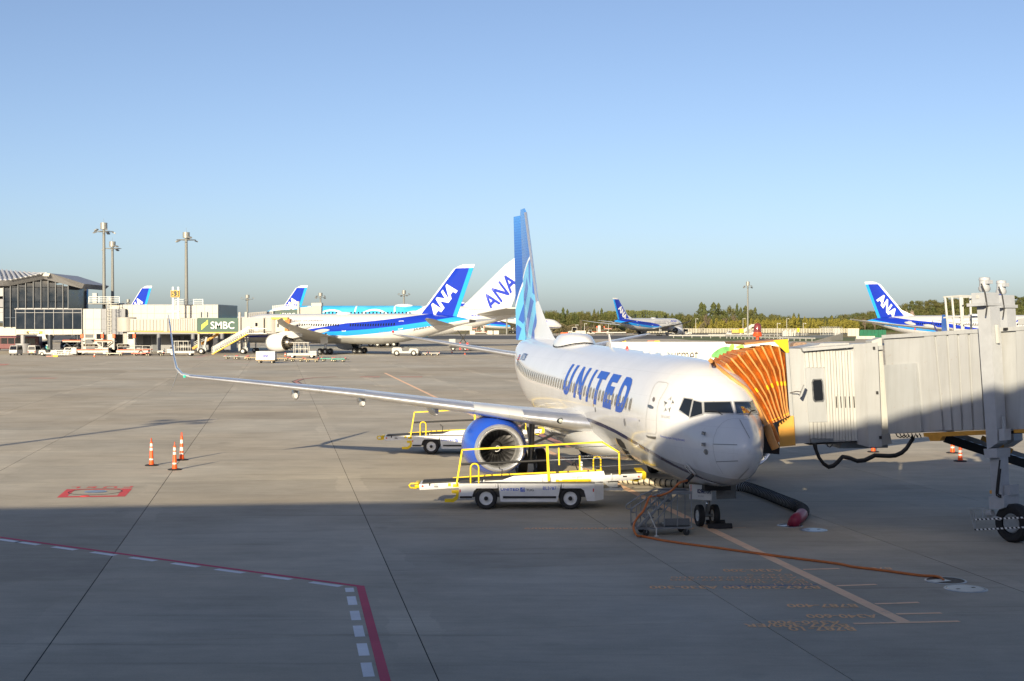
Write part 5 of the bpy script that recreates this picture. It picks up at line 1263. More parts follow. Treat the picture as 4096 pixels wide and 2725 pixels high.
# ribbed air hose
def ribbed(name, label, pts, r, group, m=None, cat='hose', end=True, ring=.16):
    P = smooth_path([Vector(p) for p in pts], 14); S_ = [0]
    for a, b in zip(P, P[1:]): S_.append(S_[-1] + (b - a).length)
    n = int(S_[-1] / .04); Q = []
    for i in range(n + 1):
        s_ = S_[-1] * i / n; k = min(max(np.searchsorted(S_, s_) - 1, 0), len(P) - 2); u = (s_ - S_[k]) / max(1e-6, S_[k + 1] - S_[k]); Q.append(P[int(k)].lerp(P[int(k) + 1], u))
    t = thing(name, label, cat, (0, 0, 0))
    per = ring / .04
    obj('hose_body', MB().tube(Q, r, 18, rf=lambda i: r * (1 + .07 * cos(2 * pi * i / per))), m, t, 80)
    k = max(1, int(round(per)))
    rm = MB().lathe([(-.022, r * 1.03), (-.022, r * 1.13), (.022, r * 1.13), (.022, r * 1.03)], (0, 0, 0), 'x', 18).mesh('hose_ring', DARK(), 40)
    for i in range(k // 2, n - 1, k):
        d = (Q[i + 1] - Q[i - 1]).normalized(); e = d.to_track_quat('X', 'Z').to_euler(); inst('hose_ring', rm, t, Q[i], e)
    return t, Q
M_HOSE = mat('hose grey fabric', (.50, .52, .56), .55, var=.2, scale=5); M_HOSEC = mat('hose cream fabric', (.58, .52, .40), .6, var=.2, scale=5)
r1 = .185
def GZ(px, py, z):
    return G(px, py, z)
hp = [GZ(2830, 1935, .16), GZ(2900, 1942, .16), GZ(2985, 1950, .16), GZ(3060, 1975, .16), GZ(3130, 2003, .16), GZ(3185, 2025, .17), GZ(3212, 2042, .2), GZ(3207, 2058, .22)]
tt, Q = ribbed('air_hose', 'thick black-ringed grey air hose curving to a floor pit right of the nose wheels', hp, r1, None, M_HOSE)
el = [Q[-1], GZ(3200, 2066, .23), GZ(3184, 2078, .22), GZ(3175, 2092, .10), GZ(3172, 2100, .0)]
obj('elbow', MB().tube(smooth_path([Vector(p) for p in el], 4), .19, 18), mat('magenta rubber', (.30, .02, .06), .45, var=.2), tt, 60)
obj('clamp', MB().box((-.09, -.07, 0), (.09, .07, .10)).xf(Matrix.Translation(GZ(3188, 2103, 0))), LGREY(), tt)
hp = [GZ(2455, 1915, .14), GZ(2520, 1922, .14), GZ(2620, 1929, .14), GZ(2720, 1936, .14), GZ(2840, 1940, .14)]
ribbed('air_hose', 'cream and black ringed air hose lying under the airliner nose behind the step stand', hp, .14, None, M_HOSEC, ring=.24)
# chocks
M_CHK = mat('chock rubber', (.02, .02, .022), .7, var=.3)
for (px_, py_, lab, sx_) in ((2880, 2113, 'black rubber wheel chock in front of the nose wheels', .75), (2862, 2098, 'black rubber wheel chock behind the nose wheels', .6)):
    p = G(px_, py_); t = thing('wheel_chock', lab, 'chock', (p.x, p.y, 0), .05)
    obj('wedge', MB().prism([(0, 0), (.22, 0), (.17, .12), (.10, .15), (.05, .12)], lambda u, v, q: (q, u - .1, v), -sx_ / 2, sx_ / 2), M_CHK, t)
    obj('rope', MB().tube([(-sx_ / 2, -.1, .05), (-.2, -.22, .02), (.15, -.22, .02), (sx_ / 2, -.1, .05)], .012, 6), M_CHK, t)
p = G(2166, 1896)
t = thing('wheel_chock', 'yellow-marked chock at the main wheel behind the blue engine', 'chock', (p.x, p.y, 0))
obj('wedge', MB().prism([(0, 0), (.25, 0), (.18, .16), (.06, .16)], lambda u, v, q: (q, u, v), -.35, .35), M_CHK, t); obj('label_plate', MB().box((-.25, -.004, .03), (.25, .002, .1)).xf(Matrix.Rotation(-.3, 4, 'X')), YEL(), t)

# ============================================================ TRAFFIC CONES
def cone(label, px_, py_, tall, handle, group='orange stand cones', bands=((.62, .74), (.80, .93))):
    p = G(px_, py_); t = thing('traffic_cone', label, 'cone', (p.x, p.y, 0), random.random() * 3, group)
    obj('base', MB().lathe([(0, .30), (.03, .31), (.055, .24), (.06, .13)], (0, 0, 0), 'z', 8), M_CHK, t)
    R0, R1 = .105, .062; H = tall; rr = lambda z: R0 + (R1 - R0) * z
    obj('body', MB().lathe([(.05, .112), (.05 + H * .1, .110), (.05 + H * .11, R0 * .95), (.05 + H * .33, rr(.3)), (.05 + H * .34, rr(.34) - .004), (.05 + H * .98, R1), (.05 + H, R1 * .8), (.05 + H, .02)], (0, 0, 0), 'z', 20), ORA(), t, 40)
    for b0, b1 in bands:
        z0, z1 = .05 + H * b0, .05 + H * b1; obj('reflective_band', MB().lathe([(z0, rr(b0) - .001), (z1, rr(b1) - .001)], (0, 0, 0), 'z', 20), mat('reflective white', (.72, .71, .67), .4, var=.15, scale=20), t, 60)
    if handle:
        z = .05 + H; obj('handle', MB().tube([(-.03, 0, z - .02), (-.035, 0, z + .13), (0, 0, z + .17), (.035, 0, z + .13), (.03, 0, z - .02)], .014, 6), ORA(), t, 60)
    lab_ = obj('sticker', MB().lathe([(.05 + H * .20, rr(.2) + .004), (.05 + H * .27, rr(.27) + .004)], (0, 0, 0), 'z', 20), WHITE(), t) if handle else None
cone('left orange cone with two white bands of the three cones on the bright apron', 606, 1863, 1.02, True)
cone('front orange cone with two white bands of the three cones on the bright apron', 699, 1880, 1.00, True)
cone('rear orange cone with wide white bands of the three cones on the bright apron', 727, 1841, 1.08, True, bands=((.36, .52), (.68, .84)))
cone('orange cone with a small emblem under the jet bridge, behind the striped one', 3810, 1813, 1.02, True)
cone('orange and white striped cone under the jet bridge near the wheel bogie', 3841, 1846, 1.08, True, bands=((.30, .44), (.56, .70)))
cone('orange cone mostly hidden by the cab of the near jet bridge', 3493, 1809, 1.02, True)

# ============================================================ CATERING TRUCK
Dc = 66.0
t = thing('catering_truck', 'white high-lift catering truck with gourmet lettering behind the near airliner', 'truck', (XD(2440, Dc), Dc, 0))
zt = ZD(1371, Dc); x1 = XD(3120, Dc) - XD(2440, Dc)
M_CAT = mat('catering white', (.80, .78, .72), .4, var=.06, scale=.7)
box = obj('cargo_box', MB().box((0, 0, zt - 2.35), (x1, 2.5, zt)), M_CAT, t)
obj('roof_edge', MB().box((-.02, -.03, zt - .06), (x1 + .02, -.002, zt + .03)), M_CAT, box)
obj('crease', MB().box((0, -.008, zt - .70), (x1, -.001, zt - .685)), mat('crease tan', (.6, .5, .36), .5, var=.3), box)
obj('side_marker', MB().box((XD(2497, Dc) - XD(2440, Dc) - .09, -.02, zt - .56), (XD(2497, Dc) - XD(2440, Dc) + .06, -.002, zt - .50)), M_AMB, box)
plane_text('gourmet', (XD(2640, Dc) - XD(2440, Dc), -.012, ZD(1432, Dc) - .35), (1, 0, 0), (0, 0, 1), .68, PRINTB(), box, width=XD(2793, Dc) - XD(2640, Dc), bold=-.004)
def leafpoly(c, s, rot, n=14): return [(c[0] + s * (cos(a) * cos(rot) - .45 * sin(a) * (1 + .3 * cos(a)) * sin(rot)), c[1] + s * (cos(a) * sin(rot) + .45 * sin(a) * (1 + .3 * cos(a)) * cos(rot))) for a in [2 * pi * k_ / n for k_ in range(n)]]
M_LEAF1 = mat('leaf print green', (.14, .42, .12), .45, var=.35, scale=2); M_LEAF2 = mat('leaf print lime', (.28, .55, .08), .45, var=.3, scale=2)
lx = lambda p: XD(p, Dc) - XD(2440, Dc)
obj('leaf_print', MB().px(leafpoly((lx(2885), ZD(1412, Dc)), .50, .35), -.010, -.002), M_LEAF1, box)
obj('leaf_print', MB().px(leafpoly((lx(2925), ZD(1396, Dc)), .24, 1.2), -.014, -.011), M_LEAF2, box)
obj('leaf_print', MB().px(leafpoly((lx(2960), ZD(1388, Dc)), .2, .1), -.014, -.011), M_LEAF2, box)
obj('chassis', MB().box((-1.2, .3, .55), (x1 - .6, 2.2, .85)), DARK(), t)
obj('scissor_lift', MB().bar((1.0, .5, .9), (x1 - 1.2, .5, zt - 2.4), .12).bar((1.0, .5, zt - 2.4), (x1 - 1.2, .5, .9), .12).bar((1.0, 2.0, .9), (x1 - 1.2, 2.0, zt - 2.4), .12), STEEL(), t)
cb = obj('cab', MB().prism([(-.1, .7), (-1.7, .7), (-1.75, 1.3), (-1.45, 2.1), (-.1, 2.2)], lambda u, v, q: (u, q, v), .2, 2.3), M_CAT, t)
for x in (-.9, x1 - 2.2):
    for y in (.3, 2.2): wheel_parts(t, (x, y, .48), .48, .3, LGREY())
# ============================================================ BACKGROUND AIRLINERS
def ana_fus_mat(name, cfg):
    """white body, grey belly, dark and light blue bands that rise towards the tail"""
    h = newmat(name, .25, coat=.3); x, y, z = h.xyz()
    t = h.op('MAXIMUM', h.sub(x, cfg['xk']), 0.0)
    zm = h.poly(x, [cfg['z0'], cfg['k']]); zm = h.add(zm, h.mul(h.mul(t, t), cfg['k2']))
    taper = h.rng(x, cfg['xs'], cfg['xe'], 0.0, 1.0)
    dk = h.mul(taper, cfg['wd']); lt = h.mul(taper, cfg['wl'])
    inD = h.mul(h.gt(z, zm), h.lt(z, h.add(zm, dk))); inL = h.mul(h.gt(z, h.sub(zm, lt)), h.lt(z, zm))
    belly = h.lt(z, cfg['zb'])
    nz = h.rng(h.noise(.5, 4), .3, .7, 0, 1)
    c = h.mix(belly, h.mix(nz, (.56, .56, .56, 1), (.62, .62, .61, 1)), h.mix(nz, (.33, .33, .32, 1), (.40, .40, .38, 1)))
    nose = h.mul(h.lt(x, cfg['xs'] + 2), h.mul(h.gt(z, 3.2), h.lt(z, h.add(3.2, h.rng(x, 0, 10, .12, .5)))))
    if cfg.get('nose', True): c = h.mix(nose, c, (.02, .03, .22, 1))
    c = h.mix(inD, c, (.010, .035, .40, 1)); c = h.mix(inL, c, (.02, .30, .78, 1))
    h.nt.links.new(c, h.b.inputs['Base Color']); return h.m
def fin_ana_mat(name, le, te):
    """dark blue fin, light blue trailing strip, white leading strip; le/te: (x0, z0, slope)"""
    h = newmat(name, .22, coat=.4); x, y, z = h.xyz()
    xt = h.poly(z, [te[0] - te[1] * te[2], te[2]]); xl = h.poly(z, [le[0] - le[1] * le[2], le[2]])
    c = h.mix(h.gt(x, h.sub(xt, .95)), (.010, .035, .42, 1), (.02, .33, .82, 1))
    c = h.mix(h.lt(x, h.add(xl, .55)), c, (.78, .78, .77, 1)); c = h.mix(h.gt(z, 16.35), c, (.78, .78, .77, 1))
    h.nt.links.new(c, h.b.inputs['Base Color']); return h.m
F787 = lambda L: [(0, 3.85, 3.95, .05), (.25, 3.3, 4.5, .55), (.8, 2.85, 5.05, 1.05), (1.8, 2.45, 5.9, 1.65), (3.2, 2.2, 6.9, 2.25), (5, 2.1, 7.55, 2.65), (8, 2.05, 7.98, 2.87), (10, 2.05, 8.02, 2.885), (L - 24, 2.05, 8.02, 2.885), (L - 18, 2.4, 8.02, 2.85), (L - 12, 3.4, 7.98, 2.5), (L - 7, 4.6, 7.8, 1.85), (L - 3, 5.65, 7.35, 1.05), (L - .6, 6.15, 6.95, .45), (L, 6.3, 6.8, .3)]
M_JW = mat('wing light grey', (.50, .50, .48), .35, var=.1, scale=.4)
M_NOZ = mat('dark exhaust metal', (.10, .095, .09), .4, .7, var=.2)
def set_text(t, fu, x0, x1, th, hgt, m, parent, side, **k):
    """lettering along a fuselage flank; side +1 starboard (reads tail to nose when nose is right), -1 port"""
    vs, fs, w = text2d(t, **k)
    def fn(u, v):
        x = x0 + (x1 - x0) * u / w; p = fu.surf(x, th + v * hgt, .02); return Vector((p.x, side * p.y, p.z))
    return obj('title_lettering', MB().add([fn(u, v) for u, v in vs], fs), m, parent)
def jet787(label, loc, rz, L=62.8, side=-1, win=True, titles=True, gear=True, reg='JA885A', flaps=True, group='blue-tailed airliners', detail=True):
    t = thing('jet_airliner', label, 'airliner', loc, rz, group)
    fu = Fuse(F787(L)); k = L - 62.8
    cfg = dict(xk=30 + k * .7, z0=3.6 - .0, k=.030, k2=.0022, xs=17, xe=34 + k * .5, wd=1.5, wl=.95, zb=3.3)
    if ('fus', L) not in MATS: MATS[('fus', L)] = ana_fus_mat('blue banded fuselage', cfg)
    xs_ = [0, .1, .25, .5, .8, 1.2, 1.8, 2.5, 3.2, 4, 5, 6.5, 8, 10] + [10 + (L - 34) * i / 6 for i in range(1, 7)] + [L - 24 + 24 * i / 14 for i in range(1, 15)]
    fus_ = obj('fuselage', fu.builder(xs_, 36), MATS[('fus', L)], t, 60)
    obj('tail_cone', MB().lathe([(0, .32), (.9, .24), (1.25, .16), (1.1, .05)], (L - .1, 0, 6.55), 'x', 20), M_NOZ, fus_, 50)
    if detail:
        rows = []
        x = 9.5
        doors = (5.6, 17.5, 33.5 + k * .6, L - 14.8)
        me = None
        while x < L - 15.5:
            if min(abs(x - d) for d in doors) > 1.2: rows.append(x)
            x += .72 if not win else .66
        pw = MB().add([(-.17, 0, -.18), (-.1, 0, -.25), (.1, 0, -.25), (.17, 0, -.18), (.17, 0, .18), (.1, 0, .25), (-.1, 0, .25), (-.17, 0, .18)], [tuple(range(8))]).mesh('cabin_window', BLACKG())
        for x in rows:
            p = fu.surf(x, 14.5, .02); inst('cabin_window', pw, fus_, (p.x, side * p.y, p.z), (side * radians(14.5), 0, 0))
        for d in doors[1:]:
            P = [fu.surf(d + a, b, .02) for a, b in ((-.55, -9), (.55, -9), (.55, 27), (-.55, 27))]; P2 = [fu.surf(d + a, b, .02) for a, b in ((-.42, -7), (.42, -7), (.42, 25), (-.42, 25))]
            vs = [Vector((p.x, side * p.y, p.z)) for p in P + P2]
            dr = obj('cabin_door', MB().add(vs, [(0, 1, 5, 4), (1, 2, 6, 5), (2, 3, 7, 6), (3, 0, 4, 7)]), PRINTW(), fus_)
        if titles:
            set_text('Inspiration of JAPAN', fu, 15.5 if side < 0 else 27.5, 27.5 if side < 0 else 15.5, 27, 9, NAVY(), fus_, side, shear=.2, gx=10, gy=3)
            set_text('ANA', fu, 8.2 if side < 0 else 14.2, 14.2 if side < 0 else 8.2, 27, 16, ABLUE(), fus_, side, shear=.25, bold=.05, gx=6, gy=5)
            if reg: set_text(reg, fu, L - 12.0 if side < 0 else L - 7.2, L - 8 if side < 0 else L - 11.2, -27, 12, PRINTB(), fus_, side, shear=.2, bold=.015, gx=6, gy=3)
            set_text('Air Japan', fu, L - 20.2 if side < 0 else L - 17.5, L - 17.8 if side < 0 else L - 20, -17, 4.5, mat('gold print', (.35, .27, .12), .5, var=0), fus_, side, gx=4)
            p = fu.surf(L - 16.6, -15, .025); obj('red_disc', MB().cyl((p.x, side * p.y, p.z), (p.x, side * (p.y + .012), p.z), .26, n=16), RED(), fus_)
        for s in (-1, 1):
            vs = [fu.surf(a, b, .02) for a, b in ((2.2, 48), (1.75, 78), (3.0, 80), (3.4, 52))]
            obj('windscreen', MB().add([Vector((p.x, s * p.y, p.z)) for p in vs], [(0, 1, 2, 3)]), BLACKG(), fus_)
            vs = [fu.surf(a, b, .02) for a, b in ((2.35, 30), (2.3, 46), (3.5, 50), (4.0, 34))]
            obj('windscreen', MB().add([Vector((p.x, s * p.y, p.z)) for p in vs], [(0, 1, 2, 3)]), BLACKG(), fus_)
    obj('satellite_dome', MB().sphere((L - 32, 0, 8.0), 1.0, 16, 8, sx=1.9, sz=.42), PLANEW(), fus_, 179)
    X0 = 19.2 + k * .55
    for s in (-1, 1):
        def WS(y, x, z, ch, tc, tw=0): return ((X0 + x, s * y, z), ch, tc, tw, (0, 0, 1))
        secs = [WS(1.5, 0, 3.5, 13.5, .13, 2), WS(2.9, 1.2, 3.6, 11.8, .13, 2), WS(9.8, 7.4, 4.5, 7.0, .115, 1), WS(18, 13.6, 5.3, 4.4, .10), WS(24.5, 18.6, 6.1, 2.7, .10), WS(27.6, 21.6, 6.7, 1.6, .09), WS(29.2, 24.2, 7.1, .5, .08)]
        w = obj('wing', MB().loft(wing_rings(secs, 9)), M_JW, t, 50)
        if detail:
            for y_, xo, ln in ((6.5, 9.5, 4.5), (12.5, 11.5, 3.8), (17.5, 14, 3.2)):
                rr = []
                for q in range(7):
                    u = q / 6; r_ = .42 * sin(pi * min(1, u * .94 + .05)) ** .6; rr.append([Vector((X0 + xo + ln * u, s * y_ + r_ * .7 * cos(a), 3.5 + y_ * .13 + .5 * u + r_ * sin(a))) for a in [2 * pi * j / 10 for j in range(10)]])
                obj('flap_track_fairing', MB().loft(rr), M_JW, w, 60)
        e0 = Vector((X0 + 1.3, s * 9.8, 2.35))
        en = obj('engine', MB().lathe([(.3, 1.55), (.9, 1.72), (2.0, 1.82), (3.2, 1.72), (4.4, 1.48), (4.3, 1.42)], e0, 'x', 32), PLANEW(), t, 60)
        obj('inlet_lip', MB().lathe([(.9, 1.35), (.3, 1.35), (.05, 1.42), (0, 1.5), (.1, 1.55), (.32, 1.58)], e0, 'x', 32), CHROME(), en, 60)
        obj('fan_disc', MB().lathe([(1.1, 1.36), (1.1, .4), (.7, .001)], e0, 'x', 24), STEEL(), en)
        # sawtooth nozzle
        n_ = 40; vs = []
        for i in range(n_): a = 2 * pi * i / n_; vs.append(e0 + Vector((4.38, 1.485 * cos(a), 1.485 * sin(a))))
        for i in range(n_): a = 2 * pi * i / n_; dx = .75 if i % 2 else .15; vs.append(e0 + Vector((4.38 + dx, (1.47 - .14 * dx) * cos(a), (1.47 - .14 * dx) * sin(a))))
        obj('sawtooth_nozzle', MB().add(vs, [(i, (i + 1) % n_, n_ + (i + 1) % n_, n_ + i) for i in range(n_)]), mat('nozzle dark bronze', (.07, .06, .045), .45, .5, var=.2), en)
        obj('core_cowl', MB().lathe([(3.6, 1.15), (4.6, .98), (5.4, .72), (5.45, .66)], e0, 'x', 28), mat('titanium cone', (.30, .28, .25), .3, .9, var=.15), en, 60)
        obj('exhaust_plug', MB().lathe([(5.0, .6), (5.6, .5), (6.8, .06), (6.85, .001)], e0, 'x', 24), MATS['titanium cone'], en, 60)
        py = [[Vector((X0 + xx, s * 9.8 - .22, z0)), Vector((X0 + xx, s * 9.8 + .22, z0)), Vector((X0 + xx, s * 9.8 + .15, z1)), Vector((X0 + xx, s * 9.8 - .15, z1))] for xx, z0, z1 in ((2.9, 3.9, 4.1), (4.9, 3.6, 4.6), (7.6, 3.2, 4.6), (10, 3.6, 4.4))]
        obj('pylon', MB().loft(py), M_JW, t)
        hs = [((L - 9.5, s * .8, 5.9), 6.0, .10, 0, (0, 0, 1)), ((L - 8.2, s * 2, 6.0), 5.3, .10, 0, (0, 0, 1)), ((L - 3.4, s * 9.0, 6.9), 2.2, .09, 0, (0, 0, 1)), ((L - 2.3, s * 9.9, 7.05), .8, .06, 0, (0, 0, 1))]
        obj('tailplane', MB().loft(wing_rings(hs, 7)), M_JW, t, 50)
        if gear:
            gx = X0 + 11.3
            g = obj('main_gear', MB().cyl((gx, s * 4.9, .7), (gx, s * 4.7, 4.2), .22).bar((gx - .75, s * 4.9, .66), (gx + .75, s * 4.9, .66), .22).bar((gx, s * 4.9, 1.6), (gx - 1.2, s * 3.0, 3.0), .14), STEEL(), t, 40)
            for dx in (-.73, .73):
                for dy in (-.66, .66): wheel_parts(g, (gx + dx, s * 4.9 + dy, .64), .64, .48, GREY(), n=24, hubr=.42)
            obj('gear_door', MB().prism([(-1.1, 4.0), (1.0, 4.0), (1.3, 2.3), (-.4, 1.9)], lambda u, v, q: (gx + u, s * (q + (4.0 - v) * .2), v), 5.25, 5.33), MATS['wing light grey'], t)
    if ('fin', L) not in MATS: MATS[('fin', L)] = fin_ana_mat('fin blue', (L - 12.2, 7.9, .98), (L - 3.0, 7.9, .44))
    fx = lambda z: L - 12.2 + (z - 7.9) * .98; tx = lambda z: L - 3.0 + (z - 7.9) * .44
    R = []
    for z in (7.2, 9.5, 12, 14.5, 16.2, 16.75, 17.0):
        a, b = fx(z), tx(z)
        if z > 16.5: a += (z - 16.4) * 2.2
        if z < 8: a -= 3.5
        th = .55 * (1 - .045 * (z - 7))
        R.append([Vector((a, 0, z)), Vector((a + .12 * (b - a), th * .55, z)), Vector((a + .4 * (b - a), th * .62, z)), Vector((b, .03, z)), Vector((b, -.03, z)), Vector((a + .4 * (b - a), -th * .62, z)), Vector((a + .12 * (b - a), -th * .55, z))])
    fin_ = obj('fin', MB().loft(R), MATS[('fin', L)], t, 50)
    # letters climbing the fin
    vs, fs, w = text2d('ANA', bold=.045, shear=.0, gx=10, gy=6)
    sl = Vector((.98, 0, 1)).normalized(); nrm = Vector((.62, 0, -.78)).normalized()
    for s in ((-1, 1)):
        o = Vector((fx(9.3) + .95, 0, 8.85)); Lt = 7.6; Ht = 2.7
        def fn(u, v):
            q_u = u / w
            if s > 0: q_u = 1 - q_u
            # nose to the left on the port side: word climbs aft; on starboard it descends towards the tail
            P = o + sl * (q_u * Lt) + nrm * ((1 - v) * Ht * 1.0)
            b = tx(P.z); a = fx(P.z); f = (P.x - a) / (b - a); th = .55 * (1 - .045 * (P.z - 7)) * .62
            yy = th if f < .4 else th + (f - .4) / .6 * (.03 - th)
            return Vector((P.x, s * (max(yy, th * (f / .12) * .9 if f < .12 else 0) + .06), P.z))
        obj('fin_letters', MB().add([fn(u, v) for u, v in vs], fs), PRINTW(), fin_)
    if gear:
        g = obj('nose_gear', MB().cyl((5.6, 0, .5), (5.6, 0, 2.4), .14).cyl((5.6, -.5, .5), (5.6, .5, .5), .1), STEEL(), t, 40)
        for s in (-1, 1): wheel_parts(g, (5.6, s * .38, .5), .5, .35, GREY(), n=20)
    return t
def heading(fx, fy): return atan2(-fy, -fx)      # local +x points aft
def place_jet(tail_px, tail_D, f, L, z_t=6.55):
    """nose location so that the tail cone shows at a pixel column at depth D"""
    f = Vector((f[0], f[1], 0)).normalized(); tail = Vector((XD(tail_px, tail_D), tail_D, 0)); return tail + f * L, heading(f.x, f.y)
loc, rz = place_jet(1882, 262.0, (-.80, .60), 62.8); loc.z = 0
jet787('white airliner with wide blue bands and blue tail at the second jet bridge', loc, rz, 62.8, -1, reg='JA885A')
loc, rz = place_jet(2456, 629.0, (.62, .78), 56.7)
jet787('blue-tailed airliner on the far taxiway in front of the trees, right of the near tail', loc, rz, 56.7, 1, reg=None)
loc, rz = place_jet(3470, 377.0, (.64, -.77), 56.7)
jet787('blue-tailed airliner seen above the near jet bridge tunnel', loc, rz, 56.7, 1, reg='JA827A')
loc, rz = place_jet(1835, 768.0, (.985, .17), 56.7)
jet787('distant airliner with its nose showing right of the near blue tail', loc, rz, 56.7, 1, titles=True, reg=None)
# tails that show behind the left-hand buildings
loc, rz = place_jet(600, 420.0, (-.80, .60), 56.7)
jet787('airliner behind the white pier building, only its blue fin tip showing', loc, rz, 56.7, -1, titles=False, gear=True, detail=False)
loc, rz = place_jet(1222, 415.0, (-.80, .60), 56.7)
jet787('airliner behind the blue giant jet, its blue fin showing above the second jet bridge', loc, rz, 56.7, -1, titles=False, detail=False)
jet787('airliner at the far right edge, one wing showing above the jet bridge tunnel', (XD(3664, 330) + 31.5, 300, 0), heading(-.12, -1), 56.7, 1, titles=False, detail=False)
# small winglet jet hidden behind the tunnel
def winglet_jet():
    D = 260.0; t = thing('jet_airliner', 'small jet behind the tunnel of the near jet bridge, only a curved blue winglet showing', 'airliner', (102.6, D + 2, 0), pi * .5)
    fu = Fuse(ST); obj('fuselage', fu.builder([0, .1, .3, .6, 1, 1.5, 2, 3, 4, 6, 10, 20, 25, 28, 31, 34, 36, 38], 24), PLANEW(), t, 60)
    for s in (-1, 1):
        secs = [((13 + (y - 1.4) * .55, s * y, 2.4 + y * .1), c, .12, 0, (0, 0, 1)) for y, c in ((1.4, 7.5), (5.8, 4.8), (17.0, 1.6))]
        obj('wing', MB().loft(wing_rings(secs, 7)), M_JW, t, 50)
        wl = [secs[-1], ((22.0, s * 17.4, 4.3), 1.5, .09, 0, (0, -s * .4, 1)), ((22.5, s * 17.65, 4.9), 1.3, .08, 0, (0, -s, .3)), ((23.9, s * 17.9, 6.3), .6, .07, 0, (0, -s, .1)), ((24.4, s * 17.95, 6.75), .25, .06, 0, (0, -s, .1))]
        obj('winglet', MB().loft(wing_rings(wl, 7)), ABLUE(), t, 60)
    obj('fin', MB().px([(31, 5.2), (36, 5.2), (39, 12.4), (37, 12.4)], -.12, .12), ABLUE(), t)
    for x, y in ((4, 0), (19.6, 2.86), (19.6, -2.86)):
        g = obj('landing_gear', MB().cyl((x, y, .4), (x, y, 2), .1), STEEL(), t); wheel_parts(g, (x, y, .5), .5, .5, GREY(), n=16)
winglet_jet()

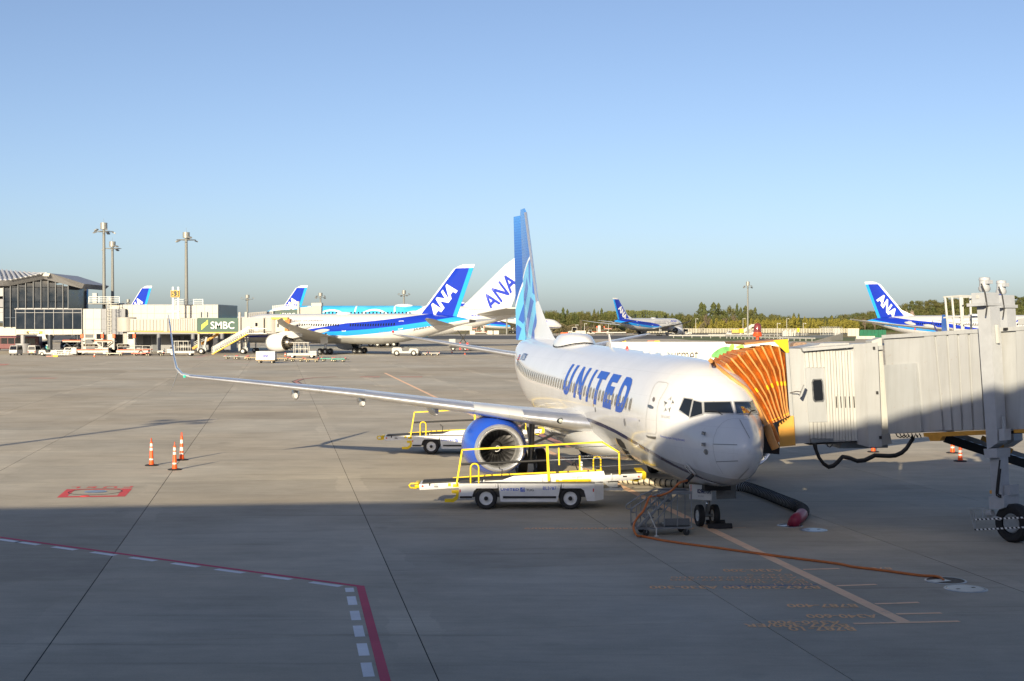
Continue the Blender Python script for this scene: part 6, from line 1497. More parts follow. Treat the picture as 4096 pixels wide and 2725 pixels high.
# ---- the giant double-deck jet with the blue painted front
def a380():
    L = 72.7; D = 366.0; loc = (XD(985, D), D + 4, 0); rz = heading(-1.0, .03)
    t = thing('jet_airliner', 'huge double-deck airliner with sky-blue painted front and white fin', 'airliner', loc, rz)
    A = [(0, 5.0, 5.2, .1), (.4, 4.2, 5.9, .9), (1.5, 3.3, 7.0, 1.8), (3.2, 2.7, 8.3, 2.6), (5.5, 2.35, 9.5, 3.2), (9, 2.15, 10.4, 3.5), (13, 2.1, 10.6, 3.57), (42, 2.1, 10.6, 3.57), (50, 2.9, 10.6, 3.45), (58, 4.6, 10.4, 2.9), (65, 6.6, 9.9, 2.0), (70, 8.0, 9.4, 1.1), (72.7, 8.6, 9.1, .4)]
    fu = Fuse(A)
    h = newmat('sky blue wave paint', .22, coat=.4); x, y, z = h.xyz()
    def circ(cx, cz, r, w=.24): return h.lt(h.op('ABSOLUTE', h.sub(h.op('SQRT', h.add(h.op('POWER', h.sub(x, cx), 2.0), h.op('POWER', h.sub(z, cz), 2.0))), r)), w)
    front = h.lt(x, h.add(45.0, h.mul(h.op('SINE', h.mul(z, .9)), 2.5)))
    ln = circ(9, 5.0, 5.2)
    for cx, cz, r in ((22, 4.0, 5.4), (33, 4.2, 5.3), (43.5, 3.8, 5.2), (13, 13.5, 4.2)): ln = h.op('MAXIMUM', ln, circ(cx, cz, r))
    for a, b in ((28.0, .12), (38.3, -.1), (16.5, -.2)):
        ln = h.op('MAXIMUM', ln, h.mul(h.gt(z, 8.8), h.lt(h.op('ABSOLUTE', h.sub(h.sub(x, a), h.mul(h.sub(z, 8.8), b))), .22)))
    g = h.mix(h.rng(h.noise(.12, 2), .4, .6, 0, 1), (.05, .42, .80, 1), (.10, .52, .86, 1))
    c = h.mix(ln, g, (.62, .80, .88, 1)); c = h.mix(front, (.60, .60, .60, 1), c)
    h.nt.links.new(c, h.b.inputs['Base Color'])
    fus_ = obj('fuselage', fu.builder([0, .1, .4, .8, 1.5, 2.3, 3.2, 4.3, 5.5, 7, 9, 11, 13, 20, 28, 36, 42, 44, 46, 48, 50, 52, 54, 56, 58, 60, 62, 64, 66, 68, 70, 71.5, 72.7], 40), h.m, t, 60)
    pw = MB().add([(-.2, 0, -.2), (-.12, 0, -.28), (.12, 0, -.28), (.2, 0, -.2), (.2, 0, .2), (.12, 0, .28), (-.12, 0, .28), (-.2, 0, .2)], [tuple(range(8))]).mesh('cabin_window', BLACKG())
    for r_, (th, xa, xb) in enumerate(((34, 9, 52), (-3, 9, 56))):
        x_ = xa
        while x_ < xb:
            p = fu.surf(x_, th, .03); inst('cabin_window', pw, fus_, (p.x, -p.y, p.z), (-radians(th), 0, 0)); x_ += .95
    set_text('Inspiration of JAPAN', fu, 57.5, 66.5, 40, 6, NAVY(), fus_, -1, gx=8)
    set_text('ANA', fu, 57.5, 61.2, 5, 8, ABLUE(), fus_, -1, shear=.2, bold=.04, gx=4)
    p = fu.surf(50.5, 50, .04); obj('red_disc', MB().sphere((p.x, -p.y, p.z), .4, 12, 8), RED(), fus_)
    obj('satellite_dome', MB().sphere((40.5, 0, 10.55), 1.4, 16, 8, sx=1.8, sz=.4), PLANEW(), fus_, 179)
    for s in (-1, 1):
        S_ = lambda y, x, z, c, tc: ((20 + x, s * y, z), c, tc, 1, (0, 0, 1))
        secs = [S_(2, 0, 3.4, 19, .14), S_(3.6, 1.6, 3.5, 17, .14), S_(14, 10.5, 5.3, 10.5, .115), S_(27, 19, 6.8, 6.2, .10), S_(39.3, 27, 8.0, 3.3, .09)]
        obj('wing', MB().loft(wing_rings(secs, 9)), M_JW, t, 50)
        for y_, x_, z_ in ((14.9, 17 + 11, 2.6), (25.7, 17 + 18.5, 3.4)):
            e = obj('engine', MB().lathe([(.3, 1.5), (1, 1.7), (2.2, 1.8), (4, 1.5), (4.6, 1.35)], (x_ - 3, s * y_, z_), 'x', 24), PLANEW(), t, 60)
            obj('inlet_lip', MB().lathe([(.8, 1.3), (.1, 1.36), (0, 1.45), (.32, 1.52)], (x_ - 3, s * y_, z_), 'x', 24), CHROME(), e, 60); obj('fan_disc', MB().lathe([(.8, 1.3), (.6, .001)], (x_ - 3, s * y_, z_), 'x', 20), STEEL(), e)
            obj('core_cowl', MB().lathe([(4.0, 1.1), (5.6, .7), (6.8, .05)], (x_ - 3, s * y_, z_), 'x', 20), MATS['titanium cone'], e, 60)
        hs = [((58.5, s * 1.5, 8.2), 11, .10, 0, (0, 0, 1)), ((67.5, s * 15.0, 9.8), 4.0, .09, 0, (0, 0, 1))]
        obj('tailplane', MB().loft(wing_rings(hs, 7)), M_JW, t, 50)
        for gx, gy in ((33.5, 6.2), (36.5, 2.6)):
            g_ = obj('main_gear', MB().cyl((gx, s * gy, .7), (gx, s * gy, 3.5), .3).bar((gx - 1.6, s * gy, .7), (gx + 1.6, s * gy, .7), .3), STEEL(), t)
            for dx in ((-1.6, 0, 1.6) if gy < 4 else (-.85, .85)):
                for dy in (-.7, .7): wheel_parts(g_, (gx + dx, s * gy + dy, .7), .7, .5, LGREY(), n=20, hubr=.45)
    fx = lambda z: 55.5 + (z - 10.2) * 1.02; tx = lambda z: 68.2 + (z - 10.2) * .36
    R = []
    for z in (9.2, 12, 15, 18, 21, 23.2, 23.9, 24.15):
        a, b = fx(z), tx(z)
        if z > 23: a += (z - 22.8) * 1.8
        th = .8 * (1 - .03 * (z - 9)); R.append([Vector((a, 0, z)), Vector((a + .15 * (b - a), th * .6, z)), Vector((a + .4 * (b - a), th * .65, z)), Vector((b, .04, z)), Vector((b, -.04, z)), Vector((a + .4 * (b - a), -th * .65, z)), Vector((a + .15 * (b - a), -th * .6, z))])
    fin_ = obj('fin', MB().loft(R), PLANEW(), t, 50)
    vs, fs, w = text2d('ANA', bold=.02, gx=10, gy=6); sl = Vector((1.02, 0, 1)).normalized(); nrm = Vector((.6, 0, -.8)).normalized(); o = Vector((fx(13.2) + 1.9, 0, 12.4))
    def fn(u, v):
        P = o + sl * (u / w * 10.2) + nrm * ((1 - v) * 4.4); a, b = fx(P.z), tx(P.z); f = (P.x - a) / (b - a); th = .8 * (1 - .03 * (P.z - 9)) * .65
        return Vector((P.x, -((th if f < .4 else th + (f - .4) / .6 * (.04 - th)) + .08), P.z))
    obj('fin_letters', MB().add([fn(u, v) for u, v in vs], fs), ABLUE(), fin_)
    g_ = obj('nose_gear', MB().cyl((5, 0, .6), (5, 0, 3), .2), STEEL(), t)
    for s in (-1, 1): wheel_parts(g_, (5, s * .45, .6), .6, .4, LGREY(), n=20)
a380()
# ============================================================ LIGHT MASTS
M_MAST = mat('mast grey', (.19, .195, .185), .5, var=.12, scale=.6); M_LAMPH = mat('floodlight housing', (.30, .30, .28), .4, .3, var=.1)
def mast(label, px_, top, base_z, D, r=.55, heads=5, group='apron light masts', drop=None):
    z1 = ZD(top, D); t = thing('light_mast', label, 'light mast', (XD(px_, D), D, base_z), random.random() * 6, group); H = z1 - base_z
    obj('pole', MB().cyl((0, 0, 0), (0, 0, H * .97), r, r * .72, 16, False), M_MAST, t, 60)
    obj('cap_drum', MB().lathe([(H * .925, r * .7), (H * .925, r * 1.9), (H, r * 1.9), (H, .01)], (0, 0, 0), 'z', 16), M_LAMPH, t, 40)
    obj('lightning_rod', MB().cyl((0, 0, H), (0, 0, H + r * 2.4), r * .06, n=6), M_MAST, t)
    z = H * .90; R = r * 5.2
    ring = obj('lamp_ring', MB().tube([(R * cos(a), R * sin(a), z) for a in [2 * pi * k / 16 for k in range(17)]], r * .14, 6).bar((-R, 0, z), (R, 0, z), r * .2).bar((0, -R, z), (0, R, z), r * .2), M_MAST, t)
    for k in range(heads):
        a = 2 * pi * k / heads + .3; c = Vector((R * 1.05 * cos(a), R * 1.05 * sin(a), z + (r * 1.1 if k % 2 else -r * .7)))
        lamp = obj('floodlight', MB().box((-r * .9, -r * .8, -r * .3), (r * .9, r * .8, r * .3)).xf(Matrix.Translation(c) @ Matrix.Rotation(a, 4, 'Z') @ Matrix.Rotation(.35, 4, 'Y')), M_LAMPH, ring)
    return t
PB = 296.0      # depth of the pier's front
bx = lambda p: XD(p, PB); bz = lambda p: ZD(p, PB)
zA = lambda x, y: (x / 2.613, 850 + y / 2.613); zB = lambda x, y: (600 + x / 3.367, 1050 + y / 3.367)
ROOFZ = bz(1222)
mast('tallest light mast with grey flood lamps above the pier roof', 417, 892, ROOFZ - 1, 300, .38)
mast('shorter light mast just right of the tallest mast on the pier roof', 451, 967, ROOFZ - 1, 318, .37, 3)
mast('light mast right of the yellow 53 sign', 746, 930, ROOFZ - .5, 299, .38)
for px_, top, D, lab in ((990, 1180, 560, 'small distant light mast left of the partly hidden blue fin'), (1282, 1172, 560, 'small distant light mast right of the second blue fin'), (1616, 1162, 560, 'small distant light mast above the sky-blue giant jet'),
                         (326, 1200, 620, 'tiny distant light mast between the glass terminal and the tallest mast'), (513, 1198, 620, 'tiny distant light mast right of the tallest masts'), (2027, 1190, 700, 'distant light mast pole behind the white fin'), (2991, 1127, 640, 'lone grey light mast in front of the woods')):
    mast(lab, px_, top, 0, D, .42, 4)
# the mast that throws the long shadow on the left of the bright apron
tip = G(760, 1683); hgt = 19.0; Ls = hgt / tan(SUN_EL); base = tip - Vector((sin(SUN_AZ), cos(SUN_AZ), 0)) * Ls
t = thing('light_mast', 'light mast outside the left edge of view whose shadow crosses the bright apron', 'light mast', (base.x, base.y, 0), .4, 'apron light masts')
obj('pole', MB().cyl((0, 0, 0), (0, 0, hgt), .32, .2, 14), M_MAST, t, 60)
mb = MB()
for k in range(4): a = 2 * pi * k / 4 + .5; mb.bar((0, 0, hgt - .3), (1.7 * cos(a), 1.7 * sin(a), hgt - .3), .16)
obj('lamp_arms', mb, M_MAST, t)
for k in range(4): a = 2 * pi * k / 4 + .5; obj('floodlight', MB().box((-.5, -.4, -.15), (.5, .4, .15)).xf(Matrix.Translation((1.8 * cos(a), 1.8 * sin(a), hgt - .35)) @ Matrix.Rotation(a, 4, 'Z')), M_LAMPH, t)

# ============================================================ PIER BUILDINGS ON THE LEFT
M_CREAM = mat('cream cladding panel', (.46, .44, .39), .5, var=.06, scale=.4); M_SHADEP = mat('blue grey shaded cladding', (.20, .21, .235), .5, var=.06, scale=.4)  # grey panels and walls have a shaded tone put into their colour
M_GLZ = mat('dark curtain glass', (.018, .026, .038), .07, var=.15, scale=.3); M_MUL = mat('mullion dark', (.06, .065, .075), .4, .4, var=.1); M_ROOF = mat('ribbed metal roof', (.55, .56, .58), .4, .0, var=.1)
M_FASC = mat('grey fascia', (.30, .30, .31), .4, .0, var=.08); M_DARKIN = mat('dark interior', (.025, .027, .032), .8, var=.3)
BF = Face((bx(0), PB), (bx(1000), PB))
def fb_(name, poly, o0, o1, m, parent, base, zf=zA): return obj(name, BF.slab([zf(x, y) for x, y in poly], o0, o1, base), m, parent)
o0_ = Vector((bx(150), PB, 0))
hall = thing('terminal_hall', 'glass-walled terminal hall with grey folded roof at the left edge', 'building', o0_)
fb_('back_wall', [(-300, 770), (712, 770), (712, 1000), (-300, 1000)], -14, -9, M_DARKIN, hall, o0_)
fb_('floor_slab', [(-300, 1195), (162, 1195), (162, 1288), (-300, 1288)], -14, -.5, M_CREAM, hall, o0_)
fb_('floor_slab', [(165, 1000), (712, 1000), (712, 1012), (165, 1012)], -14, -.2, M_FASC, hall, o0_)
cols = [35, 108, 188, 268, 348, 428, 503, 580, 657, 712]
topy = lambda x: 768 - (x - 105) * .203 if x < 465 else 700 + (x - 465) * .26
for a, b in zip(cols, cols[1:]):
    bot = 1198 if a < 160 else 1000
    ys = [max(topy(a), topy(b)) + 4, 785, 935, 1000] if max(topy(a), topy(b)) < 775 else [max(topy(a), topy(b)) + 4, 935, 1000]
    if bot > 1000: ys += [1100, 1198]
    for y0, y1 in zip(ys, ys[1:]):
        if y1 - y0 > 6: fb_('pane', [(a + 3, y0 + 2), (b - 3, y0 + 2), (b - 3, y1 - 2), (a + 3, y1 - 2)], -.35, -.25, M_GLZ, hall, o0_)
for c in cols: fb_('mullion', [(c - 4, topy(c)), (c + 4, topy(c)), (c + 4, 1200 if c < 160 else 1004), (c - 4, 1200 if c < 160 else 1004)], -.3, .05, M_MUL, hall, o0_)
fb_('side_glazing', [(704, 760), (714, 760), (714, 1002), (704, 1002)], -14, -.4, M_GLZ, hall, o0_)
for y in (790, 905, 1000, 1050): fb_('left_panel', [(-300, y), (31, y), (31, y + (86 if y != 1000 else 46)), (-300, y + (86 if y != 1000 else 46))], -1.2, -.3 if y != 905 else -.6, M_SHADEP if y in (905,) else M_FASC, hall, o0_)
fz_ = [(-300, 715, 2.2), (110, 712, 2.2), (490, 637, 2.2), (565, 640, 2.2), (915, 750, 2.2), (860, 797, .2), (465, 697, .2), (105, 768, .2), (-300, 770, .2)]
fv_ = [BF.at(*zA(x, y), -16) - o0_ for x, y, _ in fz_] + [BF.at(*zA(x, y), o) - o0_ for x, y, o in fz_]
roof = obj('roof_fascia', MB().add(fv_, [(0, 1, 7, 8), (1, 2, 6, 7), (2, 3, 6), (3, 4, 5, 6), (9, 10, 16, 17), (10, 11, 15, 16), (11, 12, 15), (12, 13, 14, 15)] + [(i, (i + 1) % 9, 9 + (i + 1) % 9, 9 + i) for i in range(9)]), M_FASC, hall)
for xx in (200, 300, 400, 640, 720, 800): 
    yt = 712 - (xx - 110) * .197 if xx < 490 else 640 + (xx - 565) * .314; yb = 768 - (xx - 105) * .2 if xx < 465 else 697 + (xx - 465) * .253
    fb_('fascia_joint', [(xx - 1, yt + 1), (xx + 1, yt + 1), (xx + 1, yt + 5), (xx - 1, yt + 5)], 2.2, 2.23, M_MUL, roof, o0_)
fb_('light_panel', [(495, 640), (560, 642), (545, 672), (480, 668)], 2.2, 2.24, M_CREAM, roof, o0_)
A, B, C, Dd = AT(*zA(-300, 575), 312), AT(*zA(390, 640), 312), AT(*zA(480, 638), 293.8), AT(*zA(105, 712), 293.8); E_ = AT(*zA(-300, 714), 293.8)
obj('roof_sheet', MB().add([q - o0_ + Vector((0, 0, .05)) for q in (A, B, C, Dd, E_)], [(0, 1, 2, 3, 4)]), M_ROOF, hall)
for k in range(16):
    u = k / 15; p = A.lerp(B, u); q = (E_.lerp(Dd, min(1, u * 1.9)) if u < .526 else Dd.lerp(C, (u - .526) / .474)); obj('roof_rib', MB().bar(p - o0_ + Vector((0, 0, .2)), q - o0_ + Vector((0, 0, .12)), .35, .2), M_ROOF, hall)
o1_ = Vector((bx(200), PB - 1, 0))
con = thing('connector_bridge', 'raised glazed walkway with the number 53 on its pale base', 'walkway', o1_)
fb_('floor_band', [(160, 1221), (866, 1221), (866, 1276), (160, 1276)], -8, .6, M_CREAM, con, o1_)
for k in range(8): fb_('band_joint', [(172 + 99 * k, 1223), (174 + 99 * k, 1223), (174 + 99 * k, 1274), (172 + 99 * k, 1274)], .6, .63, M_MUL, con, o1_)
fb_('roof_band', [(160, 1006), (866, 1006), (866, 1014), (160, 1014)], -8, .6, M_FASC, con, o1_)
fb_('rear_wall', [(165, 1014), (862, 1014), (862, 1221), (165, 1221)], -8, -6.5, M_DARKIN, con, o1_)
xs9 = [165, 174, 272, 371, 470, 568, 668, 768, 862]
for a, b in zip(xs9, xs9[1:]):
    if b - a > 20:
        fb_('pane', [(a + 3, 1016), (b - 2, 1016), (b - 2, 1046), (a + 3, 1046)], .38, .45, M_GLZ, con, o1_); fb_('pane', [(a + 3, 1051), (b - 2, 1051), (b - 2, 1219), (a + 3, 1219)], .38, .45, M_GLZ, con, o1_)
for a in xs9[1:]: fb_('mullion', [(a - 2, 1014), (a + 2, 1014), (a + 2, 1221), (a - 2, 1221)], .3, .55, M_FASC, con, o1_)
fb_('transom', [(165, 1046), (862, 1046), (862, 1050), (165, 1050)], .3, .5, M_FASC, con, o1_)
sg = fb_('number_plate', [(494, 1228), (543, 1228), (543, 1270), (494, 1270)], .6, .66, PRINTW(), con, o1_)
p = BF.at(*zA(499, 1266), .68) - o1_; q = BF.at(*zA(538, 1232), .68) - o1_
plane_text('53', p, (1, 0, 0), (0, 0, 1), q.z - p.z, PRINTB(), sg, width=q.x - p.x)
h = newmat('hazard stripes', .5); x, y, z = h.xyz(); h.nt.links.new(h.mix(h.lt(h.op('FRACT', h.mul(h.add(x, z), .9)), .5), (.02, .02, .02, 1), (.75, .50, .03, 1)), h.b.inputs['Base Color'])
hz = fb_('hazard_plate', [(288, 1242), (453, 1242), (453, 1269), (288, 1269)], .6, .66, h.m, con, o1_)
for k in range(7): fb_('glyph_mark', [(322 + 15 * k, 1246), (331 + 15 * k, 1246), (327 + 15 * k, 1265), (318 + 15 * k, 1265)], .66, .69, PRINTW(), hz, o1_)
for x0, x1 in ((216, 262), (495, 548), (804, 824)):
    r_ = (bx(x1 / 2.613) - bx(x0 / 2.613)) / 2; cxx = (bx(x1 / 2.613) + bx(x0 / 2.613)) / 2
    obj('column', MB().cyl((cxx - o1_.x, 1, 0), (cxx - o1_.x, 1, bz(zA(0, 1280)[1])), r_, n=18), M_FASC if x0 < 300 else M_MUL, con, 60)
obj('column_base', MB().lathe([(0, 1.5), (1.9, 1.5), (1.9, .9)], ((bx(240 / 2.613) - o1_.x), 1, 0), 'z', 18), M_FASC, con, 40)
o2_ = Vector((bx(600), PB, 0))
pier = thing('pier_building', 'long cream-panelled pier block behind the green bank advert', 'building', o2_)
def panel(x0, x1, y0, y1, m, o=0.0, t=.12, zf=zA): return fb_('cladding_panel', [(x0 + .8, y0 + .8), (x1 - .8, y0 + .8), (x1 - .8, y1 - .8), (x0 + .8, y1 - .8)], o, o + t, m, pier, o2_, zf)
fb_('core', [(866, 1008), (1310, 1008), (1310, 1276), (866, 1276)], -18, -.02, M_MUL, pier, o2_)
fb_('core', [(866, 1276), (1062, 1276), (1062, 1468), (866, 1468)], -14, -.05, M_MUL, pier, o2_)
fb_('upper_core', [(1130, 968), (2268, 968), (2268, 1240), (1130, 1240)], -22, -1.2, M_MUL, pier, o2_)
for x0, x1 in ((866, 895), (895, 978), (978, 1058)):
    for y0, y1 in ((1008, 1115), (1115, 1222), (1222, 1276)): panel(x0, x1, y0, y1, M_CREAM)
for x0, x1, y0, y1 in ((866, 895, 1276, 1468), (978, 1058, 1276, 1400), (895, 978, 1310, 1330)): panel(x0, x1, y0, y1, M_CREAM)
for x0, x1 in ((1060, 1112), (1175, 1240), (1240, 1310)):
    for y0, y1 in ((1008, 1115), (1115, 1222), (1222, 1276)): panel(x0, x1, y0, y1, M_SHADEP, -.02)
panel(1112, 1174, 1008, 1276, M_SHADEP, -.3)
fb_('door_glass', [(900, 1280), (975, 1280), (975, 1400), (900, 1400)], -.5, -.4, M_GLZ, pier, o2_); fb_('canopy', [(945, 1318), (1060, 1318), (1060, 1328), (945, 1328)], 0, 2.0, M_FASC, pier, o2_)
k = 0; xx = 1130
edges = [1130, 1215, 1315, 1370, 1460, 1525, 1600, 1712, 1795, 1878, 1960, 2043, 2126, 2210, 2268]
for a, b in zip(edges, edges[1:]):
    for y0, y1 in ((968, 1056), (1056, 1240)): panel(a, b, y0, y1, M_CREAM, -1.2)
fb_('coping', [(1128, 962), (2270, 962), (2270, 968), (1128, 968)], -22, -1.0, M_FASC, pier, o2_)
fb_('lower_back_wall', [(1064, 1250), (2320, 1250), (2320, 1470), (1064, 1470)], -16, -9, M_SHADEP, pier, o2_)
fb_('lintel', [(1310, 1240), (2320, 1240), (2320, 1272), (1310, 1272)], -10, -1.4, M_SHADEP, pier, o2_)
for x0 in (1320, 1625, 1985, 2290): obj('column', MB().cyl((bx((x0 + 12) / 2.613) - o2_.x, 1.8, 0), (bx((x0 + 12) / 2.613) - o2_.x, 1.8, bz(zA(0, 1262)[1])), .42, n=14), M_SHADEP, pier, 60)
for x0 in (1380, 1480, 1700, 1820, 1920, 2080): fb_('roller_door', [(x0, 1300), (x0 + 80, 1300), (x0 + 80, 1468), (x0, 1468)], -9, -8.9, M_MUL, pier, o2_)
fb_('end_wall', [(2220, 1272), (2268, 1272), (2268, 1470), (2220, 1470)], -1.4, -.6, M_CREAM, pier, o2_)
# roof rails, platforms and ladder
M_RAIL = mat('rail galvanised', (.42, .43, .43), .4, .5, var=.1)
def railing(name, label, pts, hgt, cat='railing', step=1.6, bars=3, loc=None):
    t = thing(name, label, cat, pts[0]); b0 = Vector(pts[0]); mb = MB()
    for p, q in zip(pts, pts[1:]):
        p = Vector(p); q = Vector(q)
        for k in range(bars): z = Vector((0, 0, hgt * (k + 1) / bars)); mb.bar(p - b0 + z, q - b0 + z, .07)
    obj('rails', mb, M_RAIL, t)
    for p, q in zip(pts, pts[1:]):
        p = Vector(p); q = Vector(q); n = max(1, int((q - p).length / step))
        for k in range(n + 1): c = p.lerp(q, k / n) - b0; obj('post', MB().bar(c, c + Vector((0, 0, hgt)), .08), M_RAIL, t)
    return t
pz = ZD(1213, 298)
rl = railing('roof_platform', 'railed steel platform round the foot of the two left masts', [(XD(356, 297), 297, pz), (XD(478, 297), 297, pz)], 1.3, 'platform')
obj('deck', MB().box((0, -.6, -.25), (XD(478, 297) - XD(356, 297), 4, 0)), M_MAST, rl); obj('control_cabinet', MB().box((.6, .5, 0), (1.5, 1.2, 2.1)), GREY(), rl)
railing('roof_railing', 'steel railing on the pier roof beside the mast right of the 53 sign', [(XD(700, 297), 297, ZD(1220, 297)), (XD(812, 297), 297, ZD(1220, 297))], 1.15)
lt = thing('roof_ladder', 'tall caged white ladder up to the roof platform', 'ladder', (XD(438, 293), 293, 0)); zl = ZD(1190, 293)
mb = MB().bar((-.35, 0, .5), (-.35, 0, zl), .09).bar((.35, 0, .5), (.35, 0, zl), .09)
obj('rails', mb, M_CREAM, lt)
rung = MB().bar((-.35, 0, 0), (.35, 0, 0), .06).mesh('rung', M_CREAM)
for k in range(int(zl / .5)): inst('rung', rung, lt, (0, 0, .7 + .5 * k))
for k in range(9): obj('cage_hoop', MB().tube([(-.5 * cos(a), -.9 * sin(a), 2.6 + k * 1.0) for a in [pi * j / 8 for j in range(9)]], .04, 5), M_CREAM, lt)
mb = MB()
for s_ in (-.45, 0, .45): mb.bar((s_, -.82, 2.5), (s_, -.82, min(zl, 11.2)), .05)
obj('cage_bars', mb, M_CREAM, lt); obj('cabinet', MB().box((-.1, -1.2, 0), (1.2, -.4, 3.9)), M_CREAM, lt)
# yellow 53 sign on two posts
sx0, sx1 = XD(685, 292), XD(720, 292)
t = thing('stand_sign', 'black sign with yellow number 53 on two posts above the jet bridge', 'sign', ((sx0 + sx1) / 2, 292, ZD(1275, 292))); zb_ = ZD(1275, 292); w_ = sx1 - sx0
bd = obj('board', MB().box((-w_ / 2, -.25, ZD(1189, 292) - zb_), (w_ / 2, .25, ZD(1162, 292) - zb_)), mat('sign black', (.02, .018, .014), .5, var=.1), t)
yl = mat('sign yellow', (.80, .50, .03), .5, var=.05)
z0, z1 = ZD(1189, 292) - zb_, ZD(1162, 292) - zb_
obj('border', MB().box((-w_ / 2, -.29, z0), (w_ / 2, -.252, z0 + .09)).box((-w_ / 2, -.29, z1 - .09), (w_ / 2, -.252, z1)).box((-w_ / 2, -.29, z0 + .09), (-w_ / 2 + .09, -.252, z1 - .09)).box((w_ / 2 - .09, -.29, z0 + .09), (w_ / 2, -.252, z1 - .09)), yl, bd)
plane_text('53', (0, -.30, z0 + .25), (1, 0, 0), (0, 0, 1), z1 - z0 - .5, yl, bd, width=w_ * .68, center=True, bold=.0, spacing=1.3)
for s_ in (-.62, .58): obj('post', MB().bar((s_ * .9, 0.3, 0), (s_ * .9, .3, z1 + .7), .34), M_RAIL, t)
obj('shelf', MB().box((-w_ * .9, -.2, z0 - 3.0), (.7, .6, z0 - 2.85)), M_RAIL, t)

# ============================================================ SECOND JET BRIDGE WITH THE GREEN ADVERT
BD = 281.0; jf = Face((XD(400, BD), BD), (XD(1200, BD), BD)); o3_ = Vector((XD(800, BD), BD, 0))
br2 = thing('jet_bridge', 'ribbed cream jet bridge with a green bank advert leading to the second airliner', 'jet bridge', o3_)
def jb(name, poly, a, b, m, parent=br2, zf=zB, smooth=None): return obj(name, jf.slab([zf(x, y) for x, y in poly], a, b, o3_), m, parent, smooth)
M_JB = mat('bridge cream ribbed', (.38, .365, .33), .5, var=.08, scale=.5); M_GREEN = mat('advert green', (.010, .065, .045), .5, var=.06, scale=.3); M_LIME = mat('advert lime', (.58, .72, .03), .4, var=.05)
cx_ = XD(515, BD + 1.8) - o3_.x
obj('rotunda', MB().lathe([(ZD(1327, BD), 1.6), (ZD(1327, BD), 1.9), (ZD(1270, BD), 1.9), (ZD(1268, BD), .1)], (cx_ - .4, 1.8, 0), 'z', 24), M_JB, br2, 50)
obj('rotunda_leg', MB().cyl((cx_ - .4, 1.8, 0), (cx_ - .4, 1.8, ZD(1327, BD)), .75, n=18), M_JB, br2, 60)
tun2 = jb('tunnel', [(1362 / 2.613 * 3.367 - 600 * 3.367, 760), (645, 752), (645, 940), (1362 / 2.613 * 3.367 - 600 * 3.367, 930)], -3, 0, M_JB)
xa = (1366 / 2.613 - 600) * 3.367
n_r = 0
for a0, a1, n in ((xa, 188, 10), (195, 640, 14)):
    for k in range(n):
        u0 = a0 + (a1 - a0) * k / n; u1 = a0 + (a1 - a0) * (k + .82) / n; jb('rib_panel', [(u0, 768 if a0 < 0 else 758), (u1, 768 if a0 < 0 else 758), (u1, 920), (u0, 920)], 0, .14, M_JB, tun2)
jb('end_collar', [(190, 752), (240, 752), (240, 932), (190, 932)], .0, .35, M_JB, tun2)
jb('base_rail', [(xa, 922), (640, 930), (640, 948), (xa, 936)], -.3, .3, M_RUST, tun2)
adv = jb('advert_panel', [(643, 748), (1195, 748), (1195, 940), (643, 942)], -3, .35, M_GREEN)
jb('base_rail', [(643, 940), (1195, 938), (1195, 952), (643, 954)], -.2, .4, M_YP, adv)
def jtext(t_, x0, y0, x1, y1, m, par, off, zf=zB, **k):
    p = jf.at(*zf(x0, y0), off) - o3_; q = jf.at(*zf(x1, y1), off) - o3_; return plane_text(t_, p, (1, 0, 0), (0, 0, 1), q.z - p.z, m, par, width=q.x - p.x, **k)
jtext('SMBC', 822, 895, 1140, 798, PRINTW(), adv, .37, bold=.004)
for poly in ([(697, 842), (722, 822), (722, 890), (697, 908)], [(727, 820), (752, 800), (752, 860), (727, 884)], [(757, 796), (785, 772), (785, 832), (757, 854)]): jb('logo_bar', poly, .35, .38, M_LIME, adv)
jb('lift_post', [(1198, 672), (1224, 672), (1224, 1180), (1198, 1180)], -.3, .5, M_JB)
cab2 = jb('cab_section', [(1226, 745), (1530, 745), (1530, 965), (1226, 955)], -3, .0, M_JB)
jb('cab_door', [(1405, 805), (1465, 805), (1465, 940), (1405, 940)], 0, .08, M_CREAM, cab2); jb('pane', [(1418, 812), (1450, 812), (1450, 862), (1418, 862)], .08, .12, BLACKG(), cab2)
jb('corner_cover', [(1475, 750), (1535, 750), (1535, 972), (1478, 972)], 0, .5, M_JB, cab2)
c_ = jf.at(*zB(1612, 860), -1.9) - o3_; ztop, zbot = (jf.at(*zB(1600, 752)) - o3_).z, (jf.at(*zB(1600, 958)) - o3_).z
obj('cab_drum', MB().lathe([(zbot, .2), (zbot, 2.05), (ztop, 2.05), (ztop + .05, .1)], (c_.x, c_.y, 0), 'z', 28), M_JB, cab2, 50)
jb('cab_front', [(1692, 768), (1820, 768), (1820, 925), (1692, 940)], -2.8, .1, M_CREAM, cab2); jb('pane', [(1716, 825), (1735, 825), (1735, 872), (1716, 872)], .1, .14, BLACKG(), cab2)
jb('hood', [(1632, 740), (1850, 740), (1850, 770), (1640, 765)], -2.5, .3, M_YP, cab2); jb('canopy', [(1815, 750), (1885, 765), (1860, 930), (1815, 925)], -2.4, .2, M_CANV, cab2)
for x0 in (1275, 652, 735): jb('roof_unit', [(x0 - 5, 668), (x0 + 28, 668), (x0 + 28, 742), (x0 - 5, 742)], -1.5, -.4, M_JB)
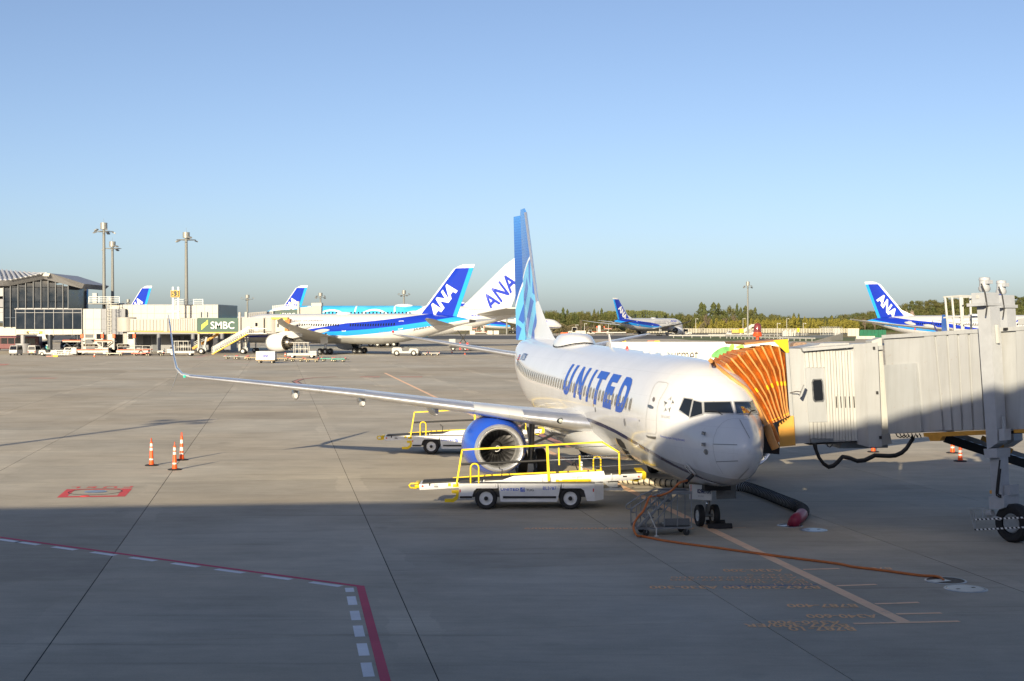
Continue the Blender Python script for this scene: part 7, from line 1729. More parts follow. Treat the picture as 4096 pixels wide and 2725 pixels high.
for px_, dpt in (((690, 1205)), ((1250, 1215))):
    c_ = jf.at(*zB(px_, 1225), -.8) - o3_; c_.z = 0
    bg_ = obj('drive_bogie', MB().bar((c_.x - .6, c_.y, 3.2), (c_.x - .3, c_.y, .8), .5).bar((c_.x + .9, c_.y, 3.4), (c_.x + .3, c_.y, .8), .35).box((c_.x - .9, c_.y - .5, .6), (c_.x + .9, c_.y + .5, 1.3)), GREY(), br2)
    wheel_parts(bg_, (c_.x, c_.y - .9, .62), .62, .4, LGREY(), n=20); wheel_parts(bg_, (c_.x, c_.y + .9, .62), .62, .4, LGREY(), n=20)
jb('leg', [(640, 955), (662, 955), (664, 1160), (640, 1160)], -.6, -.1, M_JB); jb('leg', [(1270, 1010), (1290, 1010), (1296, 1120), (1280, 1120)], -.6, -.2, M_JB)
# stair down from the cab
st2 = thing('bridge_stair', 'yellow-sided steel stair from the second jet bridge down to the apron', 'stair', o3_)
P0 = jf.at(*zB(1350, 955), .8) - o3_; P1 = jf.at(*zB(865, 1232), .8) - o3_
for dy in (0, -1.3): obj('stringer', MB().bar(P0 + Vector((0, dy, 0)), P1 + Vector((0, dy, 0)), .12, .16), M_YP, st2)
for dy in (0, -1.3):
    mb = MB()
    for k in range(4): mb.bar(P0 + Vector((0, dy, .45 + .3 * k)), P1 + Vector((0, dy, .45 + .3 * k)), .06)
    for k in range(19): c_ = P0.lerp(P1, k / 18) + Vector((0, dy, 0)); mb.bar(c_, c_ + Vector((0, 0, 1.4)), .06)
    obj('handrail', mb, M_RAIL, st2)
tr = MB().box((-.18, -1.3, -.03), (.18, 0, .03)).mesh('tread', M_RAIL)
for k in range(18): inst('tread', tr, st2, P0.lerp(P1, (k + .5) / 18) + Vector((0, 0, .1)))
obj('landing', MB().box((P0.x - .2, P0.y - 1.4, P0.z - .1), (P0.x + 3.6, P0.y + .1, P0.z)).box((P0.x, P0.y - 1.4, P0.z + .9), (P0.x + 3.6, P0.y - 1.33, P0.z + 1.0)), M_RAIL, st2)
st3 = thing('bridge_stair', 'shaded stair under the second jet bridge behind the tunnel legs', 'stair', o3_)
P0 = jf.at(*zB(880, 965), -3.6) - o3_; P1 = jf.at(*zB(535, 1165), -3.6) - o3_
for dy in (0, -1.3): obj('stringer', MB().bar(P0 + Vector((0, dy, 0)), P1 + Vector((0, dy, 0)), .15, .4), M_RUST, st3)
mb = MB()
for k in range(3): mb.bar(P0 + Vector((0, 0, .5 + .35 * k)), P1 + Vector((0, 0, .5 + .35 * k)), .06)
obj('handrail', mb, M_RAIL, st3)
for k in range(14): inst('tread', tr, st3, P0.lerp(P1, (k + .5) / 14) + Vector((0, 0, .1)))
# third jet bridge, half hidden behind the banded airliner
BD2 = 335.0; jf3 = Face((XD(400, BD2), BD2), (XD(1200, BD2), BD2)); o4_ = Vector((XD(1100, BD2), BD2, 0))
br3 = thing('jet_bridge', 'far jet bridge with a dark green advert in front of the sky-blue jet', 'jet bridge', o4_)
zC = lambda x, y: (900 + x / 2.851, 950 + y / 2.851)
def j3(name, poly, a, b, m, parent=br3): return obj(name, jf3.slab([zC(x, y) for x, y in poly], a, b, o4_), m, parent)
t3 = j3('tunnel', [(270, 860), (550, 840), (550, 905), (270, 905)], -3, 0, M_JB)
for k in range(12): j3('rib_panel', [(275 + 22 * k, 862 - 1.5 * k), (290 + 22 * k, 862 - 1.5 * k), (290 + 22 * k, 905), (275 + 22 * k, 905)], 0, .15, M_SHADEP, t3)
a3 = j3('advert_panel', [(566, 835), (830, 822), (830, 905), (566, 905)], -3, .2, mat('advert dark green', (.02, .06, .05), .45, var=.05))
p = jf3.at(*zC(655, 904), .24) - o4_; q = jf3.at(*zC(800, 862), .24) - o4_; plane_text('SMBC', p, (1, 0, 0), (0, 0, 1), q.z - p.z, PRINTW(), a3, width=q.x - p.x)
j3('logo_leaf', [(620, 885), (640, 855), (640, 895), (620, 905)], .2, .24, mat('lime dim', (.25, .45, .05), .5, var=0), a3)
j3('roof_walk', [(545, 822), (830, 790), (830, 812), (545, 838)], -2, .4, M_RAIL); j3('lift_post', [(828, 730), (850, 730), (850, 905), (828, 905)], -.3, .5, M_JB); j3('lift_post', [(715, 735), (738, 735), (738, 830), (715, 830)], -3.6, -3, M_JB)
j3('cab_section', [(850, 800), (1000, 790), (1000, 905), (850, 905)], -3, 0, M_JB); j3('corner_cover', [(1000, 782), (1098, 780), (1098, 905), (1000, 905)], -2.5, .3, M_JB); j3('end_tower', [(985, 748), (1100, 746), (1100, 785), (985, 785)], -3, 0, M_CREAM)
mb = MB()
for k in range(3): mb.bar(jf3.at(*zC(545, 815 - 15 * k), .3) - o4_, jf3.at(*zC(828, 785 - 15 * k), .3) - o4_, .08)
for k in range(14): mb.bar(jf3.at(*zC(545 + 21.7 * k, 822 - 2.3 * k), .3) - o4_, jf3.at(*zC(545 + 21.7 * k, 778 - 2.3 * k), .3) - o4_, .08)
obj('roof_railing', mb, M_RAIL, br3)
for x in (-6, 4): obj('leg', MB().cyl((x, -1.5, 0), (x, -1.5, 5), .4, n=12), GREY(), br3, 60)
# ============================================================ PEOPLE
def skin_mesh(name, joints, links, material_fn):
    me = bpy.data.meshes.new(name); me.from_pydata([j[0] for j in joints], links, []); o = bpy.data.objects.new(name, me); COL.objects.link(o)
    o.modifiers.new('skin', 'SKIN'); sk = me.skin_vertices[0].data
    for i, j in enumerate(joints): sk[i].radius = (j[1], j[2] if len(j) > 2 else j[1]); sk[i].use_root = (i == 0)
    s_ = o.modifiers.new('sub', 'SUBSURF'); s_.levels = 2; s_.render_levels = 2
    bpy.context.view_layer.update()
    r = bpy.data.meshes.new_from_object(o.evaluated_get(bpy.context.evaluated_depsgraph_get())); bpy.data.objects.remove(o)
    r.materials.clear(); r.materials.append(material_fn); r.polygons.foreach_set('use_smooth', [True] * len(r.polygons)); return r
def cloth_mat(name, shirt, legs, zsplit=.95):
    h = newmat(name, .8); x, y, z = h.xyz(); c = h.mix(h.gt(z, zsplit), (*legs, 1), (*shirt, 1)); c = h.mix(h.gt(z, 1.48), c, (.42, .25, .17, 1)); c = h.mix(h.lt(z, .09), c, (.02, .02, .02, 1))
    h.nt.links.new(c, h.b.inputs['Base Color']); return h.m
STAND = ([((0, 0, .98), .15, .11), ((0, 0, 1.2), .15, .11), ((0, 0, 1.42), .17, .10), ((0, -.01, 1.53), .055), ((0, -.02, 1.66), .095, .11),
          ((.21, 0, 1.42), .06), ((.27, -.03, 1.14), .05), ((.25, -.16, .92), .038), ((.24, -.2, .83), .04), ((-.21, 0, 1.42), .06), ((-.27, -.03, 1.14), .05), ((-.26, -.10, .90), .038), ((-.25, -.13, .82), .04),
          ((.10, 0, .90), .095), ((.11, -.01, .5), .068), ((.11, .02, .09), .05), ((.12, -.12, .04), .045), ((-.10, 0, .90), .095), ((-.12, .02, .5), .068), ((-.12, .05, .09), .05), ((-.13, -.09, .04), .045)],
         [(0, 1), (1, 2), (2, 3), (3, 4), (2, 5), (5, 6), (6, 7), (7, 8), (2, 9), (9, 10), (10, 11), (11, 12), (0, 13), (13, 14), (14, 15), (15, 16), (0, 17), (17, 18), (18, 19), (19, 20)])
SIT = ([((0, 0, .12), .16, .12), ((0, .03, .36), .15, .11), ((0, .03, .58), .17, .10), ((0, 0, .69), .055), ((0, -.02, .82), .095, .11),
        ((.21, .02, .58), .06), ((.26, -.08, .34), .05), ((.20, -.34, .36), .038), ((-.21, .02, .58), .06), ((-.26, -.08, .34), .05), ((-.20, -.34, .36), .038),
        ((.11, -.05, .1), .095), ((.12, -.45, .12), .07), ((.12, -.48, -.3), .05), ((.12, -.6, -.34), .045), ((-.11, -.05, .1), .095), ((-.12, -.45, .12), .07), ((-.12, -.48, -.3), .05), ((-.12, -.6, -.34), .045)],
       [(0, 1), (1, 2), (2, 3), (3, 4), (2, 5), (5, 6), (6, 7), (2, 8), (8, 9), (9, 10), (0, 11), (11, 12), (12, 13), (13, 14), (0, 15), (15, 16), (16, 17), (17, 18)])
M_HELM = mat('helmet white', (.75, .75, .73), .3, var=0)
def person(label, loc, rz, kind, m):
    J, Lk = STAND if kind == 'stand' else SIT
    t = thing('person', label, 'person', loc, rz); t.rotation_euler = (0, 0, rz)
    me = skin_mesh('body', J, Lk, m); obj('body', me, None, t); hz = 1.68 if kind == 'stand' else .84
    obj('helmet', MB().lathe([(0, .135), (.03, .13), (.09, .10), (.13, .04), (.14, .001)], (0, -.02, hz + .01), 'z', 14), M_HELM, t, 60); return t
# ============================================================ SMALL VEHICLES
M_VW = mat('vehicle white', (.46, .45, .42), .35, var=.08, scale=1.0); M_VS = mat('vehicle silver', (.40, .42, .45), .3, .4, var=.08)
def wheels(t, xs_, ys_, r, w, m=None, n=18):
    for x in xs_:
        for y in ys_: wheel_parts(t, (x, y, r), r, w, m or LGREY(), n=n)
def profile_car(name, label, cat, loc, rz, prof, glass, W_, paint, wx, wr, group=None, plate=None, roofin=.88):
    """body from a side profile (x forward, z); glass: list of side window polygons; tapered cabin"""
    t = thing(name, label, cat, loc, rz, group); zsh = max(p[1] for p in prof) * .58; zmx = max(p[1] for p in prof)
    def yy(z): return W_ / 2 * (1 if z < zsh else 1 - (1 - roofin) * (z - zsh) / (zmx - zsh))
    n = len(prof); vs = [(x, -yy(z), z) for x, z in prof] + [(x, yy(z), z) for x, z in prof]
    body = obj('body', MB().add(vs, [tuple(range(n)), tuple(range(2 * n - 1, n - 1, -1))] + [(i, n + i, n + (i + 1) % n, (i + 1) % n) for i in range(n)]), paint, t, 28)
    for poly in glass['side']:
        for s in (-1, 1): obj('window', MB().add([(x, s * (yy(z) + .012), z) for x, z in poly], [tuple(range(len(poly)))]), BLACKG(), body)
    for (xa, za, xb, zb) in glass['end']:
        d = Vector((zb - za, 0, -(xb - xa))).normalized() * .015
        if (d.x > 0) != (xa > 0): d = -d
        obj('windscreen', MB().add([(xa + d.x, -yy(za) * .9, za + d.z), (xa + d.x, yy(za) * .9, za + d.z), (xb + d.x, yy(zb) * .88, zb + d.z), (xb + d.x, -yy(zb) * .88, zb + d.z)], [(0, 1, 2, 3)]), BLACKG(), body)
    xf, xr = max(p[0] for p in prof), min(p[0] for p in prof)
    for s in (-1, 1):
        obj('headlight', MB().box((xf - .03, s * W_ * .36 - .14, .62), (xf + .025, s * W_ * .36 + .14, .80)), mat('headlamp', (.6, .62, .62), .1, .3, var=0), body)
        obj('tail_light', MB().box((xr - .025, s * W_ * .42 - .08, .55), (xr + .03, s * W_ * .42 + .08, .85)), RED(), body)
    for x in (xf, xr): obj('bumper', MB().box((x - .06, -W_ * .47, .28), (x + .05, W_ * .47, .46)), DARK() if x == xr else mat('bumper grey', (.12, .12, .12), .5, var=.1), body)
    obj('number_plate', MB().box((xr - .06, -.17, .38), (xr - .051, .17, .55)), plate or PRINTW(), body)
    wheels(t, wx, (-W_ / 2 + .1, W_ / 2 - .1), wr, .18)
    return t
def kei_van(label, loc, rz, paint=None, plate=None): return profile_car('kei_van', label, 'van', loc, rz, [(-1.6, .3), (1.62, .3), (1.68, .75), (1.62, 1.0), (1.25, 1.82), (1.0, 1.9), (-1.5, 1.9), (-1.62, 1.75), (-1.66, .9)],
    dict(side=[[(1.4, 1.05), (1.12, 1.72), (.55, 1.75), (.55, 1.05)], [(.45, 1.05), (.45, 1.75), (-.4, 1.75), (-.4, 1.05)], [(-.5, 1.05), (-.5, 1.75), (-1.4, 1.72), (-1.5, 1.05)]], end=[(1.60, 1.06, 1.28, 1.76), (-1.655, 1.05, -1.62, 1.7)]), 1.48, paint or M_VW, (-1.1, 1.15), .28, plate=plate)
def minivan(label, loc, rz, paint=None): return profile_car('minivan', label, 'van', loc, rz, [(-2.3, .3), (2.3, .3), (2.4, .7), (2.2, 1.0), (1.45, 1.85), (1.1, 1.98), (-2.2, 1.98), (-2.35, 1.7), (-2.4, .8)],
    dict(side=[[(1.75, 1.1), (1.2, 1.8), (.5, 1.82), (.5, 1.1)], [(.4, 1.1), (.4, 1.82), (-.9, 1.82), (-.9, 1.1)], [(-1.0, 1.1), (-1.0, 1.82), (-2.1, 1.8), (-2.2, 1.1)]], end=[(2.15, 1.06, 1.48, 1.82), (-2.39, 1.05, -2.36, 1.7)]), 1.72, paint or M_VW, (-1.5, 1.5), .33)
def wagon(label, loc, rz): return profile_car('station_wagon', label, 'car', loc, rz, [(-2.1, .28), (2.05, .28), (2.15, .6), (2.05, .78), (1.05, .95), (.35, 1.42), (-1.3, 1.48), (-1.95, 1.4), (-2.2, .9), (-2.2, .5)],
    dict(side=[[(.9, .97), (.33, 1.36), (-.25, 1.38), (-.25, .97)], [(-.33, .97), (-.33, 1.38), (-1.1, 1.4), (-1.1, .97)], [(-1.18, .97), (-1.18, 1.4), (-1.85, 1.34), (-2.0, .97)]], end=[(1.02, .98, .38, 1.39), (-2.19, .95, -1.98, 1.36)]), 1.66, M_VW, (-1.25, 1.3), .30)
def tow_tractor(label, loc, rz, cabin=False, s=1.0, group='tow tractors'):
    t = thing('tow_tractor', label, 'tow tractor', loc, rz, group); t.scale = (s, s, s)
    obj('body', MB().px([(-1.7, .35), (-1.7, .95), (-1.55, 1.1), (-.5, 1.1), (-.35, .62), (.45, .62), (.6, 1.0), (1.5, .95), (1.7, .8), (1.7, .35)], -.75, .75), M_VW, t)
    obj('bumper', MB().box((1.7, -.7, .4), (1.85, .7, .62)).box((-1.85, -.7, .4), (-1.7, .7, .62)), DARK(), t)
    obj('seat', MB().cbox((-.75, -.6, 1.1), (-.25, .6, 1.2), .03).cbox((-.85, -.6, 1.1), (-.72, .6, 1.6), .03), DARK(), t)
    obj('steering_wheel', MB().tube([(.35 + .08 * cos(a), .3 + .18 * sin(a), 1.25 + .16 * cos(a)) for a in [2 * pi * k / 12 for k in range(13)]], .02, 5).cyl((.35, .3, 1.25), (.6, .3, .9), .02), DARK(), t)
    if cabin:
        c = obj('cabin', MB().box((-.9, -.7, 1.95), (.6, .7, 2.05)).bar((-.85, -.65, 1.1), (-.85, -.65, 1.95), .08).bar((-.85, .65, 1.1), (-.85, .65, 1.95), .08).bar((.6, -.65, 1.0), (.5, -.65, 1.95), .08).bar((.6, .65, 1.0), (.5, .65, 1.95), .08), M_VW, t)
        obj('windscreen', MB().box((.52, -.62, 1.05), (.55, .62, 1.93)), BLACKG(), c); obj('window', MB().box((-.8, -.67, 1.15), (.45, -.66, 1.9)), BLACKG(), c)
    for s_ in (-1, 1): obj('headlight', MB().box((1.66, s_ * .5 - .1, .68), (1.72, s_ * .5 + .1, .8)), PRINTW(), t)
    wheels(t, (-1.1, 1.1), (-.65, .65), .38, .26); return t
def dolly(label, loc, rz, m, group='baggage dollies', L=2.9, W_=1.9, load=None):
    t = thing('baggage_dolly', label, 'dolly', loc, rz, group)
    obj('frame', MB().box((-L / 2, -W_ / 2, .42), (L / 2, -W_ / 2 + .12, .56)).box((-L / 2, W_ / 2 - .12, .42), (L / 2, W_ / 2, .56)).box((-L / 2, -W_ / 2 + .12, .42), (-L / 2 + .12, W_ / 2 - .12, .56)).box((L / 2 - .12, -W_ / 2 + .12, .42), (L / 2, W_ / 2 - .12, .56)).box((-.06, -W_ / 2 + .12, .42), (.06, W_ / 2 - .12, .56)), m, t)
    rm = MB().cyl((0, -W_ / 2 + .13, .53), (0, W_ / 2 - .13, .53), .05, n=8).mesh('roller', STEEL())
    for k in range(8): inst('roller', rm, t, (-L / 2 + .3 + k * (L - .6) / 7, 0, 0))
    for x in (-L / 2 + .1, L / 2 - .1): obj('stop', MB().box((x - .05, -.3, .56), (x + .05, -.18, .68)).box((x - .05, .3, .56), (x + .05, .42, .68)), RED(), t)
    obj('tow_bar', MB().bar((L / 2, 0, .45), (L / 2 + .55, 0, .38), .08), DARK(), t)
    wheels(t, (-L / 2 + .45, L / 2 - .45), (-W_ / 2 + .2, W_ / 2 - .2), .21, .14, mat('dolly hub cream', (.55, .50, .38), .5, var=.2), 14); return t
def container(label, loc, rz, m, text=None, L=3.1, W_=1.5, H=1.6, cat='container'):
    t = thing('cargo_container', label, cat, loc, rz)
    b = obj('shell', MB().px([(-L / 2, .0), (L / 2, .0), (L / 2, H), (-L / 2, H)], -W_ / 2, W_ / 2), m, t)
    obj('edge_frame', MB().box((-L / 2 - .03, -W_ / 2 - .03, 0), (L / 2 + .03, -W_ / 2 - .002, .1)).box((-L / 2 - .03, -W_ / 2 - .03, H - .08), (L / 2 + .03, -W_ / 2 - .002, H + .02)).box((-L / 2 - .03, -W_ / 2 - .03, .1), (-L / 2 + .06, -W_ / 2 - .002, H - .08)).box((L / 2 - .06, -W_ / 2 - .03, .1), (L / 2 + .03, -W_ / 2 - .002, H - .08)), STEEL(), t)
    if text: plane_text(text, (0, -W_ / 2 - .01, H * .3), (1, 0, 0), (0, 0, 1), H * .36, ABLUE(), b, width=L * .28, center=True, bold=.04, shear=.2)
    return t
def cargo_loader(label, loc, rz, number):
    t = thing('cargo_loader', label, 'cargo loader', loc, rz, 'high cargo loaders')
    obj('chassis', MB().box((-4.2, -1.3, .55), (4.2, 1.3, .95)).box((-4.4, -1.35, .3), (-3.4, 1.35, 1.5)), M_VW, t)
    obj('deck', MB().box((-3.4, -1.3, 1.0), (4.4, 1.3, 1.12)), mat('deck dark', (.07, .06, .05), .6, var=.3, scale=3), t)
    obj('red_rail', MB().box((-3.4, -1.36, 1.0), (4.4, -1.30, 1.16)).box((-3.4, 1.30, 1.0), (4.4, 1.36, 1.16)), mat('red orange rail', (.62, .10, .04), .45, var=.2), t)
    obj('front_platform', MB().box((-6.0, -1.4, 2.55), (-2.6, 1.4, 2.75)), M_VW, t); obj('red_rail', MB().box((-6.0, -1.46, 2.7), (-2.6, -1.40, 2.95)), MATS['red orange rail'], t)
    obj('scissor', MB().bar((-5.6, -1.0, .5), (-3.0, -1.0, 2.5), .18).bar((-3.0, -1.0, .5), (-5.6, -1.0, 2.5), .18).bar((-5.6, 1.0, .5), (-3.0, 1.0, 2.5), .18), DARK(), t)
    cb_ = obj('operator_cab', MB().box((-.2, .2, 2.4), (1.2, 1.3, 4.4)).box((-.3, .1, 1.1), (1.3, 1.35, 2.4)), M_VW, t); obj('window', MB().box((0, .17, 3.1), (.9, .19, 4.1)), BLACKG(), cb_)
    obj('machinery', MB().box((-2.2, -.9, 1.7), (.0, .9, 2.2)).cyl((-2.0, -.95, 1.95), (-1.5, -.95, 1.95), .2).cyl((-1.1, -.95, 1.95), (-.6, -.95, 1.95), .22), mat('machinery dark', (.10, .08, .06), .6, var=.5, scale=4), t)
    for x in (-2.3, 1.6): p_ = obj('orange_post', MB().cyl((x, -1.32, 1.1), (x, -1.32, 3.6), .13, n=10), M_VW, t); obj('pad', MB().cbox((x - .28, -1.6, 3.3), (x + .28, -1.1, 4.1), .1), mat('orange pad', (.80, .12, .03), .5, var=.1), p_)
    mb = MB().bar((-1.6, -1.34, 1.12), (-1.6, -1.34, 2.2), .07).bar((1.2, -1.34, 1.12), (1.2, -1.34, 2.2), .07).bar((-1.6, -1.34, 2.2), (1.2, -1.34, 2.2), .07).bar((-1.6, -1.34, 1.65), (1.2, -1.34, 1.65), .06)
    obj('guard_rail', mb, M_VW, t)
    if number: plane_text(number, (-.1, .09, 3.4), (1, 0, 0), (0, 0, 1), .5, PRINTB(), cb_, width=.5)
    wheels(t, (-3.6, 2.8), (-1.2, 1.2), .5, .3); return t
def cage_truck(label, loc, rz):
    t = thing('cage_truck', label, 'truck', loc, rz, 'white utility trucks')
    obj('chassis', MB().cbox((-2.6, -.95, .5), (2.6, .95, .95), .06), M_VW, t); obj('front_bumper', MB().box((2.6, -.9, .35), (2.8, .9, .6)), DARK(), t)
    obj('cab_base', MB().cbox((1.2, -.95, .95), (2.6, .95, 1.35), .08), M_VW, t)
    fr = MB()
    for x in (-1.4, -.5, .4, 1.1):
        for y in (-.88, .88): fr.bar((x, y, .95), (x, y, 2.7), .08)
    for y in (-.88, .88): fr.bar((-1.4, y, 1.7), (1.1, y, 1.7), .06)
    obj('cage', fr, M_VW, t); obj('roof', MB().cbox((-1.5, -.98, 2.7), (1.3, .98, 2.85), .06), M_VW, t)
    wheels(t, (-1.7, 1.7), (-.8, .8), .42, .26); return t
def stair_truck(label, loc, rz):
    t = thing('stair_truck', label, 'stair truck', loc, rz)
    obj('chassis', MB().box((-3, -1, .5), (3.2, 1, .9)), M_VW, t); c = obj('cab', MB().px([(1.6, .9), (3.2, .9), (3.2, 1.6), (2.8, 2.4), (1.6, 2.4)], -1, 1), M_VW, t); obj('window', MB().box((1.9, -1.02, 1.6), (2.7, -1.0, 2.2)), BLACKG(), c)
    for y in (-.95, .95): obj('side_wall', MB().px([(-4.2, .5), (-3.9, 1.6), (1.8, 5.2), (3.6, 5.2), (3.6, 4.1), (2.2, 4.0), (-3.2, .5)], y - .06, y + .06), M_VW, t)
    tr_ = MB().box((-.2, -.89, -.03), (.2, .89, .03)).mesh('tread', STEEL())
    for k in range(14): inst('tread', tr_, t, (-3.4 + k * .42, 0, .8 + k * .25))
    wheels(t, (-2, 2.2), (-.85, .85), .42, .28); return t
def at(px_, py_): g = G(px_, py_); return (g.x, g.y, 0)
# --- left apron
kei_van('small white van facing the camera left of the walkway column', at(64, 1421.5), -pi / 2)
kei_van('small cream van seen from behind with a yellow number plate', at(138, 1421), pi / 2, plate=YEL())
tt_ = tow_tractor('white tow tractor carrying two riders in blue vests', at(196, 1424), 0); tl = Vector(at(196, 1424))
M_P1 = cloth_mat('blue vest worker', (.05, .35, .55), (.03, .05, .10), .14)
person('rider in a blue jacket and white helmet, left on the tow tractor', tl + Vector((-.55, .3, 1.12)), pi / 2, 'sit', M_P1); person('rider in a yellow-green vest and white helmet, right on the tow tractor', tl + Vector((-.2, -.3, 1.12)), pi / 2, 'sit', cloth_mat('lime vest worker', (.25, .45, .25), (.03, .05, .10), .14))
t = thing('cart_train', 'nested grey wire baggage carts behind the tow tractor', 'cart', at(243, 1426))
for k in range(6):
    mb = MB(); x = -1.6 + k * .55
    for y in (-.35, .35): mb.bar((x, y, .25), (x + .9, y, .35), .04).bar((x, y, .25), (x - .1, y, 1.2), .04).bar((x + .8, y, .35), (x + .7, y, 1.0), .04).bar((x - .1, y, 1.2), (x + .7, y, 1.0), .04).bar((x, y, .7), (x + .75, y, .65), .03)
    mb.bar((x - .1, -.35, 1.2), (x - .1, .35, 1.2), .04); obj('cart', mb, M_RAIL, t)
    obj('caster', MB().cyl((x, -.37, .1), (x, -.33, .1), .1, n=10).cyl((x + .8, -.37, .1), (x + .8, -.33, .1), .1, n=10), DARK(), t)
t = thing('floor_barrier', 'yellow and pink floor barrier lying beside the baggage carts', 'barrier', at(221, 1428)); obj('block', MB().cbox((-.4, -.2, 0), (.5, .2, .3), .05), YEL(), t); obj('arm', MB().bar((-.4, 0, .15), (-1.8, .6, .1), .12), P_PINK, t)
wg = wagon('white station wagon with blue lettering parked by the cream pier', at(304, 1419), 0); wg.rotation_euler = (0, 0, 0.06)
plane_text('ANA', (.2, -.86, .5), (1, 0, 0), (0, 0, 1), .28, ABLUE(), wg, width=.85, bold=.03, shear=.2)
minivan('white minivan in the shade under the raised walkway', (XD(157, 322), 322, 0), pi, M_VS); minivan('grey van in the shade near the walkway pillar', (XD(285, 326), 326, 0), 0.3, mat('vehicle grey', (.10, .11, .13), .3, .2, var=.1)); wagon('dark blue car in the shade under the walkway', (XD(296, 312), 312, 0), .4)
t = thing('airport_bus', 'dark red airport bus in the shade under the walkway', 'bus', (XD(55, 318), 318, 0)); M_BUS = mat('bus maroon', (.12, .015, .02), .3, var=.1)
bd = obj('body', MB().cbox((-6, -1.25, .4), (6, 1.25, 3.2), .15), M_BUS, t)
for k in range(7): obj('window', MB().box((-5.5 + k * 1.55, -1.265, 1.5), (-4.1 + k * 1.55, -1.252, 2.8)), BLACKG(), bd)
wheels(t, (-3.8, 3.6), (-1.1, 1.1), .5, .3)
person('worker in dark blue standing in the shade under the walkway', (XD(246, 312), 312, 0), .4, 'stand', cloth_mat('navy worker', (.03, .06, .14), (.03, .05, .11)))
cargo_loader('left high cargo loader with orange-capped posts beside the cream pier', at(385, 1421.5), 0, None); cargo_loader('right high cargo loader with number 41 under the second bridge rotunda', at(512, 1421.5), 0, '41')
for px_, lab, m in ((565, 'red-decked dolly with white rail right of the loaders', 'red orange rail'), (622, 'dark flat dolly right of the loaders', 'deck dark'), (458, 'cream flat dolly between the two cargo loaders', 'dolly cream')):
    if m == 'dolly cream': mat(m, (.55, .50, .40), .5, var=.2)
    d_ = dolly(lab, at(px_, 1424), 0, MATS[m], 'dollies by the pier', L=3.2)
    if px_ == 565: obj('rail', MB().bar((-1.5, .9, .56), (-1.5, .9, 1.9), .08).bar((1.5, .9, .56), (1.5, .9, 1.9), .08).bar((-1.5, .9, 1.9), (1.5, .9, 1.9), .08).bar((-1.5, .9, 1.3), (1.5, .9, 1.3), .06).bar((0, .9, .56), (0, .9, 1.9), .06), M_VW, d_)
tow_tractor('white tow tractor with red rails left of the near winglet', at(668, 1423), pi, group='tow tractors'); cage_truck('white open cage truck just behind the near winglet', at(727, 1424), pi)
def small_cone(label, px_, py_):
    t = thing('traffic_cone', label, 'cone', at(px_, py_), 0, 'small striped cones'); obj('base', MB().box((-.2, -.2, 0), (.2, .2, .04)), DARK(), t)
    obj('body', MB().cyl((0, 0, .04), (0, 0, .75), .16, .04, 12), ORA(), t, 50); obj('reflective_band', MB().cyl((0, 0, .36), (0, 0, .52), .121, .095, 12, False), PRINTW(), t)
small_cone('small red and white cone in front of the left cargo loader', 378, 1429); small_cone('small striped cone under the banded airliner tail', 1808, 1413); small_cone('small striped cone right of the one under the banded tail', 1860, 1419); small_cone('small cone between the dollies and the banded airliner', 1141, 1427)
# --- dolly rows before the banded airliner
M_DR = mat('rusty cream paint', (.40, .30, .17), .6, var=.4, scale=3); M_DG = mat('teal dolly paint', (.04, .30, .22), .5, var=.2); M_DY = mat('grey dolly paint', (.22, .23, .22), .5, var=.3)
for px_, py_, m, lab in ((925, 1437, M_DY, 'leftmost grey baggage dolly before the banded airliner'), (968, 1438, M_DY, 'second grey baggage dolly from the left before the banded airliner'), (1010, 1441, M_DR, 'rusty dolly behind the grey container'), (1066, 1453, M_DR, 'rusty dolly carrying the grey container'),
                         (1126, 1445, M_DR, 'rusty dolly right of the grey container'), (1187, 1447, M_DR, 'third rusty dolly from the right end of the row'), (1247, 1449, M_DR, 'rusty dolly next to the teal dollies'), (1312, 1446, M_DG, 'left teal dolly at the right end of the row'), (1355, 1448, M_DG, 'rightmost teal dolly of the row')):
    dolly(lab, at(px_, py_), -.05, m, 'baggage dollies before the banded airliner', L=2.3 if m is not M_DR or px_ != 1066 else 2.9)
c_ = at(1066, 1453); container('grey metal cargo container with blue airline letters on a dolly', (c_[0], c_[1], .57), -.05, mat('container grey', (.36, .36, .35), .45, .3, var=.15), 'ANA', 2.9, 1.5, 1.25)
cage_truck('white cage truck parked under the wing of the banded airliner', at(1210, 1434), 0)
tt_ = tow_tractor('long white pushback tractor under the banded airliner tail', at(1622, 1424), 0, s=1.45)
for px_, lab in ((1690, 'white flat dolly behind the pushback tractor'), (1738, 'grey flat dolly at the end behind the pushback tractor')): dolly(lab, at(px_, 1423), 0, M_VW, 'dollies behind the pushback tractor', L=2.0)
# lift truck under the banded tail
t = thing('lift_truck', 'white scissor-lift truck raised under the tail of the banded airliner', 'truck', at(1845, 1403)); H_ = ZD(1322, 316)
obj('chassis', MB().box((-2.6, -1.1, .6), (2.9, 1.1, 1.0)), DARK(), t); obj('cab', MB().cbox((-2.7, -1.1, 1.0), (-1.2, 1.1, 2.6), .1), M_VW, t); obj('outrigger', MB().box((-.4, -1.2, .2), (0, -1.0, 1.8)).box((1.2, -1.2, .2), (1.6, -1.0, 1.8)), RED(), t)
obj('scissor', MB().bar((-.8, -.7, 1.0), (1.6, -.7, H_), .2).bar((1.6, -.7, 1.0), (-.8, -.7, H_), .2).bar((-.8, .7, 1.0), (1.6, .7, H_), .2).bar((1.6, .7, 1.0), (-.8, .7, H_), .2), DARK(), t); obj('platform', MB().box((-1.6, -1.2, H_), (2.4, 1.2, H_ + 1.0)), M_VW, t)
wheels(t, (-1.8, .9, 2.1), (-.9, .9), .5, .3)
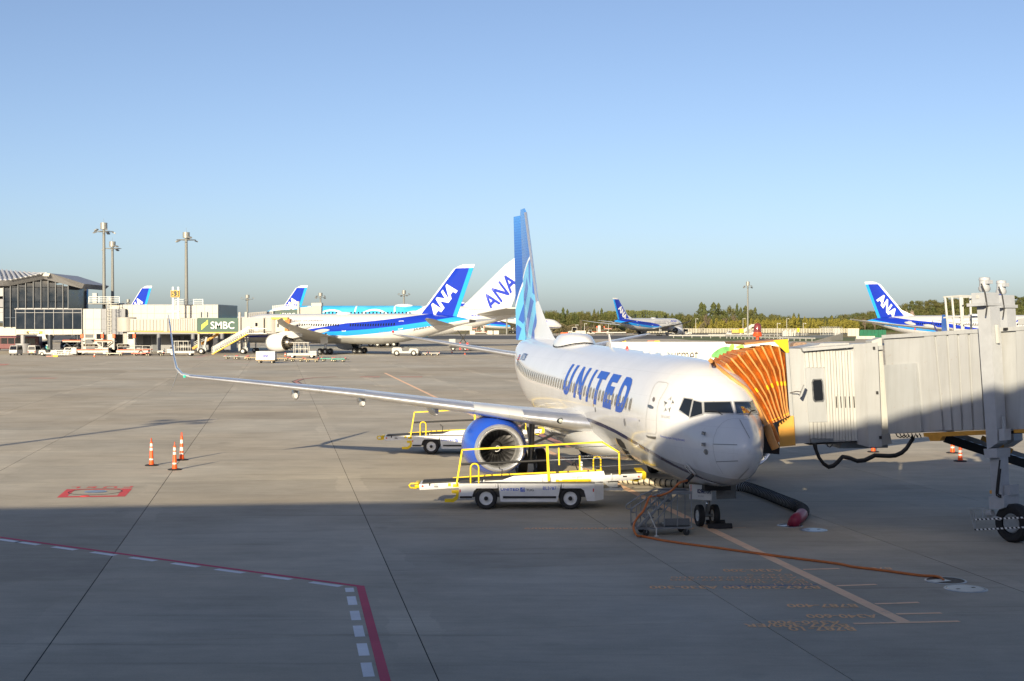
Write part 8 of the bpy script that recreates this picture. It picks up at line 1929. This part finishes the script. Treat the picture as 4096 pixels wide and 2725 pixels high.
# --- right: pallets and worker seen over the cab roof
for px_, lab in ((3196, 'netted cargo pallet seen above the jet bridge cab, left one'), (3268, 'netted cargo pallet seen above the jet bridge cab, right one')):
    D = 300.0; t = thing('cargo_pallet', lab, 'pallet', (XD(px_, D), D, 0), .1); mb = MB()
    mb.px([(-1.6, .55), (1.6, .55), (1.6, 1.75), (.9, 2.1), (-.9, 2.1), (-1.6, 1.75)], -1.2, 1.2); obj('netted_load', mb, mat('netted cargo brown', (.30, .20, .14), .7, var=.6, scale=4), t); obj('pallet_base', MB().box((-1.7, -1.3, .45), (1.7, 1.3, .55)), STEEL(), t); wheels(t, (-1.2, 1.2), (-1, 1), .22, .14, n=12)
person('worker in white shirt and helmet by the netted pallets above the bridge cab', (XD(3156, 240), 240, 0), .3, 'stand', cloth_mat('white shirt worker', (.5, .55, .62), (.04, .06, .15)))
# --- far apron ground equipment
tow_tractor('large white tow tractor left in the far row of ground equipment', at(2296, 1337.5), pi, True, 1.75); tow_tractor('second white tow tractor in front of the far equipment row', at(2362, 1338.5), 0, True, 1.1)
cargo_loader('jumbled white cargo loader in the far row before the trees', at(2400, 1336.5), pi, None); cargo_loader('white cargo loader left of the near fin on the far apron', at(1925, 1336.5), 0, None)
for k, (px_, lab) in enumerate(((2215, 'leftmost far flat dolly under the distant airliner nose'), (2245, 'second far flat dolly from the left'), (2318, 'far flat dolly beside the big white tractor'), (2340, 'far flat dolly between the two white tractors'), (2440, 'far flat dolly left end of the white pipe'), (2520, 'far flat dolly right end of the white pipe'))):
    dolly(lab, at(px_, 1340), 0, M_DY, 'far apron dollies', L=3.4)
for px_, lab in ((2312, 'cream container right of the big far tractor'), (2332, 'cream container left of the second far tractor'), (1985, 'cream container left of the near fin, right one'), (1960, 'cream container left of the near fin, left one'), (1890, 'cream container behind the pushback tractor')):
    container(lab, at(px_, 1338), 0, mat('cream container', (.58, .52, .42), .5, var=.15), None, 2.6, 1.6, 1.9)
p = at(2458, 1338); t = thing('tow_bar_rack', 'long white tow bar rack in the far equipment row', 'rack', p); obj('bar', MB().cyl((-6.5, 0, .9), (5.8, 0, .9), .32, n=12).cyl((-6.5, .8, .8), (5.0, .8, .8), .25, n=10), M_VW, t, 60); obj('stand', MB().box((-5, -.4, 0), (-4.7, 1.2, .7)).box((4, -.4, 0), (4.3, 1.2, .7)), DARK(), t)
p = at(2257, 1337); t = thing('floor_barrier', 'orange barrier lying left of the far tractor', 'barrier', p); obj('block', MB().cbox((-1.8, -.3, .2), (1.8, .3, .9), .1), ORA(), t)
pk = at(2925, 1340); minivan('white pickup van left of the yellow airport truck', pk, pi)
t = thing('utility_truck', 'yellow and orange utility truck in front of the far fence', 'truck', at(2950, 1340)); obj('chassis', MB().box((-3, -1, .5), (3, 1, .9)), DARK(), t)
obj('body', MB().cbox((-2.9, -1.1, .9), (.6, 1.1, 2.6), .1), M_AMB, t); obj('rear_unit', MB().cbox((.8, -1.1, .9), (2.9, 1.1, 3.0), .1), mat('truck orange', (.80, .40, .02), .4, var=.1), t); wheels(t, (-2, 2), (-.9, .9), .48, .3)
stair_truck('white passenger stair truck under the lone light mast', at(2992, 1340), 0)
tow_tractor('white pushback tractor at the nose of the far taxiing airliner', at(2745, 1341), 0, True, 1.5); tow_tractor('white tractor under the wing of the far taxiing airliner', at(2682, 1342), 0, True, 1.4)
# ============================================================ FAR RIGHT: RAILS, FENCES, SIGNS, WOODS
def guard_rail(label, pts, h_=1.0, step=4.0):
    P = [Vector(p) for p in pts]; t = thing('guard_rail', label, 'guard rail', P[0], 0, 'white taxiway rails'); b0 = P[0]; mb = MB()
    for p, q in zip(P, P[1:]): mb.bar(p - b0 + Vector((0, 0, h_)), q - b0 + Vector((0, 0, h_)), .18, .42)
    obj('beam', mb, M_VW, t); pm = MB().box((-.09, -.09, 0), (.09, .09, h_)).mesh('post', M_VW)
    for p, q in zip(P, P[1:]):
        n = max(1, int((q - p).length / step))
        for k in range(n): inst('post', pm, t, p.lerp(q, (k + .5) / n) - b0)
guard_rail('long white rail along the near edge of the grass verge', [G(2676, 1352), G(2900, 1354), G(3120, 1362), G(3260, 1366)])
guard_rail('second white rail behind the first along the grass island', [G(2833, 1348), G(3050, 1347), G(3232, 1344)])
FD = 800.0
t = thing('perimeter_fence', 'long pale wire perimeter fence in front of the bamboo', 'fence', (XD(2560, FD), FD, 0))
pm = MB().box((-.14, -.14, 0), (.14, .14, 2.6)).mesh('post', mat('fence cream', (.50, .47, .38), .6, var=.1)); W_ = XD(3420, FD) - XD(2560, FD); n = 80
for k in range(n + 1): inst('post', pm, t, (W_ * k / n, 0, 0))
h = newmat('chain link wire', .6); h.b.inputs['Base Color'].default_value = (.42, .40, .34, 1); h.b.inputs['Alpha'].default_value = .38
obj('wire_mesh', MB().box((0, -.02, .2), (W_, .02, 2.5)), h.m, t); obj('top_rail', MB().bar((0, 0, 2.55), (W_, 0, 2.55), .1), MATS['fence cream'], t)
def lamp_post(label, px_, top, base, arms=True):
    p = G(px_, base); D = p.y; t = thing('lamp_post', label, 'lamp post', (p.x, D, 0), 0, 'slim white lamp posts'); H = ZD(top, D)
    obj('pole', MB().cyl((0, 0, 0), (0, 0, H), .16, .11, 8), M_VW, t, 60)
    if arms: obj('arm', MB().bar((0, 0, H - .2), (1.4, 0, H - .2), .1), M_VW, t); obj('lamp', MB().box((.7, -.3, H - .5), (1.3, .3, H - .25)), M_LAMPH, t)
for px_, top, base, lab in ((2783, 1274, 1334, 'lamp post left before the bare trees'), (2972, 1273, 1333, 'lamp post left of the lone light mast'), (3109, 1292, 1347, 'lamp post right of the stair truck'), (3213, 1292, 1344, 'lamp post right of the yellow sign'), (3147, 1273, 1332, 'lamp post in front of the middle of the bamboo'), (2304, 1298, 1335, 'lamp post behind the far tractor'), (2434, 1295, 1335, 'lamp post behind the white tow bar rack'), (2338, 1293, 1335, 'lamp post in the far row behind the second tractor')):
    lamp_post('slim ' + lab, px_, top, base)
p = G(3193, 1345); t = thing('taxi_sign', 'tall yellow marker sign on the grass island', 'sign', p); obj('board', MB().box((-.45, -.08, 1.8), (.45, .08, 3.6)), YEL(), t); obj('post', MB().bar((0, 0, 0), (0, 0, 1.8), .15), M_VW, t)
for k, (px_, w_, hh) in enumerate(((3134, 1.0, 2.4), (3142, .9, 2.9), (3150, .7, 2.2), (3160, .9, 2.9), (3168, .6, 2.0), (3178, .7, 2.6))):
    p = G(px_, 1346); t = thing('equipment_cabinet', ['leftmost white cabinet on the grass island', 'tall white cabinet second from the left on the grass island', 'short white cabinet third from the left on the grass island', 'tall white cabinet fourth from the left on the grass island', 'lowest white cabinet fifth from the left on the grass island', 'white cabinet nearest the yellow sign on the grass island'][k], 'cabinet', p, 0, 'white cabinets'); obj('box', MB().cbox((-w_ / 2, -.5, .15), (w_ / 2, .5, hh), .04), M_VW, t); obj('plinth', MB().box((-w_ / 2 - .1, -.6, 0), (w_ / 2 + .1, .6, .15)), M_FASC, t)
for px_, py_, lab in ((2485, 1370, 'red and yellow taxiway sign right of the tailplane'), (2620, 1371, 'red and yellow taxiway sign behind the catering truck roof')):
    D = 420.0; p = Vector((XD(px_, D), D, 0)); t = thing('taxi_sign', lab, 'sign', p); z_ = ZD(py_, D)
    obj('red_board', MB().box((-2.2, -.1, z_ - .5), (-.2, .1, z_ + .55)), mat('sign salmon', (.70, .20, .13), .5, var=.1), t); yb = obj('yellow_board', MB().box((-.15, -.1, z_ - .5), (1.4, .1, z_ + .55)), YEL(), t); obj('legs', MB().box((-2, -.08, 0), (-1.85, .08, z_ - .5)).box((1.1, -.08, 0), (1.25, .08, z_ - .5)), DARK(), t)
    for k in range(3): obj('glyph_mark', MB().box((.05 + .42 * k, -.115, z_ - .25), (.3 + .42 * k, -.102, z_ + .3)), PRINTB(), yb)
# walled compound with green netting
def wallbox(name, label, cat, px0, px1, top, base, m, depth=1.0):
    a, b = G(px0, base), G(px1, base); D = a.y; t = thing(name, label, cat, (a.x, D, 0)); H = ZD(top, D); w_ = XD(px1, D) - a.x; n = max(2, int(w_ / 1.5))
    for k in range(n): obj('panel', MB().box((w_ * k / n + .03, 0, 0), (w_ * (k + 1) / n - .03, depth, H)), m, t)
    return t
M_WAL = mat('cream corrugated wall', (.55, .50, .40), .6, var=.15)
wallbox('site_wall', 'cream panel wall left of the green netting', 'wall', 3391, 3437, 1314, 1345, M_WAL); wallbox('site_wall', 'pale panel wall by the wire compound', 'wall', 3338, 3362, 1314, 1350, M_VW)
wallbox('site_wall', 'low rusty cream wall in front of the green netting', 'wall', 3425, 3500, 1345, 1356, M_WAL); wallbox('site_screen', 'dark green debris netting beyond the tunnel roof', 'netting', 3438, 3545, 1320, 1350, mat('green netting', (.015, .13, .07), .8, var=.35, scale=.5))
a, b = G(3250, 1369), G(3372, 1362); t = thing('ramp_wall', 'sloping cream ramp wall beyond the bridge cab', 'wall', (a.x, a.y, 0)); D = a.y
n = 12
for k in range(n):
    u0, u1 = k / n, (k + .96) / n; x0, x1 = (b.x - a.x) * u0, (b.x - a.x) * u1; y0, y1 = (b.y - a.y) * u0, (b.y - a.y) * u1
    h0, h1 = .2 + u0 * 2.3, .2 + u1 * 2.3; obj('panel', MB().add([(x0, y0, 0), (x1, y1, 0), (x1, y1, h1), (x0, y0, h0), (x0, y0 + .3, 0), (x1, y1 + .3, 0), (x1, y1 + .3, h1), (x0, y0 + .3, h0)], [(0, 1, 2, 3), (7, 6, 5, 4), (3, 2, 6, 7), (0, 3, 7, 4), (1, 5, 6, 2)]), M_WAL, t)
p = G(3295, 1352); t = thing('wire_compound', 'wire fenced compound with tall posts left of the pale wall', 'fence', p); mb = MB(); Wc = XD(3370, p.y) - p.x
for k in range(9):
    for y in (0, 6): obj('post', MB().bar((Wc * k / 8, y, 0), (Wc * k / 8, y, 3.8), .14).bar((Wc * k / 8, y, 3.8), (Wc * k / 8 - .5, y, 4.5), .1), M_RAIL, t)
for z in (1.2, 2.5, 3.8): mb.bar((0, 0, z), (Wc, 0, z), .07).bar((0, 6, z), (Wc, 6, z), .07)
obj('rails', mb, M_RAIL, t)
# concrete culvert edge
a, b = G(3120, 1360), G(3330, 1352); t = thing('retaining_wall', 'low grey concrete wall across the grass right of the rails', 'wall', (a.x, a.y, 0)); d = b - a
obj('wall', MB().bar((0, 0, .55), (d.x, d.y, .55), .5, 1.1), M_FASC, t); obj('coping', MB().bar((0, 0, 1.15), (d.x, d.y, 1.15), .7, .1), M_CREAM, t)

# ------------------------------------------------------------ woods
def leaf_mat(name, a, b, c):
    h = newmat(name, .75); oi = h.n('ShaderNodeObjectInfo'); nz = h.noise(.35, 3); g = h.n('ShaderNodeNewGeometry')
    col = h.mix(h.rng(nz, .35, .65, 0, 1), (*a, 1), (*b, 1)); col = h.mix(h.mul(h.rng(oi.outputs['Random'], 0, 1, 0, 1), .7), col, (*c, 1)); col = h.mix(h.mul(h.rng(g.outputs['Random Per Island'], 0, 1, 0, 1), .55), col, h.mix(.5, (*b, 1), (*a, 1)))
    h.nt.links.new(col, h.b.inputs['Base Color']); h.b.inputs['Specular IOR Level'].default_value = .2
    return h.m
L_CON = leaf_mat('conifer foliage', (.034, .052, .018), (.095, .110, .034), (.10, .09, .035)); L_BRD = leaf_mat('evergreen foliage', (.044, .064, .020), (.115, .125, .038), (.13, .11, .045))
L_BAM = leaf_mat('bamboo foliage', (.13, .115, .018), (.26, .21, .035), (.17, .16, .03)); L_CED = leaf_mat('grove foliage', (.07, .095, .028), (.16, .17, .05), (.14, .14, .05)); L_BAR = mat('bare twig brown', (.15, .115, .085), .9, var=.3); L_CHE = leaf_mat('pale blossom', (.36, .26, .22), (.48, .38, .34), (.30, .24, .18)); M_BARK = mat('bark', (.07, .055, .04), .9, var=.3)
rng = random.Random(5)
def leafcloud(n, sampler, s0, s1):
    m = MB()
    for i in range(n):
        c, nrm = sampler(); s_ = rng.uniform(s0, s1); a = Vector((rng.gauss(0, 1), rng.gauss(0, 1), rng.gauss(0, 1))).normalized()
        nn = (nrm * 1.2 + a * .9).normalized(); u = nn.cross(Vector((rng.gauss(0, 1), rng.gauss(0, 1), rng.gauss(0, .5)))).normalized(); v = nn.cross(u)
        m.add([c - u * s_, c - v * s_ * .6, c + u * s_, c + v * s_ * .6], [(0, 1, 2, 3)])
    return m
def conifer_s(H, R):
    def f():
        t = rng.random() ** .75; z = H * (.14 + .86 * t); rr = R * 1.45 * (1 - t) ** .62 * (.78 + .28 * math.sin(9 * t * pi + rng.random() * .8)); a = rng.random() * 2 * pi; q = rng.uniform(.45, 1.05) ** .5
        return Vector((rr * q * cos(a), rr * q * sin(a), z - .25 * rr * q)), Vector((cos(a), sin(a), .7))
    return f
def broad_s(H, R, seed):
    r2 = random.Random(seed); cl = [(Vector((r2.uniform(-.65, .65) * R, r2.uniform(-.65, .65) * R, H * r2.uniform(.42, .86))), R * r2.uniform(.28, .52)) for _ in range(13)]
    def f():
        c, r = cl[rng.randrange(13)]; d = Vector((rng.gauss(0, 1), rng.gauss(0, 1), rng.gauss(0, 1))).normalized(); k = rng.uniform(.6, 1.08); return c + Vector((d.x * r * k, d.y * r * k, d.z * r * k * .85)), d
    return f
CROWN = {}
for i in range(3): CROWN['conifer', i] = leafcloud(1500, conifer_s(10, 2.7 + .3 * i), .16, .40).mesh('crown', L_CON)
for i in range(4): CROWN['broad', i] = leafcloud(1800, broad_s(10, 4.2, 20 + i), .16, .42).mesh('crown', L_BRD)
for i in range(3): CROWN['grove', i] = leafcloud(1300, (lambda sd: (lambda: (lambda a, z, q: (Vector((2.3 * q * cos(a) * (1 - .35 * abs(z - .6)), 2.3 * q * sin(a), 10 * z)), Vector((cos(a), sin(a), .4))))(rng.random() * 2 * pi, .18 + .82 * rng.random() ** .8, rng.random() ** .5)))(i), .14, .36).mesh('crown', L_CED)
CROWN['cherry', 0] = leafcloud(1500, broad_s(8, 5.0, 77), .14, .32).mesh('crown', L_CHE)
TRUNK = MB().cyl((0, 0, 0), (0, 0, 5), .32, .16, 8).cyl((0, 0, 4.2), (1.2, .3, 7), .12, .04, 6).cyl((0, 0, 3.8), (-1.1, -.4, 6.6), .12, .04, 6).mesh('trunk', M_BARK, 60)
def bare_mesh(seed):
    r = random.Random(seed); m = MB()
    def br(p, d, L, rad, lev):
        q = p + d * L; m.cyl(p, q, rad, rad * .6, 5 if lev < 2 else 4, False)
        if lev < 5:
            for _ in range(3 if lev < 4 else 4): br(p.lerp(q, r.uniform(.55, 1)), (d + Vector((r.gauss(0, .55), r.gauss(0, .55), r.gauss(.12, .3)))).normalized(), L * r.uniform(.6, .8), rad * .58, lev + 1)
    br(Vector((0, 0, 0)), Vector((0, 0, 1)), 2.6, .34, 0); return m
BARE = [bare_mesh(s_).mesh('branches', L_BAR) for s_ in (3, 8)]
def tree(kind, X, Y, H, ws=1.0, z0=0.0, label=None, group=None):
    nm = {'conifer': 'conifer_tree', 'broad': 'evergreen_tree', 'grove': 'grove_tree', 'bare': 'bare_tree', 'cherry': 'cherry_tree'}[kind]
    t = thing(nm, label, 'tree', (X, Y, z0), rng.random() * 6.28, group)
    if kind == 'bare':
        s_ = H / 8.2; o = inst('crown', BARE[rng.randrange(2)], t, scale=(s_ * ws, s_ * ws, s_)); return
    ks = [k for k in CROWN if k[0] == kind]; me = CROWN[ks[rng.randrange(len(ks))]]; s_ = H / (10 if kind != 'cherry' else 8)
    inst('crown', me, t, scale=(s_ * ws, s_ * ws, s_)); inst('trunk', TRUNK, t, scale=(s_, s_, s_))
LAB = {'conifer': ('tall dark pointed conifer standing in the far tree line', 'dark conifers of the far tree line'), 'broad': ('round dark evergreen tree in the far tree line', 'round evergreens of the far tree line'), 'grove': ('slim upright green tree of the dense far grove', 'slim trees of the far grove'), 'bare': ('leafless brown spreading tree before the far woods', 'leafless trees before the far woods'), 'cherry': ('pale blossoming tree on the wooded hill', 'blossoming trees on the hill')}
WHERE = ((2262, 'above the distant airliner nose'), (2345, 'behind the big far tractor'), (2455, 'behind the jumbled far equipment'), (2560, 'beside the fin of the taxiing airliner'), (2680, 'above the rear of the taxiing airliner'), (2790, 'above the nose of the taxiing airliner'), (2880, 'well left of the lone light mast'), (2975, 'just left of the lone light mast'), (3060, 'just right of the lone light mast'), (3200, 'behind the bamboo above the canopy beacon'), (3480, 'at the foot of the hill left of the right-hand blue fin'), (9999, 'on the hill right of the right-hand blue fin'))
HPOS = ((3470, 'left of the right-hand blue fin'), (3640, 'just right of the right-hand blue fin'), (3760, 'behind the roof ladder cage'), (3930, 'left of the lift columns'), (9999, 'behind and right of the lift columns'))
def px_tree(kind, px_, top, D, wpx=None, z0=0.0, lab=None):
    H = ZD(top, D) - z0; ws = 1.0
    if wpx: ws = (wpx / FPX * D / 2) / ({'conifer': 2.7, 'broad': 4.2, 'grove': 2.3, 'bare': 4.5, 'cherry': 5}[kind] * H / (10 if kind not in ('bare', 'cherry') else 8.2))
    a, b = lab or LAB[kind]
    if lab is None: a = a.split(' standing in')[0].split(' in the far')[0].split(' of the dense')[0].split(' before')[0].split(' on the')[0] + ' ' + next(w for q, w in WHERE if px_ < q)
    tree(kind, XD(px_, D), D, H, ws, z0, a, b)
ZT = lambda x: 2180 + x / 5.357
ZU = lambda x: 2400 + x / 3.367
for x in range(-60, 1560, 75): px_tree('broad', ZT(x), 1230 + (112 + rng.uniform(-20, 25)) / 5.357, 846, 27)
for x in range(900, 2380, 60): px_tree('broad', ZU(x), 1150 + (375 + rng.uniform(-25, 20)) / 3.367, 850, 30)
for x, y, k, w_ in ((-60, 60, 'broad', 110), (30, 58, 'broad', 110), (100, 66, 'broad', 120), (190, 52, 'broad', 130), (280, 62, 'broad', 120), (388, 3, 'conifer', 130), (480, 40, 'conifer', 120), (560, 110, 'grove', 90), (640, 95, 'conifer', 110), (720, 100, 'grove', 120), (830, 78, 'broad', 140), (935, 78, 'broad', 110), (1055, 36, 'conifer', 110), (1140, 70, 'conifer', 90), (1215, 18, 'conifer', 110), (1290, 80, 'broad', 110), (1380, 78, 'grove', 110), (1450, 85, 'grove', 110), (1520, 80, 'grove', 100)):
    px_tree(k, ZT(x), 1230 + y / 5.357, 860 + rng.uniform(-15, 25), w_ / 5.357 * 1.15)
for k in range(17): px_tree('grove', ZU(330 + 36 * k), 1150 + (318 + rng.uniform(-14, 10) + (max(0, k - 12) * 8)) / 3.367, 880 + rng.uniform(-15, 15), 17)
for x, y, k, w_ in ((20, 290, 'conifer', 90), (100, 335, 'grove', 80), (170, 330, 'grove', 80), (970, 345, 'conifer', 60), (1070, 342, 'broad', 110), (1150, 365, 'broad', 90), (1215, 352, 'broad', 110), (1275, 345, 'conifer', 70), (1365, 203, 'conifer', 150), (1405, 225, 'conifer', 120), (1530, 205, 'conifer', 160), (1595, 212, 'conifer', 130), (1700, 300, 'broad', 120), (1770, 248, 'broad', 110), (1845, 216, 'conifer', 80), (1895, 270, 'conifer', 90), (1960, 248, 'conifer', 130), (2025, 285, 'broad', 110), (2090, 268, 'conifer', 90), (2150, 340, 'broad', 100), (2230, 330, 'broad', 140), (2300, 375, 'broad', 110), (2345, 350, 'broad', 120)):
    px_tree(k, ZU(x), 1150 + y / 3.367, 870 + rng.uniform(-20, 20), w_ / 3.367 * 1.2)
for x, y, w_ in ((1435, 262, 170), (1790, 292, 290), (1700, 330, 200), (1480, 330, 170), (1560, 400, 160)): px_tree('bare', ZU(x), 1150 + y / 3.367, 838, w_ / 3.367)
for x, y, w_ in ((290, 150, 150), (620, 285, 200), (780, 165, 220), (900, 330, 160), (1050, 300, 160), (1150, 350, 160), (720, 330, 180), (1300, 360, 200), (1420, 330, 180)): px_tree('bare', ZT(x), 1230 + y / 5.357, 828 + rng.uniform(-10, 8), w_ / 5.357)
ZV = lambda x: 3150 + x / 2.946
for x, y, k, w_ in ((-100, 170, 'broad', 60), (-40, 185, 'broad', 60), (10, 185, 'broad', 60), (75, 155, 'conifer', 50), (132, 160, 'conifer', 45), (180, 205, 'broad', 50), (240, 192, 'broad', 60), (300, 215, 'conifer', 40), (360, 205, 'broad', 60), (420, 205, 'broad', 60), (480, 185, 'broad', 70)): px_tree(k, ZV(x), 1200 + y / 2.946, 880 + rng.uniform(-15, 15), w_ / 2.946 * 1.3)
# wooded hill on the right
def hillz(px_): return float(np.interp(px_, [3250, 3400, 3550, 3700, 3850, 4096, 4500], [0, 3, 8, 15, 18.5, 20, 22]))
hv = []; hf = []
cols_ = list(range(3200, 4701, 50)); rows_ = [(880, 0.0), (900, .45), (930, .8), (970, 1.0), (1150, 1.0)]
for D, k in rows_:
    for c in cols_: hv.append((XD(c, D), D, -.05 + k * max(0, hillz(c) - 6 * (1 - k))))
nc = len(cols_)
for r in range(len(rows_) - 1):
    for c in range(nc - 1): hf.append((r * nc + c, r * nc + c + 1, (r + 1) * nc + c + 1, (r + 1) * nc + c))
obj('hill', MB().add(hv, hf), M_GRASS2, kind='structure')
topline = lambda p: float(np.interp(p, [3310, 3400, 3470, 3500, 3560, 3640, 3700, 3760, 3830, 3900, 4000, 4096, 4300], [1266, 1252, 1244, 1240, 1228, 1206, 1203, 1200, 1186, 1182, 1188, 1180, 1178]))
HL = ('dark evergreen tree on the wooded hill behind the right-hand airliner', 'evergreens on the wooded hill')
for row, (D, dy) in enumerate(((968, 0), (945, 14), (925, 28), (905, 42), (888, 55))):
    p = 3300 + row * 9
    while p < 4180:
        top = topline(p) + dy + rng.uniform(-6, 7); z0 = max(0.0, hillz(p) * (1, .85, .6, .4, .1)[row] - 2.0)
        if ZD(top, D) - z0 > 3.5: px_tree('conifer' if rng.random() < .22 else 'broad', p, top, D, rng.uniform(34, 52), z0, (('rearmost', 'fourth row', 'middle row', 'second row', 'foremost')[row] + ' dark evergreen on the hill ' + next(w for q, w in HPOS if p < q), HL[1]))
        p += rng.uniform(22, 34)
for p, y, w_ in ((3600, 1245, 60), (3640, 1238, 50), (3690, 1240, 70), (3730, 1238, 60), (3460, 1252, 50), (3500, 1250, 50)): px_tree('bare' if p > 3650 or p < 3550 else 'cherry', p, y, 884, w_)
px_tree('cherry', 4070, 1262, 884, 70); px_tree('cherry', 3585, 1250, 880, 40)
# bamboo thicket: one mass
PLUME = []
for _ in range(230):
    p = 2785 + 650 * rng.random(); D = rng.uniform(824, 850); top = 1281 + 4 * math.sin(p * .031) + 3 * math.sin(p * .011 + 1) + rng.gauss(0, 4.5) + max(0, (2840 - p) * .35) - (D - 837) * .15
    PLUME.append((XD(p, D), D, ZD(top, D), rng.uniform(.9, 2.1), rng.gauss(0, .9)))
def bam():
    X, D, H, R, lean = PLUME[rng.randrange(len(PLUME))]; t = rng.random() ** .65; r = R * (1.05 - t ** 2.2) * rng.random() ** .5; a = rng.random() * 6.283
    return Vector((X + r * cos(a) + lean * t * t, D + r * sin(a) - 1.5 * (1 - t), H * t)), Vector((cos(a) * .5, -.6, .7))
obj('bamboo_thicket', leafcloud(30000, bam, .18, .5), L_BAM, kind='stuff', label='dense yellow-green bamboo thicket behind the perimeter fence', cat='bamboo')
def scrub():
    p = 2180 + 640 * rng.random(); D = rng.uniform(808, 824); H = 3.2 + 2.0 * math.sin(p * .045) + 1.2 * math.sin(p * .11); z = max(.1, H * rng.random() ** .7); return Vector((XD(p, D), D, z)), Vector((rng.gauss(0, .5), -.6, .7))
obj('roadside_scrub', leafcloud(12000, scrub, .2, .5), leaf_mat('dry scrub', (.10, .085, .045), (.17, .14, .075), (.11, .10, .05)), kind='stuff', label='brown scrub along the foot of the far woods', cat='scrub')
# upright dark sheet behind the trunks standing for the shade inside the wood
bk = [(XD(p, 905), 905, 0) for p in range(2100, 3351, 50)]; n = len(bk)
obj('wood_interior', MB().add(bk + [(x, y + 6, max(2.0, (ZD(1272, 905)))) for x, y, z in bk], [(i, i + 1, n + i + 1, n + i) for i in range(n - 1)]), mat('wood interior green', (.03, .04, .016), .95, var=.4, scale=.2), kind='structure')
